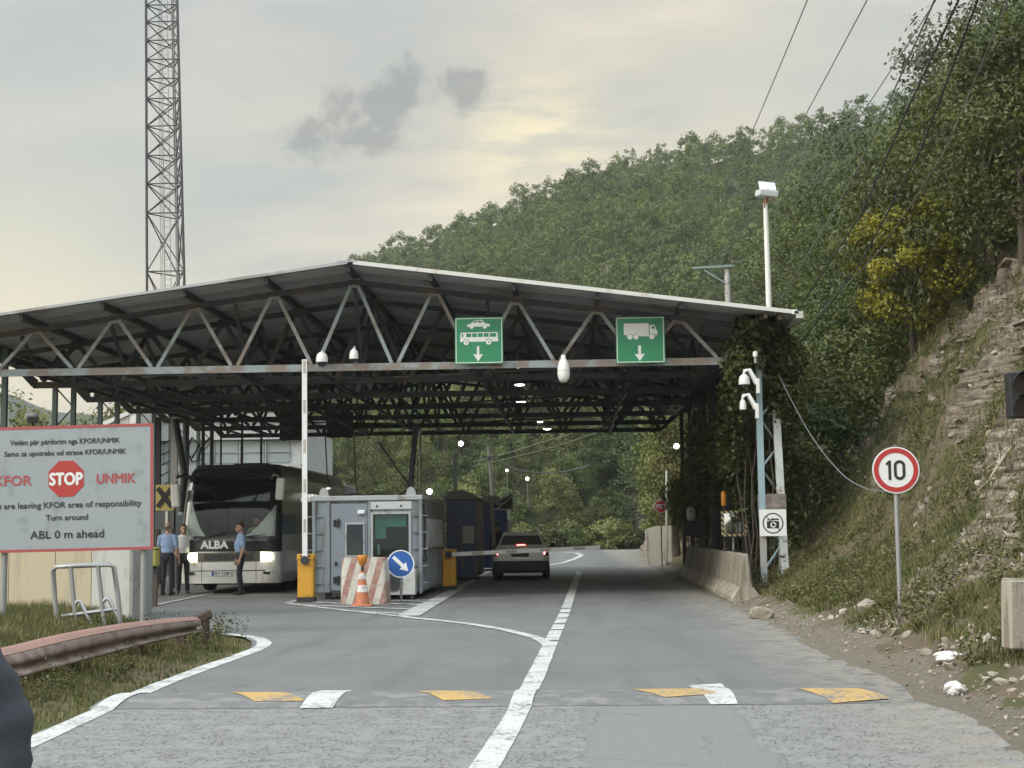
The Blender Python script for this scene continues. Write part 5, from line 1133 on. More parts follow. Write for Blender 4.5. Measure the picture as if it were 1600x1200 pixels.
# concrete stump, litter
a, c2 = gy(1577, 1000, 13.6), gy(1612, 918, 13.6); t = thing('concrete_stump', 'short weathered concrete post standing in the weeds at the right edge', 'post', ((a.x + c2.x) / 2, 13.6, a.z)); mb = MB(); w2 = (c2.x - a.x) / 2; mb.box((0, .1, .22), (w2 * 2, .2, .62), Euler((0, R(2), R(10))), .015); mb.build('block', CONC, t); mb = MB(); mb.box((0, .1, .535), (w2 * 1.7, .16, .02), Euler((0, R(2), R(10))), .004); mb.build('cap', CONC, t)
def litter(label, u, v, sz, seed):
    g = gz(u, v, .12); bm = bmesh.new(); bmesh.ops.create_icosphere(bm, subdivisions=4, radius=.5); rng = np.random.default_rng(seed)
    for vv in bm.verts:
        p = vv.co.copy(); k = .6 + .85 * float(fbm(np.array([p.x * 3.2 + seed]), np.array([p.y * 3.2 + p.z * 4]), 4)[0]); vv.co = Vector((p.x * sz[0], p.y * sz[1], p.z * sz[2])) * k
    me = bpy.data.meshes.new('litter_bag'); bm.to_mesh(me); bm.free(); me.materials.append(pm('plastic_white', (.66, .66, .65), .4, var=.08, scale=8)); o = link('litter_bag', me); o.location = (g.x, g.y, gzv(g.x, g.y) + sz[2] * .3); tag(o, label, 'litter')
litter('crumpled flat white plastic bag on the foot of the bank', 1483, 1034, (.30, .2, .10), 3); litter('small crumpled white bag lying just below the flat one', 1490, 1064, (.17, .15, .13), 5)

# ================================================================== THE BUS
p0, p1 = gy(285, 850, 36.9), gy(447, 850, 36.9)
bus = thing('tour_bus', 'white and black coach with lit headlights facing the camera in the left lane', 'bus', ((p0.x + p1.x) / 2 - .14, 36.9, 0), R(0.5))
BWH = pm('bus_white', (.78, .78, .74), .35, var=.06, scale=1.2, col2=(.62, .60, .53), amt=.25, scale2=2, coat=.3)
BBK = pm('bus_black', (.020, .021, .023), .22, var=.2, coat=.3)
BSD = pm('bus_side_window', (.03, .034, .038), .10, var=.2, spec=.7)
BTOP = pm('bus_roof_dark', (.045, .047, .05), .4, var=.15)
BL2 = 12.0
NF, NC, NS_ = 14, 7, 30                                  # points of the front, of a corner, of a side
def bus_ring(z):
    w = 1.275 - (.10 * max(0, (z - 1.3) / 1.9) ** 2) - (.05 * max(0, .5 - z))
    f = .02 + .50 * max(0, (z - 1.25) / 1.95) ** 1.5 + .06 * max(0, .55 - z)
    if z > 2.95: f += 1.6 * (z - 2.95) ** 1.5; w -= .9 * (z - 2.95) ** 1.7
    rc = .34; pts = []
    for i in range(NF + 1): x = (-w + rc) + 2 * (w - rc) * i / NF; pts.append((x, f + .05 * (x / w) ** 2, z))
    fc_ = f + .05 * ((w - rc) / w) ** 2
    for i in range(1, NC + 1): an = R(90 * i / NC); pts.append((w - rc + rc * math.sin(an), fc_ + rc * (1 - math.cos(an)), z))
    for i in range(1, NS_ + 1): pts.append((w, fc_ + rc + (BL2 - .3 - fc_ - rc) * i / NS_, z))
    for i in range(1, 7): an = R(90 * i / 6); pts.append((w - .3 + .3 * math.cos(an), BL2 - .3 + .3 * math.sin(an), z))
    for i in range(1, 7): x = (w - .3) - 2 * (w - .3) * i / 6; pts.append((x, BL2, z))
    for i in range(1, 7): an = R(90 * i / 6); pts.append((-(w - .3) - .3 * math.sin(an), BL2 - .3 + .3 * math.cos(an), z))
    for i in range(1, NS_ + 1): pts.append((-w, BL2 - .3 - (BL2 - .3 - fc_ - rc) * i / NS_, z))
    for i in range(1, NC): an = R(90 * (1 - i / NC)); pts.append((-(w - rc) - rc * math.sin(an), fc_ + rc * (1 - math.cos(an)), z))
    return pts
zs = [.26, .34, .5, .62, .80, 1.03, 1.12, 1.34, 1.45, 1.7, 2.0, 2.3, 2.6, 2.8, 2.95, 3.05, 3.15, 3.22, 3.26]
rings = [bus_ring(z) for z in zs]; NP = len(rings[0])
body = MB(); scr = MB()
FRONT = set(range(0, NF)) | set(range(NF, NF + 4)) | set(range(NP - 4, NP))
for i in range(len(zs) - 1):
    zm = (zs[i] + zs[i + 1]) / 2
    for j in range(NP):
        q = [rings[i][j], rings[i][(j + 1) % NP], rings[i + 1][(j + 1) % NP], rings[i + 1][j]]
        front = j in FRONT or j in range(NF, NF + NC) or j >= NP - NC
        side = not front
        yy = q[0][1]
        if 1.34 < zm < 2.95 and j in FRONT: scr.add(q, [(0, 1, 2, 3)], True); continue
        if zm > 2.95: k = 1 if front and zm < 3.1 else 2
        elif front: k = 0 if zm < 1.0 else 1
        else: k = 3 if 1.5 < zm < 2.7 and yy < BL2 - .5 else (1 if zm > 2.7 else 0)
        wh = any(abs(yy - yc) < .55 for yc in (2.7, 8.4, 9.8)) and side and zm < .95
        if wh: k = 1
        body.mat(k).add(q, [(0, 1, 2, 3)], True)
body.mat(2).add(rings[-1], [tuple(range(NP))]); body.mat(1).add(rings[0], [tuple(range(NP))[::-1]])
body.build('body', [BWH, BBK, BTOP, BSD], bus); scr.build('windscreen', glass('windscreen_glass', (.80, .83, .82)), bus)
def on_front(x, z, off=.0):                              # a point of the coach's front skin
    r_ = bus_ring(z); best = min((p for p in r_ if p[1] < 1.2), key=lambda p: abs(p[0] - x)); return Vector((x, best[1] - off, z))
# dashboard, interior, seats, curtains
mb = MB(); mb.span((-1.15, .55, 1.0), (1.15, 1.25, 1.42), .05); mb.span((-1.2, 3.6, .9), (1.2, 3.65, 2.9)); mb.span((-1.2, .6, .95), (1.2, 3.6, 1.0)); mb.span((-1.15, .75, 2.9), (1.15, 3.6, 2.94)); mb.build('dashboard', pm('bus_interior', (.09, .095, .10), .8, var=.2), bus)
mb = MB()
for x in (-.85, -.4, .4, .85):
    for y in (2.6, 3.3): mb.span((x - .2, y, 1.0), (x + .2, y + .14, 2.2), .06, 2); mb.span((x - .2, y - .42, 1.0), (x + .2, y, 1.45), .05, 2)
mb.build('seats', pm('seat_cloth', (.085, .06, .065), .9, var=.3, scale=8), bus)
def curtain(sg, top, bot_w, top_w, z0, z1):
    mb = MB(); V = []; n = 18
    for k in range(9):
        f = k / 8; z = z0 + (z1 - z0) * f; w_ = bot_w + (top_w - bot_w) * f ** .7
        for i in range(n + 1):
            x = sg * (1.13 - w_ * i / n); V.append((x, max(on_front(x, max(z, 1.36)).y, 0) + .10 + .022 * math.sin(i * 2.1 + k * .2), z))
    mb.add(V, [(k * (n + 1) + i, k * (n + 1) + i + 1, (k + 1) * (n + 1) + i + 1, (k + 1) * (n + 1) + i) for k in range(8) for i in range(n)], True)
    return mb.build('curtain', pm('curtain_pale', (.58, .64, .62), .8, var=.08, scale=5), bus)
curtain(-1, 0, .52, .10, 1.44, 2.35); curtain(1, 0, .78, .03, 1.42, 2.2); 
mb = MB(); mb.tube([(-1.12, .55, 2.3), (-1.10, .62, 2.55), (-1.08, .7, 2.75)], .035, 6); mb.build('curtain_tie', pm('curtain_pale', (.6, .6, .6)), bus)
# steering wheel
mb = MB(); Mw = Matrix.Translation((.40, 1.14, 1.52)) @ Matrix.Rotation(R(-35), 4, 'X'); mb.ring(.2, .235, -.015, .015, (0, 0), 24, Mw); mb.box((.40, 1.14, 1.52), (.4, .02, .05)); mb.build('steering_wheel', BLACK, bus)
def front_panel(name, x0, x1, z0, z1, off, mat, n=8, parent=None):
    mb = MB(); V = []
    for i in range(n + 1):
        x = x0 + (x1 - x0) * i / n
        for z in (z0, z1): p = on_front(x, z, off); V.append((p.x, p.y, p.z))
    mb.add(V, [(2 * i, 2 * i + 2, 2 * i + 3, 2 * i + 1) for i in range(n)], True); return mb.build(name, mat, parent or bus)
GRILLE = pm('grille_silver', (.16, .155, .145), .35, metal=.6, var=.3, scale=4)
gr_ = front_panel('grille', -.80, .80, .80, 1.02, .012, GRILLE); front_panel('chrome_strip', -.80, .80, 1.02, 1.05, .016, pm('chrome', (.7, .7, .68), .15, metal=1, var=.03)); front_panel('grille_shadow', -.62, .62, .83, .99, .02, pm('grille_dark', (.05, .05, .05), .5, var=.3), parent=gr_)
# headlights: glowing lamps in curved housings
HL = em('headlight_glow', (1.0, .86, .55), 4.5); HL2 = em('headlight_core', (1.0, .90, .66), 16.0)
for sg in (-1, 1):
    xa, xb = (.80, 1.14); mb = MB(); V = []
    n = 8
    for i in range(n + 1):
        x = sg * (xa + (xb - xa) * i / n); lo, hi = .80 + .02 * i / n, 1.03 - .03 * i / n
        for z in (lo, hi): p = on_front(x, z, .022); V.append((p.x, p.y + (.10 if i > 6 else 0) * (i - 6) / 2, p.z))
    mb.add(V, [(2 * i, 2 * i + 2, 2 * i + 3, 2 * i + 1) for i in range(n)], True); hd = mb.build('headlight', HL, bus)
    mb = MB(); [mb.disc(.062, on_front(sg * x, .92).y - .04, on_front(sg * x, .92).y - .024, (sg * x, .915), 18) for x in (.90, 1.02)]; mb.build('lamp_core', HL2, hd)
# lettering, plate, bumper lines, fog lamps, wipers
yb_ = on_front(-.3, 1.18).y
mb = MB(); put_text(mb, 'ALBA', .27, -.36, 1.13, yb_ - .022, .012, 1.0, .68); mb.build('lettering', SIGNW, bus)
mb = MB(); [put_text(mb, ch, .10, x, .875, on_front(x, .9).y - .03, .004) for ch, x in zip('SETRA', (-.38, -.22, -.06, .10, .26))]; mb.build('maker_lettering', pm('letter_dark', (.02, .02, .02), .4), gr_)
yb_ = on_front(-.1, .5).y
mb = MB(); mb.span((-.42, yb_ - .03, .45), (.10, yb_ - .012, .565)); pl = mb.build('number_plate', SIGNW, bus); mb = MB(); mb.span((-.42, yb_ - .033, .452), (-.365, yb_ - .0305, .563)); mb.build('plate_band', BLUE, pl); mb = MB(); put_text(mb, '01·128·I', .105, -.13, .475, yb_ - .034, .002, width=.42); mb.build('plate_characters', BLACK, pl)
front_panel('bumper_slot', -1.05, 1.05, .565, .582, .008, BBK, 14)
for sg in (-1, 1):
    p = on_front(sg * .95, .52); mb = MB(); mb.box((p.x, p.y - .01, .52), (.17, .05, .075), None, .015); mb.build('fog_lamp', BBK, bus)
    for x in (.68,): front_panel('bumper_seam', sg * x, sg * (x + .012), .3, .78, .006, BBK, 1)
mb = MB()
for a_, b_ in (((-.85, 1.30), (-.05, 1.53)), ((.75, 1.30), (-.02, 1.56)), ((.2, 1.36), (.95, 1.46))): mb.tube([on_front(a_[0], a_[1], .03), on_front((a_[0] + b_[0]) / 2, (a_[1] + b_[1]) / 2 + .02, .05), on_front(b_[0], b_[1], .04)], .014, 6)
mb.build('wiper', BLACK, bus)
front_panel('windscreen_ledge', -.85, .95, 1.30, 1.37, .012, pm('ledge_grey', (.12, .12, .125), .4), 10)
for sg, x0, zt, hh in ((-1, -1.30, 2.20, .60), (1, 1.30, 2.32, .56)):
    mb = MB(); mb.box((sg * 1.32, -.12, zt + .25 - hh / 2 + .3), (.22, .16, hh), Euler((0, R(sg * 4), 0)), .06, 3); mi_o = mb.build('mirror', pm('mirror_white', (.60, .61, .58), .35, var=.05), bus)
    mb = MB(); mb.box((sg * 1.32, -.036, zt + .25 - hh / 2 + .3), (.17, .012, hh * .86), Euler((0, R(sg * 4), 0)), .004); mb.build('mirror_glass', DARKGL, mi_o)
    mb = MB(); top = on_front(sg * 1.0, 2.9); mb.tube([(sg * .98, top.y + .05, 2.85), (sg * 1.14, .1, 2.98), (sg * 1.30, -.08, 2.92), (sg * 1.32, -.12, zt + .5)], [.05, .05, .045, .04], 8); mb.build('mirror_arm', BBK, mi_o)
for sg in (-1, 1):
    for y in (2.7, 8.4, 9.8):
        Mw = Matrix.Translation((sg * 1.12, y, .5)) @ Matrix.Rotation(R(90), 4, 'Z')
        mb = MB(); mb.lathe([(.34, -.13), (.48, -.12), (.50, -.06), (.50, .08), (.48, .13), (.34, .14)], (0, 0, 0), 26, Matrix.Translation((sg * 1.10, y, .5)) @ Matrix.Rotation(R(90), 4, 'Y')); wo = mb.build('wheel', pm('tyre', (.025, .025, .027), .85, var=.2), bus)
        mb = MB(); mb.lathe([(.05, -.10), (.30, -.11), (.34, -.125), (.34, .135), (.30, .12), (.05, .10)], (0, 0, 0), 20, Matrix.Translation((sg * 1.10, y, .5)) @ Matrix.Rotation(R(90), 4, 'Y')); mb.build('rim', GALV, wo)
mb = MB(); mb.span((-1.1, .9, .2), (1.1, 11, .3)); mb.build('underbody', BLACK, bus)
mb = MB(); [mb.span((-.5, y, 3.26), (.5, y + 1.3, 3.38), .08, 2) for y in (2.6, 7.5)]; mb.build('roof_hatch', BTOP, bus)

# ================================================================== THE CAR
CARP = pm('car_silver', (.84, .85, .82), .25, metal=.0, var=.02, coat=1.0)
CARD = pm('car_black_plastic', (.018, .019, .022), .55, var=.2)
c0, c1 = gz(770, 905.5), gz(860, 905.5); car = thing('parked_car', 'silver saloon car seen from behind with lit tail lamps, waiting at the lowered boom', 'car', ((c0.x + c1.x) / 2, 45.4, 0), R(1.0))
def sect(w, zb, zt, y, cr_=.10, mid=None):
    zm_ = zb + (zt - zb) * .55; P_ = [(-w * .90, zb), (-w, zb + .14), (-w, zm_), (-w * .965, zt - cr_), (-w * .88, zt - .01), (-w * .45, zt + .012), (0, zt + .018)]
    P_ = P_ + [(-x, z) for x, z in P_[-2::-1]]; return [(x, y, z) for x, z in P_]
st_ = [(.70, .50, .86, -.02), (.80, .40, .955, .03), (.845, .32, .99, .12), (.875, .26, 1.01, .45), (.88, .22, 1.0, 1.1), (.88, .22, .98, 2.4), (.88, .22, .95, 3.2), (.86, .25, .86, 3.9), (.80, .30, .72, 4.35), (.66, .36, .60, 4.5)]
def smooth_rings(st, k=3):
    out = []
    for a_, b_ in zip(st[:-1], st[1:]):
        for i in range(k): f = i / k; out.append(tuple(p + (q - p) * f for p, q in zip(a_, b_)))
    return out + [st[-1]]
mb = MB(); mb.loft([sect(*s_[:3], s_[3]) for s_ in smooth_rings(st_)]); mb.build('body', CARP, car)
# cabin
cab = [(.74, .72, .97), (.73, .735, 1.03)]; mb = MB()
def cabring(z):
    f = (z - .96) / (1.43 - .96); w_ = .775 - .20 * f - .03 * f * f; y0_ = .50 + .72 * f ** 1.05; y1_ = 3.25 - .95 * f
    return [(x * 1.0, y_, z) for x, y_ in [(-w_ * .93, y0_ + .0), (-w_ * .5, y0_ - .05), (0, y0_ - .065), (w_ * .5, y0_ - .05), (w_ * .93, y0_), (w_, y0_ + .12), (w_, (y0_ + y1_) / 2), (w_ * .97, y1_ - .1), (w_ * .8, y1_), (0, y1_ + .06), (-w_ * .8, y1_), (-w_ * .97, y1_ - .1), (-w_, (y0_ + y1_) / 2), (-w_, y0_ + .12)]]
rg_ = [cabring(z) for z in (.96, 1.06, 1.16, 1.26, 1.345, 1.40)]; top_ = [(x * .93, 1.25 + (y_ - 1.25) * .93 + .05, 1.435) for x, y_, z in rg_[-1]]; mb.loft(rg_ + [top_]); 
mb.build('cabin', CARP, car)
CARG = pm('car_window', (.10, .115, .105), .06, var=.2, scale=2, spec=.8)
mb = MB(); V = []
for z in (1.05, 1.12, 1.19, 1.26, 1.335):
    f = (z - .96) / .47; w_ = (.775 - .20 * f - .03 * f * f) * .90; y0_ = .50 + .72 * f ** 1.05
    for i in range(9): x = -w_ + 2 * w_ * i / 8; V.append((x, y0_ - .062 * (1 - (abs(x) / w_) ** 2) - .010, z))
mb.add(V, [(r_ * 9 + i, r_ * 9 + i + 1, r_ * 9 + i + 10, r_ * 9 + i + 9) for r_ in range(4) for i in range(8)], True); mb.build('rear_window', CARG, car)
mb = MB()
for sg in (-1, 1):
    V = []
    for z in (1.03, 1.33):
        f = (z - .96) / .47; w_ = .775 - .20 * f - .03 * f * f; V += [(sg * (w_ + .006), .75 + .65 * f, z), (sg * (w_ + .006), 2.95 - .8 * f, z)]
    mb.add(V, [(0, 1, 3, 2)])
mb.build('side_window', CARG, car)
TL = em('tail_lamp_glow', (1.0, .05, .06), 2.2, (.3, .02, .02)); TLH = em('tail_lamp_hot', (1.0, .22, .22), 9, (.5, .1, .1)); TLD = pm('tail_lamp_red', (.22, .012, .014), .25, var=.1, spec=.7)
for sg in (-1, 1):
    mb = MB(); mb.box((sg * .735, .055, .795), (.20, .10, .20), Euler((0, 0, R(sg * 22))), .04, 2); lamp = mb.build('tail_lamp', TLD, car)
    mb = MB(); mb.disc(.045, -.012, .02, (sg * .70, .80), 14); mb.build('lamp_core', TLH, lamp)
mb = MB(); mb.box((0, .50, 1.052), (.26, .03, .022), None, .008); mb.build('brake_light', em('brake_glow', (1.0, .07, .06), 12), car)
mb = MB(); mb.span((-.30, -.05, .70), (.24, -.02, .93), .02); mb.build('plate_recess', CARD, car); mb = MB(); mb.span((-.26, -.062, .745), (.20, -.051, .85)); npl = mb.build('number_plate', pm('plate_dim', (.10, .11, .11), .4, var=.1), car)
mb = MB(); mb.box((0, -.035, .63), (1.15, .05, .035), None, .012); mb.build('trim_strip', pm('chrome', (.7, .7, .68), .15, metal=1), car)
mb = MB(); mb.box((0, .06, .40), (1.70, .36, .34), None, .07, 3); mb.build('bumper', CARD, car)
mb = MB()
mb.span((-.80, .05, .985), (.80, .5, 1.0)) if False else mb.box((0, .16, 1.012), (1.36, .20, .02), None, .008); mb.build('boot_edge', CARP, car)
for sg in (-1, 1):
    for y in (.95, 3.6):
        Mw = Matrix.Translation((sg * .76, y, .315)) @ Matrix.Rotation(R(90), 4, 'Y')
        mb = MB(); mb.lathe([(.20, -.11), (.30, -.115), (.315, -.08), (.315, .08), (.30, .115), (.20, .11)], n=26, M=Mw); wo = mb.build('wheel', MATS['tyre'], car); mb = MB(); mb.lathe([(.04, -.10), (.19, -.105), (.21, -.112), (.21, .117), (.19, .107), (.04, .10)], n=20, M=Mw); mb.build('rim', GALV, wo)
    mb = MB(); mb.box((sg * .98, 2.55, 1.02), (.20, .10, .13), None, .035, 2); mb.build('door_mirror', BLACK, car)
mb = MB(); mb.span((-.7, .4, .19), (.7, 4.2, .25)); mb.build('underbody', CARD, car)

# ================================================================== PEOPLE
SKIN = pm('skin', (.36, .21, .15), .55, var=.08, scale=6); SHIRT_B = pm('shirt_light_blue', (.235, .335, .52), .85, var=.08, scale=6, bump=.25, bscale=14); SHIRT_W = pm('shirt_white', (.62, .63, .64), .85, var=.05, scale=6, bump=.2, bscale=14)
TROUS = pm('trousers_navy', (.020, .022, .032), .85, var=.2, scale=5, bump=.2, bscale=12); SHOE = pm('shoe_black', (.016, .015, .015), .35); HAIRD = pm('hair_dark', (.035, .022, .015), .7, var=.3, scale=20); HAIRG = pm('hair_grey', (.14, .12, .10), .8, var=.3, scale=20); BELT = pm('belt_black', (.015, .015, .016), .5)
JACKET = pm('jacket_dark', (.03, .032, .04), .85, var=.2, bump=.2, bscale=14)
def capsule(V, F, a, b, ra, rb, n=12, sq=(1, 1)):
    a, b = Vector(a), Vector(b); d = b - a; L = d.length; d = d / L if L > 1e-6 else Vector((0, 0, 1)); up = Vector((0, 1, 0)) if abs(d.y) < .9 else Vector((1, 0, 0))
    x = d.cross(up).normalized(); y = x.cross(d).normalized(); o = len(V); rows = []
    prof = [(-ra * math.cos(R(t)), ra * math.sin(R(t))) for t in (8, 35, 62, 90)] + [(L + rb * math.sin(R(t)), rb * math.cos(R(t))) for t in (0, 28, 55, 82)]
    for h, r in prof: rows.append([a + d * h + (x * math.cos(6.2832 * j / n) * sq[0] + y * math.sin(6.2832 * j / n) * sq[1]) * r for j in range(n)])
    for r in rows: V.extend(r)
    for i in range(len(rows) - 1):
        for j in range(n): F.append((o + i * n + j, o + i * n + (j + 1) % n, o + (i + 1) * n + (j + 1) % n, o + (i + 1) * n + j))
    F.append(tuple(o + j for j in range(n))[::-1]); F.append(tuple(o + (len(rows) - 1) * n + j for j in range(n)))
def ellip(V, F, c, r, n=14, m_=9):
    o = len(V)
    for i in range(m_ + 1):
        th = math.pi * (0.03 + .94 * i / m_)
        for j in range(n): V.append(Vector((c[0] + r[0] * math.sin(th) * math.cos(6.2832 * j / n), c[1] + r[1] * math.sin(th) * math.sin(6.2832 * j / n), c[2] + r[2] * math.cos(th))))
    for i in range(m_):
        for j in range(n): F.append((o + i * n + j, o + (i + 1) * n + j, o + (i + 1) * n + (j + 1) % n, o + i * n + (j + 1) % n))
    F.append(tuple(o + j for j in range(n))); F.append(tuple(o + m_ * n + j for j in range(n))[::-1])
def person(label, loc, rz, pose, shirt, hair=HAIRD, bald=False, trousers=TROUS, longsleeve=False, h=1.75, voxel=.0095, belly=0.0, seat=False):
    """faces -Y; pose gives elbow and wrist points of the left (-x) and right (+x) arm, and feet or knees"""
    t = thing('person', label, 'person', loc, rz); s = h / 1.75; V, F, seg = [], [], []
    def C(a, b, ra, rb, tagk, sq=(1, 1), n=12): seg.append((Vector(a), Vector(b), tagk)); capsule(V, F, a, b, ra, rb, n, sq)
    hd = Vector(pose.get('head', (0, -.02, 1.615))); hp = pose.get('hip', .93); tl = Vector(pose.get('lean', (0, 0, 0)))
    ch = Vector((0, 0, 1.30)) + tl; pv = Vector((0, .0, hp))
    C(pv + Vector((0, 0, .0)), pv + Vector((0, 0, .14)), .155, .150, 'T' , (1.05, .78), 18)
    C(pv + Vector((0, -.01 - belly * .5, .16)), ch + Vector((0, -.015 - belly, -.10)), .145 + belly, .158 + belly * .6, 'S', (1.05, .74), 18)
    C(ch + Vector((0, 0, -.10)), ch + Vector((0, .0, .06)), .165, .155, 'S', (1.10, .70), 18)
    for sg in (-1, 1): C(ch + Vector((0, 0, .11)), ch + Vector((sg * .165, .0, .10)), .075, .068, 'S')
    C(ch + Vector((0, .01, .14)), hd + Vector((0, .025, -.10)), .060, .055, 'N')
    ellip(V, F, hd + Vector((0, .012, .035)), (.078, .098, .105)); ellip(V, F, hd + Vector((0, -.035, -.045)), (.058, .062, .072)); seg.append((hd + Vector((0, 0, -.06)), hd + Vector((0, 0, .08)), 'H'))
    C(hd + Vector((0, -.088, .015)), hd + Vector((0, -.108, -.022)), .010, .015, 'H', n=8); C(hd + Vector((-.03, -.082, .03)), hd + Vector((.03, -.082, .03)), .014, .014, 'H', n=8); C(hd + Vector((-.018, -.088, -.062)), hd + Vector((.018, -.088, -.062)), .011, .011, 'H', n=8)
    for sg in (-1, 1): ellip(V, F, hd + Vector((sg * .080, .015, .0)), (.012, .022, .034), 8, 6)
    for sg, key in ((-1, 'L'), (1, 'R')):
        el, wr = Vector(pose['el' + key]), Vector(pose['wr' + key]); sh = ch + Vector((sg * .185, .005, .095))
        mid_ = sh.lerp(el, .62)
        if longsleeve: C(sh, el, .058, .048, 'S'); C(el, wr, .046, .036, 'S')
        else: C(sh, mid_, .066, .062, 'S'); C(mid_, el, .047, .042, 'A'); C(el, el.lerp(wr, .35), .043, .041, 'A'); C(el.lerp(wr, .35), wr, .041, .027, 'A')
        d = (wr - el).normalized(); side = Vector((sg, 0, 0)) - d * d.x * sg; side = side.normalized() if side.length > .1 else Vector((0, -1, 0)); fw = d.cross(side).normalized()
        if fw.y > 0: fw = -fw
        pc = wr + d * .055; C(wr, pc + d * .03, .026, .030, 'A', (1.0, 1.0)); C(pc + fw * .022, pc + d * .035 + fw * .018, .018, .017, 'A', n=8); C(pc - fw * .022, pc + d * .035 - fw * .018, .018, .017, 'A', n=8)
        for i, (o_, ln) in enumerate(((.030, .070), (.011, .080), (-.010, .074), (-.029, .058))):
            b0 = pc + d * .035 + fw * o_; b1 = b0 + d * ln * .5 - side * .006; b2 = b1 + d * ln * .42 - side * .022; C(b0, b1, .0105, .0098, 'A', n=7); C(b1, b2, .0098, .0085, 'A', n=7)
        t0 = wr + d * .02 + fw * .025; t1 = t0 + d * .035 + fw * .022; C(t0, t1, .013, .011, 'A', n=7); C(t1, t1 + d * .03 + fw * .002, .011, .009, 'A', n=7)
        hipj = pv + Vector((sg * .092, 0, -.02)); kn, an = Vector(pose['kn' + key]), Vector(pose['an' + key])
        C(hipj, kn, .095, .066, 'T'); C(kn, kn.lerp(an, .4), .064, .062, 'T'); C(kn.lerp(an, .4), an + Vector((0, 0, .0)), .062, .050, 'T')
        tdir = Vector(pose.get('toe' + key, (sg * .12, -1, 0))).normalized()
        C(an + Vector((0, 0, -.045)) - tdir * .05, an + Vector((0, 0, -.05)) + tdir * .16, .042, .036, 'O', (1, .9))
    me = bpy.data.meshes.new('tmp'); me.from_pydata([tuple(v * s) for v in V], [], F); ob = bpy.data.objects.new('tmp', me); COL.objects.link(ob)
    md = ob.modifiers.new('r', 'REMESH'); md.mode = 'VOXEL'; md.voxel_size = voxel; md.use_smooth_shade = True; sm2 = ob.modifiers.new('s', 'SMOOTH'); sm2.factor = .5; sm2.iterations = 2
    dg = bpy.context.evaluated_depsgraph_get(); nm = bpy.data.meshes.new_from_object(ob.evaluated_get(dg)); bpy.data.objects.remove(ob); nm.name = 'body'
    nm.materials.clear()
    for m_ in (SKIN, shirt, trousers, SHOE, BELT): nm.materials.append(m_)
    n = len(nm.polygons); cen = np.empty(n * 3, np.float32); nm.polygons.foreach_get('center', cen); cen = cen.reshape(-1, 3) / s; best = np.full(n, 9.0); kind = np.zeros(n, int)
    kmap = {'N': 0, 'H': 0, 'A': 0, 'S': 1, 'T': 2, 'O': 3}
    for a, b, k in seg:
        A_, B_ = np.array(a), np.array(b); d = B_ - A_; L2 = max((d * d).sum(), 1e-9); tt = np.clip(((cen - A_) @ d) / L2, 0, 1); ds = np.linalg.norm(cen - (A_ + tt[:, None] * d), axis=1)
        ds = ds - {'S': .05 if abs((b - a).x) < .12 else .02, 'T': .03}.get(k, 0); w_ = ds < best; best[w_] = ds[w_]; kind[w_] = kmap[k]
    if not seat:
        tors = (np.abs(cen[:, 0]) < .20) & (cen[:, 2] > hp - .1) & (kind != 0) & (kind != 3)
        kind[tors & (cen[:, 2] > hp + .10)] = 1; kind[tors & (cen[:, 2] <= hp + .10)] = 2; kind[tors & (np.abs(cen[:, 2] - hp - .085) < .018)] = 4
    kind[(cen[:, 2] > hd.z - .12) & (np.abs(cen[:, 0] - hd.x) < .12) & (np.abs(cen[:, 1] - hd.y) < .16)] = 0
    nm.polygons.foreach_set('material_index', kind.astype(np.int32)); nm.polygons.foreach_set('use_smooth', np.ones(n, bool)); link('body', nm, t)
    # hair
    Vh, Fh = [], []; ellip(Vh, Fh, hd + Vector((0, .022, .048)), (.084, .100, .104), 20, 14); mb = MB()
    keepf = []
    for f in Fh:
        c_ = sum((Vh[i] for i in f), Vector()) / len(f) - hd
        ok_ = (c_.z > .065 - .5 * (c_.y + .02) and c_.z > -.05) if not bald else (c_.y > .0 and -.045 < c_.z < .06 and abs(c_.x) > .0 and c_.z < .055)
        if ok_: keepf.append(f)
    mb.add([v * s for v in Vh], keepf, True); mb.build('hair', hair, t)
    mb = MB(); [mb.lathe([(.004, -.004), (.008, 0), (.004, .004)], (hd + Vector((sg * .03, -.091, .012))) * s, 8) for sg in (-1, 1)]; mb.build('eyes', BLACK, t)
    return t
STAND = dict(elL=(-.25, .02, 1.12), wrL=(-.26, -.06, .87), elR=(.25, .02, 1.12), wrR=(.26, -.06, .87), knL=(-.10, -.01, .50), anL=(-.11, .03, .10), knR=(.10, -.01, .50), anR=(.11, .03, .10))
g = gz(375, 930); person('man in a light blue shirt and navy trousers standing alone before the coach', (g.x, 36.05, 0), R(-68), dict(STAND, anL=(-.10, .05, .10), anR=(.10, -.02, .10), knR=(.10, -.06, .5), wrL=(-.25, -.05, .87)), SHIRT_B, HAIRD, h=1.76, belly=.02)
g = gz(264, 930); person('bald man in a light blue shirt with his back turned, left of the coach', (g.x, 36.3, 0), R(172), dict(STAND, elR=(.26, -.04, 1.13), wrR=(.20, -.22, 1.02)), SHIRT_B, HAIRG, bald=True, h=1.78, belly=.03)
g = gz(276, 929); person('person in a white shirt standing close behind the bald man beside the coach', (g.x + .12, 36.95, 0), R(20), dict(STAND, elL=(-.26, -.02, 1.13), wrL=(-.2, -.2, 1.0)), SHIRT_W, HAIRD, h=1.74)
g = gz(776, 880); person('person in dark clothes standing by the kiosks left of the white car', (gy(776, 850, 50).x, 50.0, 0), R(150), STAND, JACKET, HAIRD, longsleeve=True, h=1.75, voxel=.014)
bm_ = FRAMES[bus.name]; pd = bm_ @ Vector((.40, 1.55, 1.02))
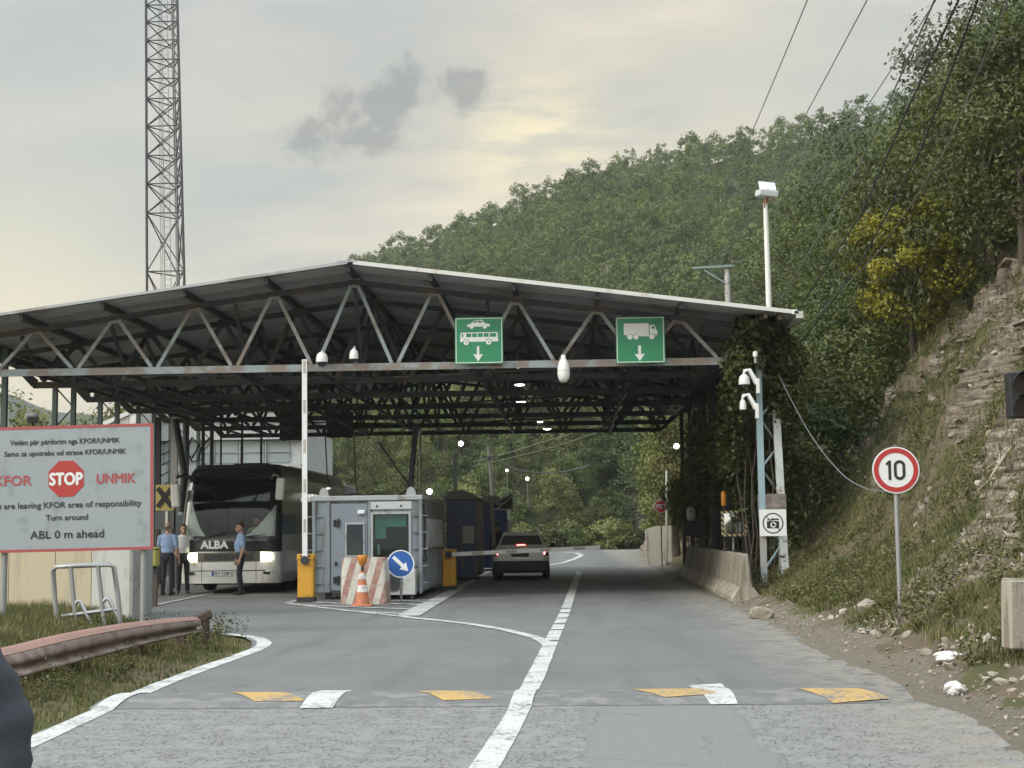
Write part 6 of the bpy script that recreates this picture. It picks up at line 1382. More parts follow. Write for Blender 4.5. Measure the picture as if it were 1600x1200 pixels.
person('driver in a pale shirt seated at the wheel behind the windscreen of the coach', (pd.x, pd.y, .55), R(.5), dict(hip=.55 + .02, lean=(0, 0, -.36), head=(0, -.02, 1.255), elL=(-.26, -.12, .78), wrL=(-.17, -.36, .93), elR=(.26, -.12, .78), wrR=(.17, -.36, .93), knL=(-.12, -.42, .60), anL=(-.12, -.46, .22), knR=(.12, -.42, .60), anR=(.12, -.46, .22)), pm('shirt_cream', (.45, .40, .26), .85), HAIRD, h=1.75, voxel=.014, seat=True)

# ================================================================== LEFT SIDE: THE BIG BOARD, GUARDRAIL, RAILS, CONTAINER
yS = 21.5
tl_, tr_, bl_, br_ = gy(-36, 669, yS), gy(238.5, 661.5, yS), gy(-36, 866, yS), gy(240.5, 858, yS)
zb_, hS = (bl_.z + br_.z) / 2, ((tl_.z - bl_.z) + (tr_.z - br_.z)) / 2; wS = ((tr_.x - tl_.x) + (br_.x - bl_.x)) / 2
tiltS = math.atan2(tr_.z - tl_.z, tr_.x - tl_.x); cS = Vector(((tl_.x + br_.x) / 2, yS, (tl_.z + br_.z) / 2))
board = thing('border_notice_board', 'large white notice board with a red border and a red STOP octagon at the roadside', 'sign', cS, 0, None, (0, -tiltS))
BOARDW = pm('board_white', (.30, .335, .36), .5, var=.04, scale=1.2, col2=(.25, .28, .30), amt=.3); BORD = pm('board_red', (.36, .075, .075), .5, var=.08); TXT = pm('board_text', (.03, .032, .038), .6)
mb = MB(); mb.span((-wS / 2, 0, -hS / 2), (wS / 2, .03, hS / 2)); mb.build('panel', BOARDW, board)
mb = MB(); e = .042
for lo, hi in (((-wS / 2, -hS / 2), (wS / 2, -hS / 2 + e)), ((-wS / 2, hS / 2 - e), (wS / 2, hS / 2)), ((-wS / 2, -hS / 2 + e), (-wS / 2 + e, hS / 2 - e)), ((wS / 2 - e, -hS / 2 + e), (wS / 2, hS / 2 - e))): mb.span((lo[0], -.004, lo[1]), (hi[0], -.0005, hi[1]))
mb.build('border', BORD, board)
pxm = wS / 275.5
def bpos(u, v):                                         # a point of the board by where it shows
    p = gy(u, v, yS); q = FRAMES[board.name].inverted() @ p; return q.x, q.z
def btext(txt, u0, u1, vb, mat, size, bold=.003):
    x0, z0 = bpos(u0, vb); x1, z1 = bpos(u1, vb); mb = MB(); put_text(mb, txt, size, (x0 + x1) / 2, (z0 + z1) / 2, -.004, bold, 1.0, x1 - x0); return mb.build('lettering', mat, board)
btext('Vetëm për përdorim nga KFOR/UNMIK', 16, 187, 693.5, TXT, .105); btext('Samo za upotrebu od strane KFOR/UNMIK', 7, 197, 711, TXT, .105)
btext('KFOR', -8, 49.5, 758.5, BORD, .20, .006); btext('UNMIK', 151.5, 211.5, 754.5, BORD, .20, .006)
btext('You are leaving KFOR area of responsibility', -20, 221, 793, TXT, .12); btext('Turn around', 72, 137.5, 812.5, TXT, .115); btext('ABL 0 m ahead', 47.5, 162.5, 840.5, TXT, .16, .004)
cx_, cz_ = bpos(103.5, 748); mb = MB(); mb.prism(octagon(.285, cz_), -.004, -.0005, Matrix.Translation((cx_, 0, 0))); mb.build('stop_octagon', pm('octagon_red', (.40, .04, .035), .5, var=.05), board)
mb = MB(); put_text(mb, 'STOP', .25, cx_, cz_ - .088, -.006, .010, 1.0, .485); mb.build('stop_lettering', SIGNW, board)
mb = MB()
for u in (6, 224):
    p = gy(u, 860, yS + .06); mb.tube([(p.x, yS + .09, -.2), (p.x, yS + .09, cS.z + hS * .45)], .048, 10)
mb.build('post', GALV, board, True)
# rusty W-beam guardrail
RUST = pm('guardrail_rust', (.20, .155, .13), .8, var=.25, scale=2.5, col2=(.13, .085, .065), amt=.5, scale2=3, bump=.3); RTOP = pm('guardrail_red', (.25, .135, .105), .7, var=.2, scale=4, col2=(.2, .13, .10), amt=.4, scale2=5)
keys = [((18, 1014), (42, 1056), 13.6), ((110, 992), (120, 1036), 14.9), ((200, 976), (205, 1013), 16.6), ((270, 968), (272, 997), 18.4), ((308, 965), (306, 990), 19.4)]
first = ((-60, 1030), (-50, 1080), 12.6)
ctl = []
for a_, b_, Y in [first] + keys: pt, pb = gy(*a_, Y), gy(*b_, Y); ctl.append((pt, pb))
gr = thing('guardrail', 'rusty W-beam guardrail with a red painted top edge, bent at its broken end', 'guardrail', (ctl[2][0].x, ctl[2][0].y, 0))
prof = [(0, .0), (.045, .03), (.085, .09), (.085, .17), (.03, .24), (.0, .30), (.0, .36), (.03, .42), (.085, .52), (.085, .66), (.075, .80), (.06, .88), (.0, .95), (-.02, 1.0)]
rings = []; N_ = 40
def cat(seq, f):
    k = min(int(f), len(seq) - 2); tq = f - k; p = [seq[max(k - 1, 0)], seq[k], seq[k + 1], seq[min(k + 2, len(seq) - 1)]]
    return .5 * ((2 * p[1]) + (p[2] - p[0]) * tq + (2 * p[0] - 5 * p[1] + 4 * p[2] - p[3]) * tq ** 2 + (3 * p[1] - p[0] - 3 * p[2] + p[3]) * tq ** 3)
for i in range(N_ + 1):
    f = (len(ctl) - 1) * i / N_; T_ = cat([c_[0] for c_ in ctl], f); B_ = cat([c_[1] for c_ in ctl], f); out_ = Vector((.86, -.5, 0))
    rings.append([B_.lerp(T_, z) + out_ * d * .95 for d, z in prof])
mb = MB(); mb.loft(rings, caps=False, closed=False); back = [[p - Vector((.004, -.002, 0)) - Vector((0.006, -.004, 0)) for p in r_] for r_ in rings]; mb.loft(back, caps=False, closed=False); mb.build('beam', RUST, gr, True)
mb = MB(); rt = [[r_[-1] + Vector((0, 0, .004)) - Vector((.12, -.09, 0)), r_[-1] + Vector((0, 0, .008)), r_[-2] + Vector((.012, -.008, .004)), r_[-3] + Vector((.008, -.006, .0))] for r_ in rings]; mb.loft(rt, caps=False, closed=False); mb.build('top_edge', RTOP, gr, True)
for i in (6, 16, 26, 35):
    p = rings[i][-4]; mb = MB(); mb.span((p.x - .16, p.y + .02, -.2), (p.x - .06, p.y + .12, p.z - .02)); mb.build('post', RUST, gr, True)
p = gy(322, 985, 19.5); mb = MB(); mb.tube([(p.x, 19.5, -.1), (p.x + .01, 19.5, .22), (p.x - .02, 19.48, .36)], [.05, .045, .06], 7); mb.box((p.x - .05, 19.5, .38), (.26, .12, .13), Euler((0, R(-25), R(10))), .03); mb.build('broken_end', pm('rust_dark', (.065, .045, .032), .9, var=.3, scale=8), gr, True)
# bent tubular rail
def rp(u, v): return gy(u, v, 21.6)
t = thing('tubular_rail', 'grey bent-tube railing frame standing in the grass in front of the pale container', 'railing', gz(140, 985))
mb = MB(); mb.tube([rp(92, 1000), rp(86, 940), rp(83, 893), rp(88, 885), rp(120, 884), rp(170, 882), rp(178, 886), rp(184, 930), rp(189, 985)], .038, 10)
mb.tube([rp(97, 963), rp(187, 951)], .03, 8); mb.tube([rp(110, 885), rp(120, 985)], .034, 8); mb.tube([rp(153, 884), rp(164, 985)], .034, 8)
mb.tube([rp(117, 945), rp(121, 939), rp(126, 940), rp(146, 985)], .03, 8); mb.tube([rp(162, 940), rp(166, 935), rp(171, 938), rp(190, 975)], .03, 8); mb.build('tubes', GALV, t, True)
# pale container front; its grey side is a separate thin cladding
a, c2 = gy(12, 968, 26.2), gy(203, 968, 26.2); t = thing('storage_container', 'pale beige panelled container standing behind the big notice board', 'container', ((a.x + c2.x) / 2 - .3, 26.2, 0)); w2 = (c2.x - a.x) / 2
CB = pm('container_beige', (.50, .43, .30), .75, var=.08, scale=.8, col2=(.42, .37, .28), amt=.35, scale2=1.4, streak=True); CWH = pm('container_white', (.52, .52, .49), .75, var=.06, scale=1, col2=(.42, .41, .38), amt=.3, streak=True)
mb = MB(); xs3 = [-w2 + .3 - 1.2, -w2 + .3, -w2 * .1 + .15, w2 * .36 + .3]
for x0, x1 in zip(xs3[:-1], xs3[1:]): mb.span((x0 + .006, 0, .0), (x1 - .006, .05, 2.45))
mb.span((xs3[0], .05, 0), (w2 + .3, 1.25, 2.44)); mb.build('beige_panel', CB, t)
mb = MB(); mb.span((w2 * .36 + .306, -.004, 0), (w2 + .30, .05, 2.45)); mb.build('white_panel', CWH, t)
mb = MB(); mb.span((w2 + .302, -.06, 0), (w2 + .36, .7, 2.5)); mb.span((w2 + .302, .71, 0), (w2 + .34, 1.25, 2.48)); mb.build('corner_post', pm('cladding_grey', (.27, .275, .27), .8, var=.1, col2=(.2, .2, .19), amt=.3), t)
t = thing('yellow_bin', 'yellow plastic box peeping out below the right corner of the notice board', 'box', gy(238, 885, 30.5)); mb = MB(); mb.box((-.02, .2, .17), (.17, .3, .36), None, .04, 2); mb.build('body', pm('bin_yellow', (.34, .32, .07), .5, var=.1), t); mb = MB(); mb.box((-.02, .2, .37), (.19, .33, .04), None, .015); mb.build('lid', pm('bin_yellow', (.5, .47, .06)), t); mb = MB(); q_ = gy(238, 885, 30.5); mb.span((-.05, .15, -q_.z), (.05, .25, -.01)); mb.build('stand', STEEL_D, t)
mb = MB(); t = thing('concrete_plinth', 'dark low plinth block under the canopy left of the two officers', 'block', (gz(244, 922).x, 35.5, 0)); mb.span((-.45, 0, 0), (.25, .8, .95), .03); mb.build('block', pm('plinth_dark', (.09, .09, .088), .9, var=.25), t); mb = MB(); mb.span((-.5, -.03, .95), (.3, .83, 1.0), .01); mb.build('cap', pm('plinth_dark', (.09, .09, .09)), t)
a, c2 = gy(252, 822, 41), gy(281, 757, 41); t = thing('customs_board', 'yellow board with a black cross mark, left of the coach mirror', 'sign', ((a.x + c2.x) / 2 - .16, 41, a.z)); w2 = (c2.x - a.x) / 2; h2 = c2.z - a.z
mb = MB(); mb.span((-w2, 0, h2 * .38), (w2, .05, h2)); mb.build('panel', pm('board_yellow', (.55, .46, .16), .6, var=.1), t); mb = MB(); mb.bar((-w2 * .8, -.012, h2 * .46), (w2 * .75, -.012, h2 * .92), .13, .015, Vector((0, 1, 0))); mb.bar((-w2 * .8, -.016, h2 * .92), (w2 * .75, -.016, h2 * .46), .13, .015, Vector((0, 1, 0))); mb.build('cross_mark', BLACK, t)
mb = MB(); mb.span((-w2, .0, -.1), (w2, .04, h2 * .37)); mb.build('window', pm('dim_pane', (.10, .115, .12), .2, var=.2), t); mb = MB(); [mb.span((x - .05, .06, -a.z), (x + .05, .14, h2)) for x in (-w2 * .9, w2 * .9)]; mb.build('post', STEEL_D, t); mb = MB(); mb.span((.02, -.02, -.1), (.09, -.001, h2 * .36)); mb.build('frame', WHITEP, t)

# ---- buildings behind the left lanes
OFFW = pm('office_white', (.42, .435, .43), .7, var=.05, scale=.5, col2=(.33, .34, .33), amt=.4, streak=True); OFFB = pm('office_glass', (.27, .31, .31), .2, var=.2, scale=.8, spec=.7); OFFG = pm('office_frame', (.30, .31, .31), .6)
t = thing('customs_office', 'white panelled office block with a strip of windows behind the coach', 'building', (-12.8, 60, 0))
mb = MB(); mb.span((-5.2, 0, 0), (1.75, 8, 4.35)); mb.span((-5.2, .25, 4.35), (1.75, 8, 5.35)); mb.span((-5.2, 0, 5.35), (1.75, 8, 6.2)); mb.build('wall', OFFW, t)
for i in range(6):
    x0 = -5.1 + i * 1.07; mb = MB(); mb.span((x0 + .06, .2, 4.4), (x0 + 1.0, .245, 5.3)); wo = mb.build('window', OFFB, t); mb = MB(); mb.span((x0, .12, 4.36), (x0 + .05, .248, 5.34)); mb.span((x0 + .051, .16, 4.82), (x0 + 1.02, .199, 4.86)); mb.build('frame', OFFG, wo)
mb = MB(); [mb.span((-5.2 + i * 1.4, -.02, 0), (-5.17 + i * 1.4, -.001, 4.34)) for i in range(5)]; mb.build('panel_joints', OFFG, t)
mb = MB(); mb.span((-5.4, -.2, 6.2), (1.95, 8.2, 6.4)); mb.build('roof', OFFG, t)
for x0 in (.2,): mb = MB(); mb.span((x0, -.03, 1.0), (x0 + 1.2, -.001, 2.5)); mb.build('window', OFFB, t)
mb = MB(); mb.span((-3.4, -.03, 0), (-2.3, -.001, 2.3)); mb.build('door', pm('office_door', (.12, .13, .14), .5), t)
t = thing('ribbed_shed', 'pale ribbed metal shed with a sloping roof edge above the notice board', 'shed', (-18.6, 57, 0)); x0 = gy(150, 655, 57).x + 18.6; x1 = gy(214, 640, 57).x + 18.6
mb = MB(); zA, zB = gy(140, 662, 57).z, gy(208, 640, 57).z; n = 26
for i in range(n): f0, f1 = i / n, (i + .7) / n; xa, xb = x0 - 1 + (x1 - x0 + 1) * f0, x0 - 1 + (x1 - x0 + 1) * f1; mb.add([(xa, -.03, 0), (xb, -.03, 0), (xb, -.03, zA - .6 + (zB - zA + .6) * f1), (xa, -.03, zA - .6 + (zB - zA + .6) * f0)], [(0, 1, 2, 3)])
mb.prism([(x0 - 1, 0), (x1, 0), (x1, zB), (x0 - 1, zA - .6)], 0, 6); mb.build('wall', pm('shed_cladding', (.50, .49, .45), .6, var=.1, scale=1), t); mb = MB(); mb.bar((x0 - 1.1, -.05, zA - .62), (x1 + .1, -.05, zB + .04), .16, .1, Vector((0, 1, 0))); mb.span((x1 - .25, -.06, 0), (x1 + .02, -.031, zB)); mb.build('roof_edge', WHITE_T, t)
t = thing('grey_annex', 'long grey-brown building side with a window band behind the raised boom', 'building', (gy(455, 760, 54).x, 54, 0)); mb = MB(); w2 = (gy(525, 760, 54).x - gy(455, 760, 54).x); mb.prism([(0, 0), (0, 3.75), (w2, 3.3), (w2, 0)], 0, 5); mb.build('wall', pm('annex_grey', (.17, .165, .15), .85, var=.15, scale=1), t); mb = MB(); [mb.span((.15 + .5 * i, -.02, 2.1), (.5 + .5 * i, -.001, 2.6)) for i in range(3)]; mb.build('window', OFFB, t); mb = MB(); mb.bar((-.1, -.1, 3.82), (w2 + .2, -.1, 3.36), .3, .07, Vector((0, 1, 0))); mb.build('roof', OFFG, t)
p = gy(48, 658, 29.2); t = thing('spotlight', 'dark spotlight head standing up behind the top edge of the notice board', 'lamp', (p.x, 29.2, p.z)); mb = MB(); mb.box((0, .1, .07), (.22, .2, .17), Euler((R(25), 0, R(20))), .02); mb.build('housing', pm('spot_dark', (.05, .05, .05), .5), t); mb = MB(); mb.box((-.02, -.02, .10), (.16, .02, .10), Euler((R(25), 0, R(20))), .004); mb.build('lens', pm('spot_lens', (.45, .46, .46), .25), t); mb = MB(); mb.tube([(0, .1, -p.z), (0, .1, 0)], .03, 8); mb.build('post', STEEL_D, t)

# ================================================================== MAST, POLES AND WIRES
MASTM = pm('mast_steel', (.06, .058, .065), .55, metal=.3, var=.15)
yM = 72.0; base_l, base_r, top_l, top_r = gy(230, 560, yM), gy(291, 560, yM), gy(228, -30, yM), gy(276, -30, yM)
mast = thing('lattice_mast', 'tall three-legged lattice radio mast rising behind the left of the canopy', 'mast', ((base_l.x + base_r.x) / 2, yM, 0))
def leg_pt(k, z):
    f = (z - base_l.z) / (top_l.z - base_l.z); L3, R3 = base_l.lerp(top_l, f), base_r.lerp(top_r, f); w3 = (R3 - L3).length
    return [Vector((L3.x, yM, z)), Vector((R3.x, yM, z)), Vector(((L3.x + R3.x) / 2 + .12 * w3, yM + w3 * .85, z))][k]
ztop = top_l.z
vs_ = [424, 333, 287, 243, 197, 154, 123, 93, 63, 34, 8, -18]; zl = [0.0, 4.0, 8.0, 11.0] + [gy(240, v, yM).z for v in vs_]
for k in range(3): mb = MB(); mb.tube([leg_pt(k, z) for z in zl], .068, 8); mb.build('leg', MASTM, mast, True)
mb = MB()
for za, zb2 in zip(zl[:-1], zl[1:]):
    for a_, b_ in ((0, 1), (1, 2), (2, 0)): 
        mb.tube([leg_pt(a_, zb2), leg_pt(b_, zb2)], .034, 5); mb.tube([leg_pt(a_, za), leg_pt(b_, zb2)], .032, 5); mb.tube([leg_pt(b_, za), leg_pt(a_, zb2)], .032, 5) if zb2 - za > 1.2 else None
mb.build('bracing', MASTM, mast, True)
mb = MB(); lx = (base_l.x + base_r.x) / 2 - .12
lf_ = [Vector((leg_pt(0, z).lerp(leg_pt(1, z), .42).x, yM + .45, z)) for z in zl]; lr_ = [p + Vector((.3, 0, 0)) for p in lf_]
mb.tube(lf_, .018, 5); mb.tube(lr_, .018, 5); z = 8.
while z < ztop:
    x = leg_pt(0, z).lerp(leg_pt(1, z), .42).x; mb.bar((x, yM + .45, z), (x + .3, yM + .45, z), .02); z += .33
mb.build('ladder', pm('ladder_grey', (.32, .32, .32), .5, metal=.4), mast, True)
mb = MB()
for off in (.26, .31, .36, .68, .73): mb.tube([Vector((leg_pt(0, z).lerp(leg_pt(1, z), off).x, yM + .75, z)) for z in zl], .022, 5)
mb.build('feeder_cables', pm('feeder_pale', (.42, .42, .40), .6), mast, True)
mb = MB(); mb.box((mast.location.x, yM + .6, .2), (3.2, 3.2, .5)); mb.build('footing', CONC, mast, True)
# floodlight on its own pole over the roof corner
yF = 38.5; a, c2 = gy(1203, 520, yF), gy(1196, 318, yF); t = thing('floodlight_pole', 'white pole with a tilted square floodlight above the right end of the roof', 'lamp post', (a.x + .1, yF, gzv(a.x + .1, yF)))
mb = MB(); mb.tube([(a.x + .1, yF, gzv(a.x, yF) - .3), a, gy(1199, 400, yF), c2], [.085, .08, .07, .06], 10); mb.build('pole', pm('pole_white', (.68, .67, .62), .6), t, True)
hp_ = gy(1198, 302, yF); mb = MB(); mb.box(hp_ + Vector((.0, 0, -.02)), (.52, .42, .17), Euler((R(6), R(6), R(12))), .03, 2); mb.build('housing', pm('flood_body', (.50, .51, .50), .45, var=.1), t, True)
mb = MB(); mb.box(hp_ + Vector((.02, -.02, .18)), (.46, .05, .30), Euler((R(-32), R(4), R(12))), .015); mb.build('reflector', pm('flood_glass', (.62, .66, .67), .2, metal=.5), t, True)
mb = MB(); mb.tube([c2 + Vector((0, -.02, -.02)), hp_ + Vector((0, -.05, -.12))], .045, 8); mb.tube([c2 + Vector((.05, -.05, .05)), c2 + Vector((.18, -.08, .08)), hp_ + Vector((.2, -.1, -.1))], .02, 6); mb.tube([c2 + Vector((-.05, -.04, .1)), c2 + Vector((-.04, -.05, -.12)), c2 + Vector((.03, -.06, .02))], .022, 6); mb.build('bracket', pm('bracket_rust', (.27, .13, .09), .7), t, True)
# power pole with crossarm beyond the roof
yP = 60.; a, c2 = gy(1139, 520, yP), gy(1136, 420, yP); t = thing('power_pole', 'concrete power pole with a pale green crossarm showing above the canopy roof', 'pole', (a.x, yP, gzv(a.x, yP))); mb = MB(); mb.tube([(a.x + .05, yP, gzv(a.x, yP) - .3), a, c2], [.17, .14, .11], 10); mb.build('shaft', pm('pole_concrete', (.42, .41, .38), .85, var=.15, col2=(.15, .14, .12), amt=.3, scale2=5), t, True)
ARM = pm('crossarm_green', (.20, .27, .24), .6); mb = MB(); l_, r_ = gy(1081, 420, yP), gy(1147, 416, yP); mb.bar(l_ + Vector((0, -.15, 0)), r_ + Vector((0, -.15, 0)), .09); mb.bar(gy(1100, 422, yP - .15), gy(1131, 441, yP - .15), .06, .06, Vector((0, 1, 0))); mb.build('crossarm', ARM, t, True)
INS = pm('insulator_brown', (.10, .06, .045), .3); ins_tops = []
for u in (1084, 1128, 1145):
    q = gy(u, 416, yP - .15); mb = MB(); mb.lathe([(.02, -.05), (.03, .05), (.07, .07), (.05, .13), (.06, .16), (.02, .22)], q, 10); mb.build('insulator', INS, t, True)
def wire(label, pts, r=.012, sag=.25, name='power_cable', mat=None, twist=False):
    P_ = [gy(*p) for p in pts]; out_ = []
    for a_, b_ in zip(P_[:-1], P_[1:]):
        n = 36 if not twist else 160
        for i in range(n): f = i / n; q = a_.lerp(b_, f); q.z -= sag * 4 * f * (1 - f) * (b_ - a_).length / 30; out_.append(q)
    out_.append(P_[-1]); mb = MB()
    if len(P_) > 3 and sag == 0: out_ = [cat(P_, (len(P_) - 1) * i / 60) for i in range(61)]
    if twist:
        for ph in (0, math.pi): mb.tube([q + Vector((math.cos(ph + i * .8), 0, math.sin(ph + i * .8))) * r * .9 for i, q in enumerate(out_)], r, 5)
    else: mb.tube(out_, r, 6)
    root = thing(name, label, 'cable', P_[0]); mb.build('strand', mat or pm('cable_black', (.025, .025, .027), .6), root, True); return root
WG = pm('wire_grey', (.17, .18, .18), .5, metal=.3)
wire('thin bare wire running up from the crossarm, leftmost in the sky', [(1084, 411, 59.8), (1264, -6, 26)], .012, .10, mat=WG)
wire('thin bare wire running up past the floodlight, second from left in the sky', [(1128, 409, 59.8), (1358, -6, 24)], .012, .10, mat=WG)
wire('thin bare wire starting right of the pole, third from left in the sky', [(1145, 410, 59.8), (1178, 404, 55), (1310, 232, 36), (1466, -6, 20)], .010, .06, mat=WG)
wire('grey wire descending behind the floodlight pole to the roof end', [(1215, 473, 44), (1330, 283, 30), (1463, -6, 17)], .013, .08, mat=WG)
wire('thick twisted black cable running up from the white corner of the roof', [(1244, 488, 31.2), (1345, 335, 25), (1420, 165, 19.5), (1500, -6, 15.5)], .009, .06, twist=True)
wire('second twisted black cable, to the right of the one at the roof corner', [(1250, 535, 33), (1345, 410, 26), (1440, 230, 19), (1530, -8, 14.5)], .009, .06, twist=True)
wire('thin wire over the trees, rightmost, ending in the ivy', [(1270, 500, 33), (1380, 385, 26), (1480, 230, 19), (1578, -8, 14)], .008, .06, mat=WG)
wire('slack pale wire sagging from the ivy down to the speed sign', [(1216, 585, 32), (1262, 672, 28), (1310, 735, 24), (1350, 762, 21), (1388, 768, 19.3)], .009, .0, mat=WG)
mb = MB(); p = gy(1242, 488, 31.2); t = thing('cable_anchor', 'small white anchor box on the right corner of the roof where the cables end', 'bracket', p); mb.box((0, 0, 0), (.14, .10, .10), None, .012); mb.build('box', WHITEP, t); mb = MB(); mb.disc(.025, -.06, -.05, (0, 0), 12); mb.build('bolt', BLACK, t)
# posts and wires round the kiosks
a, c2 = gy(712.5, 778, 49.5), gy(711.5, 708, 49.5); t = thing('blue_post', 'pale blue square post standing on the roof of the dark blue kiosk', 'post', (a.x, 48.6, 0)); mb = MB(); mb.bar((a.x, 48.6 + .9, 0), (c2.x, 49.5, c2.z), .12); mb.build('shaft', pm('post_pale_blue', (.40, .52, .53), .6, var=.08), t, True); mb = MB(); mb.box((c2.x + .1, 49.45, c2.z + .02), (.16, .1, .1), None, .02); mb.build('camera', WHITEP, t, True)
a, c2 = gy(770.5, 795, 60), gy(763, 697, 60); t = thing('wooden_pole', 'tall thin dark wooden pole behind the kiosks', 'pole', (a.x, 60, 0)); mb = MB(); mb.tube([(a.x + .15, 60, 0), a, c2], [.075, .07, .06], 8); mb.build('shaft', pm('pole_wood', (.16, .145, .125), .9), t, True); mb = MB(); mb.bar(gy(752, 716, 59.9), gy(776, 713, 59.9), .06); mb.build('crossarm', STEEL_D, t, True)
a, c2 = gy(774, 855, 47.5), gy(768, 780, 47.5); t = thing('grey_post', 'stout grey post between the blue kiosk and the white car', 'post', (a.x, 47.5, 0)); mb = MB(); mb.bar((a.x, 47.5, 0), (c2.x, 47.5, c2.z), .13); mb.build('shaft', pm('post_stone', (.30, .285, .265), .8, var=.1), t, True); mb = MB(); mb.box((a.x + .05, 47.4, a.z - .04), (.24, .2, .16), None, .02); mb.build('box', BLACK, t, True)
a, c2 = gy(657, 745, 52), gy(656.5, 676, 52); t = thing('thin_mast', 'thin banded white mast rising behind the grey booth roof', 'pole', (a.x, 52, 0)); mb = MB(); mb.tube([(a.x, 52, 0), c2], .045, 8); mb.build('shaft', MATS['pole_white'], t, True); mb = MB(); mb.lathe([(.06, -.06), (.08, 0), (.06, .1), (.01, .11)], c2, 10); mb.build('lamp_head', WHITEP, t, True)
wire('white cable looping from the grey booth roof to the pale blue post', [(650, 750, 40), (675, 747, 43), (697, 730, 46.5), (711, 709, 49.3)], .016, .0, mat=WHITEP)
wire('grey cable sagging away from the wooden pole towards the right trees', [(776, 718, 60), (800, 731, 62), (835, 738, 64), (880, 737, 66), (920, 727, 68)], .022, .0, mat=WG)
for k, (u1, v1) in enumerate(((850, 690), (866, 698))): wire(('upper' if k == 0 else 'lower') + ' pale wire running right from the top of the wooden pole', [(740, 722 + k * 6, 60), (u1, v1, 70), (960, 655 + 10 * k, 80)], .018, .1, mat=pm('wire_olive', (.19, .19, .12), .7))
for k, (u, v0, v1, lb) in enumerate(((553, 690, 772, 'black cable hanging straight down to the middle of the grey booth roof'), (508, 690, 757, 'thin black cable hanging down left over the grey booth'))): wire(lb, [(u, v0 - 20, 38), (u + 3, v1 - 15, 37.2), (u + 6, v1, 37)], .016, .0)
a, c2 = gy(641, 762, 38.2), gy(650, 680, 38.7); t = thing('leaning_pole', 'dark leaning pole rising from the back of the grey booth roof into the trusses', 'pole', a); mb = MB(); mb.bar(a, c2 + Vector((0, 0, .25)), .11, .11); mb.build('shaft', STEEL_D, t, True); mb = MB(); mb.tube([gy(592, 690, 38.7), gy(618, 730, 38.5), gy(640, 757, 38.3)], .02, 6); mb.build('stay', BLACK, t, True)
# tangled cables and vine stem on the inner left columns
def inner_col(u, Y): p = gy(u, 740, Y); return p.x
t = thing('cable_tangle', 'tangle of thick black cables climbing the inner left columns beside the coach', 'cables', (inner_col(287, 44), 44, 0)); mb = MB()
mb.tube([gy(283, 800, 44), gy(288, 740, 44), gy(280, 690, 44), gy(274, 655, 44)], .10, 8); mb.tube([gy(292, 700, 44), gy(300, 684, 44), gy(312, 694, 44), gy(300, 716, 44)], .035, 6); mb.tube([gy(296, 712, 44), gy(300, 722, 44), gy(309, 720, 44), gy(314, 700, 44), gy(328, 684, 44)], .03, 6)
for u, w_ in ((292, .10), (317, .09), (331, .09), (345, .05), (378, .06), (408, .06)): mb.bar((inner_col(u, 46), 46, 0), (inner_col(u, 46), 46, 5.2), w_)
for k in range(7): mb.tube([gy(238, 700 + k * 17, 45), gy(262, 690 + k * 16, 45), gy(275, 684 + k * 15, 45)], .02, 5)
mb.bar((inner_col(249, 45), 45, 0), (inner_col(247, 45), 45, 5.1), .13); mb.build('cables', pm('cable_dark', (.03, .03, .032), .7), t, True)
mb = MB(); mb.bar((inner_col(272, 45), 45, 0), (inner_col(272, 45), 45, 5.1), .20, .1); mb.build('grey_strip', GALV, t, True)
# dark board hanging at the inner right columns with its lamp
a, c2 = gy(1069, 837, 47), gy(1092, 814, 47); t = thing('hanging_box', 'black box hanging on the inner right columns above the barriers', 'box', ((a.x + c2.x) / 2, 47, a.z)); mb = MB(); mb.box((0, .1, (c2.z - a.z) / 2), (c2.x - a.x, .2, c2.z - a.z), None, .02); mb.build('housing', BLACK, t); mb = MB(); mb.lathe([(.10, .02), (.14, .12), (.14, .36), (.09, .44), (.01, .45)], (0, .1, c2.z - a.z), 14); mb.build('lamp', pm('lamp_opal', (.50, .52, .53), .35), t); mb = MB(); mb.bar((0, .1, 1.2 - .3), (0, .1, 4.0), .05); mb.build('stem', STEEL_D, t)
mb = MB(); t = thing('white_column', 'pale vertical pole among the inner right columns by the hanging lamp', 'pole', (gy(1087, 720, 52).x, 52, 0)); mb.tube([(0, 0, 0), (0, 0, 5.0)], .09, 8); mb.build('shaft', pm('pole_pale', (.36, .36, .30), .7, var=.15), t); mb = MB(); mb.tube([(0, 0, 0), (0, 0, .3)], .14, 8); mb.build('base', CONC, t)
# low bank where the road bends away
mb = MB()
for k in range(1): pass

t = thing('dead_branch', 'pale bare dead branch lying on the scree below the traffic light', 'branch', (0, 0, 0)); mb = MB()
def slope_pt(u, v, off=.05):
    best = min((gy(u, v, Y) for Y in np.arange(14, 34, .1)), key=lambda q: abs(q.z - gzv(q.x, q.y) - off)); return best
bp_ = [slope_pt(u, v) for u, v in ((1527, 768), (1545, 752), (1560, 727), (1575, 705), (1590, 690))]; mb.tube(bp_, [.012, .022, .026, .024, .014], 7); mb.build('stem', pm('dead_wood', (.36, .30, .23), .85, var=.15), t, True); mb = MB(); mb.tube([bp_[2], slope_pt(1562, 712), slope_pt(1558, 698)], [.016, .012, .006], 6); mb.build('twig', MATS['dead_wood'], t, True)
t = thing('dry_stick', 'straw-coloured dry stick lying in the grass beside the speed sign pole', 'stick', (0, 0, 0)); mb = MB(); mb.tube([slope_pt(1424, 874), slope_pt(1438, 862), slope_pt(1453, 851)], [.008, .014, .010], 6); mb.build('stem', pm('dry_straw', (.42, .35, .22), .85), t, True)

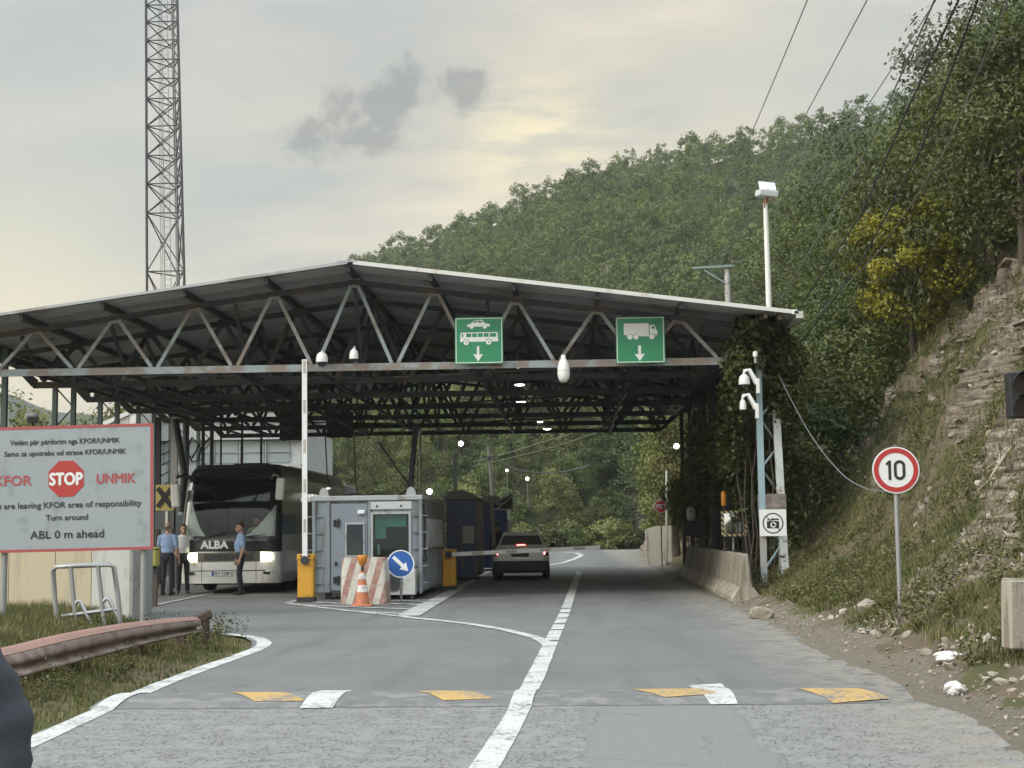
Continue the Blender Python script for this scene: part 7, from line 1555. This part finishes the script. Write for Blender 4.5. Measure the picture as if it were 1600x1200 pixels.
# ================================================================== A SLEEVE AT THE LEFT EDGE OF THE PICTURE
def cp(u, v, d=1.1): return gy(u, v, d)
t = thing('person', 'dark slate jacket sleeve of a person cut off by the lower left corner', 'person', cp(-30, 1150))
SLV = pm('sleeve_cloth', (.038, .044, .055), .85, var=.12, scale=12, bump=.15, bscale=60)
rings = []; nR = 26; nA = 30
ctr = [(-95, 965, .020), (-84, 1000, .034), (-70, 1040, .040), (-62, 1090, .045), (-56, 1140, .0465), (-54, 1200, .0460), (-56, 1270, .046), (-58, 1340, .046)]
for i in range(nR + 1):
    f = i / nR * (len(ctr) - 1); k = min(int(f), len(ctr) - 2); q = f - k; u, v, r = [ctr[k][j] * (1 - q) + ctr[k + 1][j] * q for j in range(3)]; c_ = cp(u, v)
    rings.append([c_ + Vector((math.cos(6.2832 * j / nA), math.sin(6.2832 * j / nA), 0)) * r * (1 + .05 * math.sin(3 * 6.2832 * j / nA + i * .5) + .03 * abs(math.sin(i * 1.1 + 2.2 * math.sin(6.2832 * j / nA))) + .035 * math.sin(i * 1.3 + math.cos(6.2832 * j / nA) * 3)) for j in range(nA)])
mb = MB(); mb.loft(rings); mb.build('sleeve', SLV, t, True)
mb = MB(); ha = cp(-40, 1400); d_ = Vector((0, .25, -.95)).normalized()
mb.tube([cp(-40, 1330), cp(-40, 1400), cp(-40, 1430)], [.030, .036, .030], 12)
for k in range(4): b0 = cp(-58 + k * 13, 1430); mb.tube([b0, b0 + Vector((0, .008, -.03)), b0 + Vector((0, .02, -.05 + .005 * k))], [.009, .0085, .007], 8)
b0 = cp(-15, 1400); mb.tube([b0, b0 + Vector((.012, .01, -.02)), b0 + Vector((.014, .02, -.04))], [.011, .010, .008], 8)
mb.build('hand', SKIN, t, True)

# ================================================================== THE AIR
m = bpy.data.materials.new('haze_air'); m.use_nodes = True; m.node_tree.nodes.clear()
t = NT(m.node_tree); out = t.n('ShaderNodeOutputMaterial'); pv_ = t.n('ShaderNodeVolumePrincipled')
pv_.inputs['Color'].default_value = (0.88, 0.90, 0.88, 1); pv_.inputs['Density'].default_value = 0.00030; pv_.inputs['Anisotropy'].default_value = 0.2
t.t.links.new(pv_.outputs[0], out.inputs['Volume'])
mb = MB(); mb.span((-640, -70, -4), (640, 780, 118)); tag(mb.build('haze', m), None, None, kind='stuff')
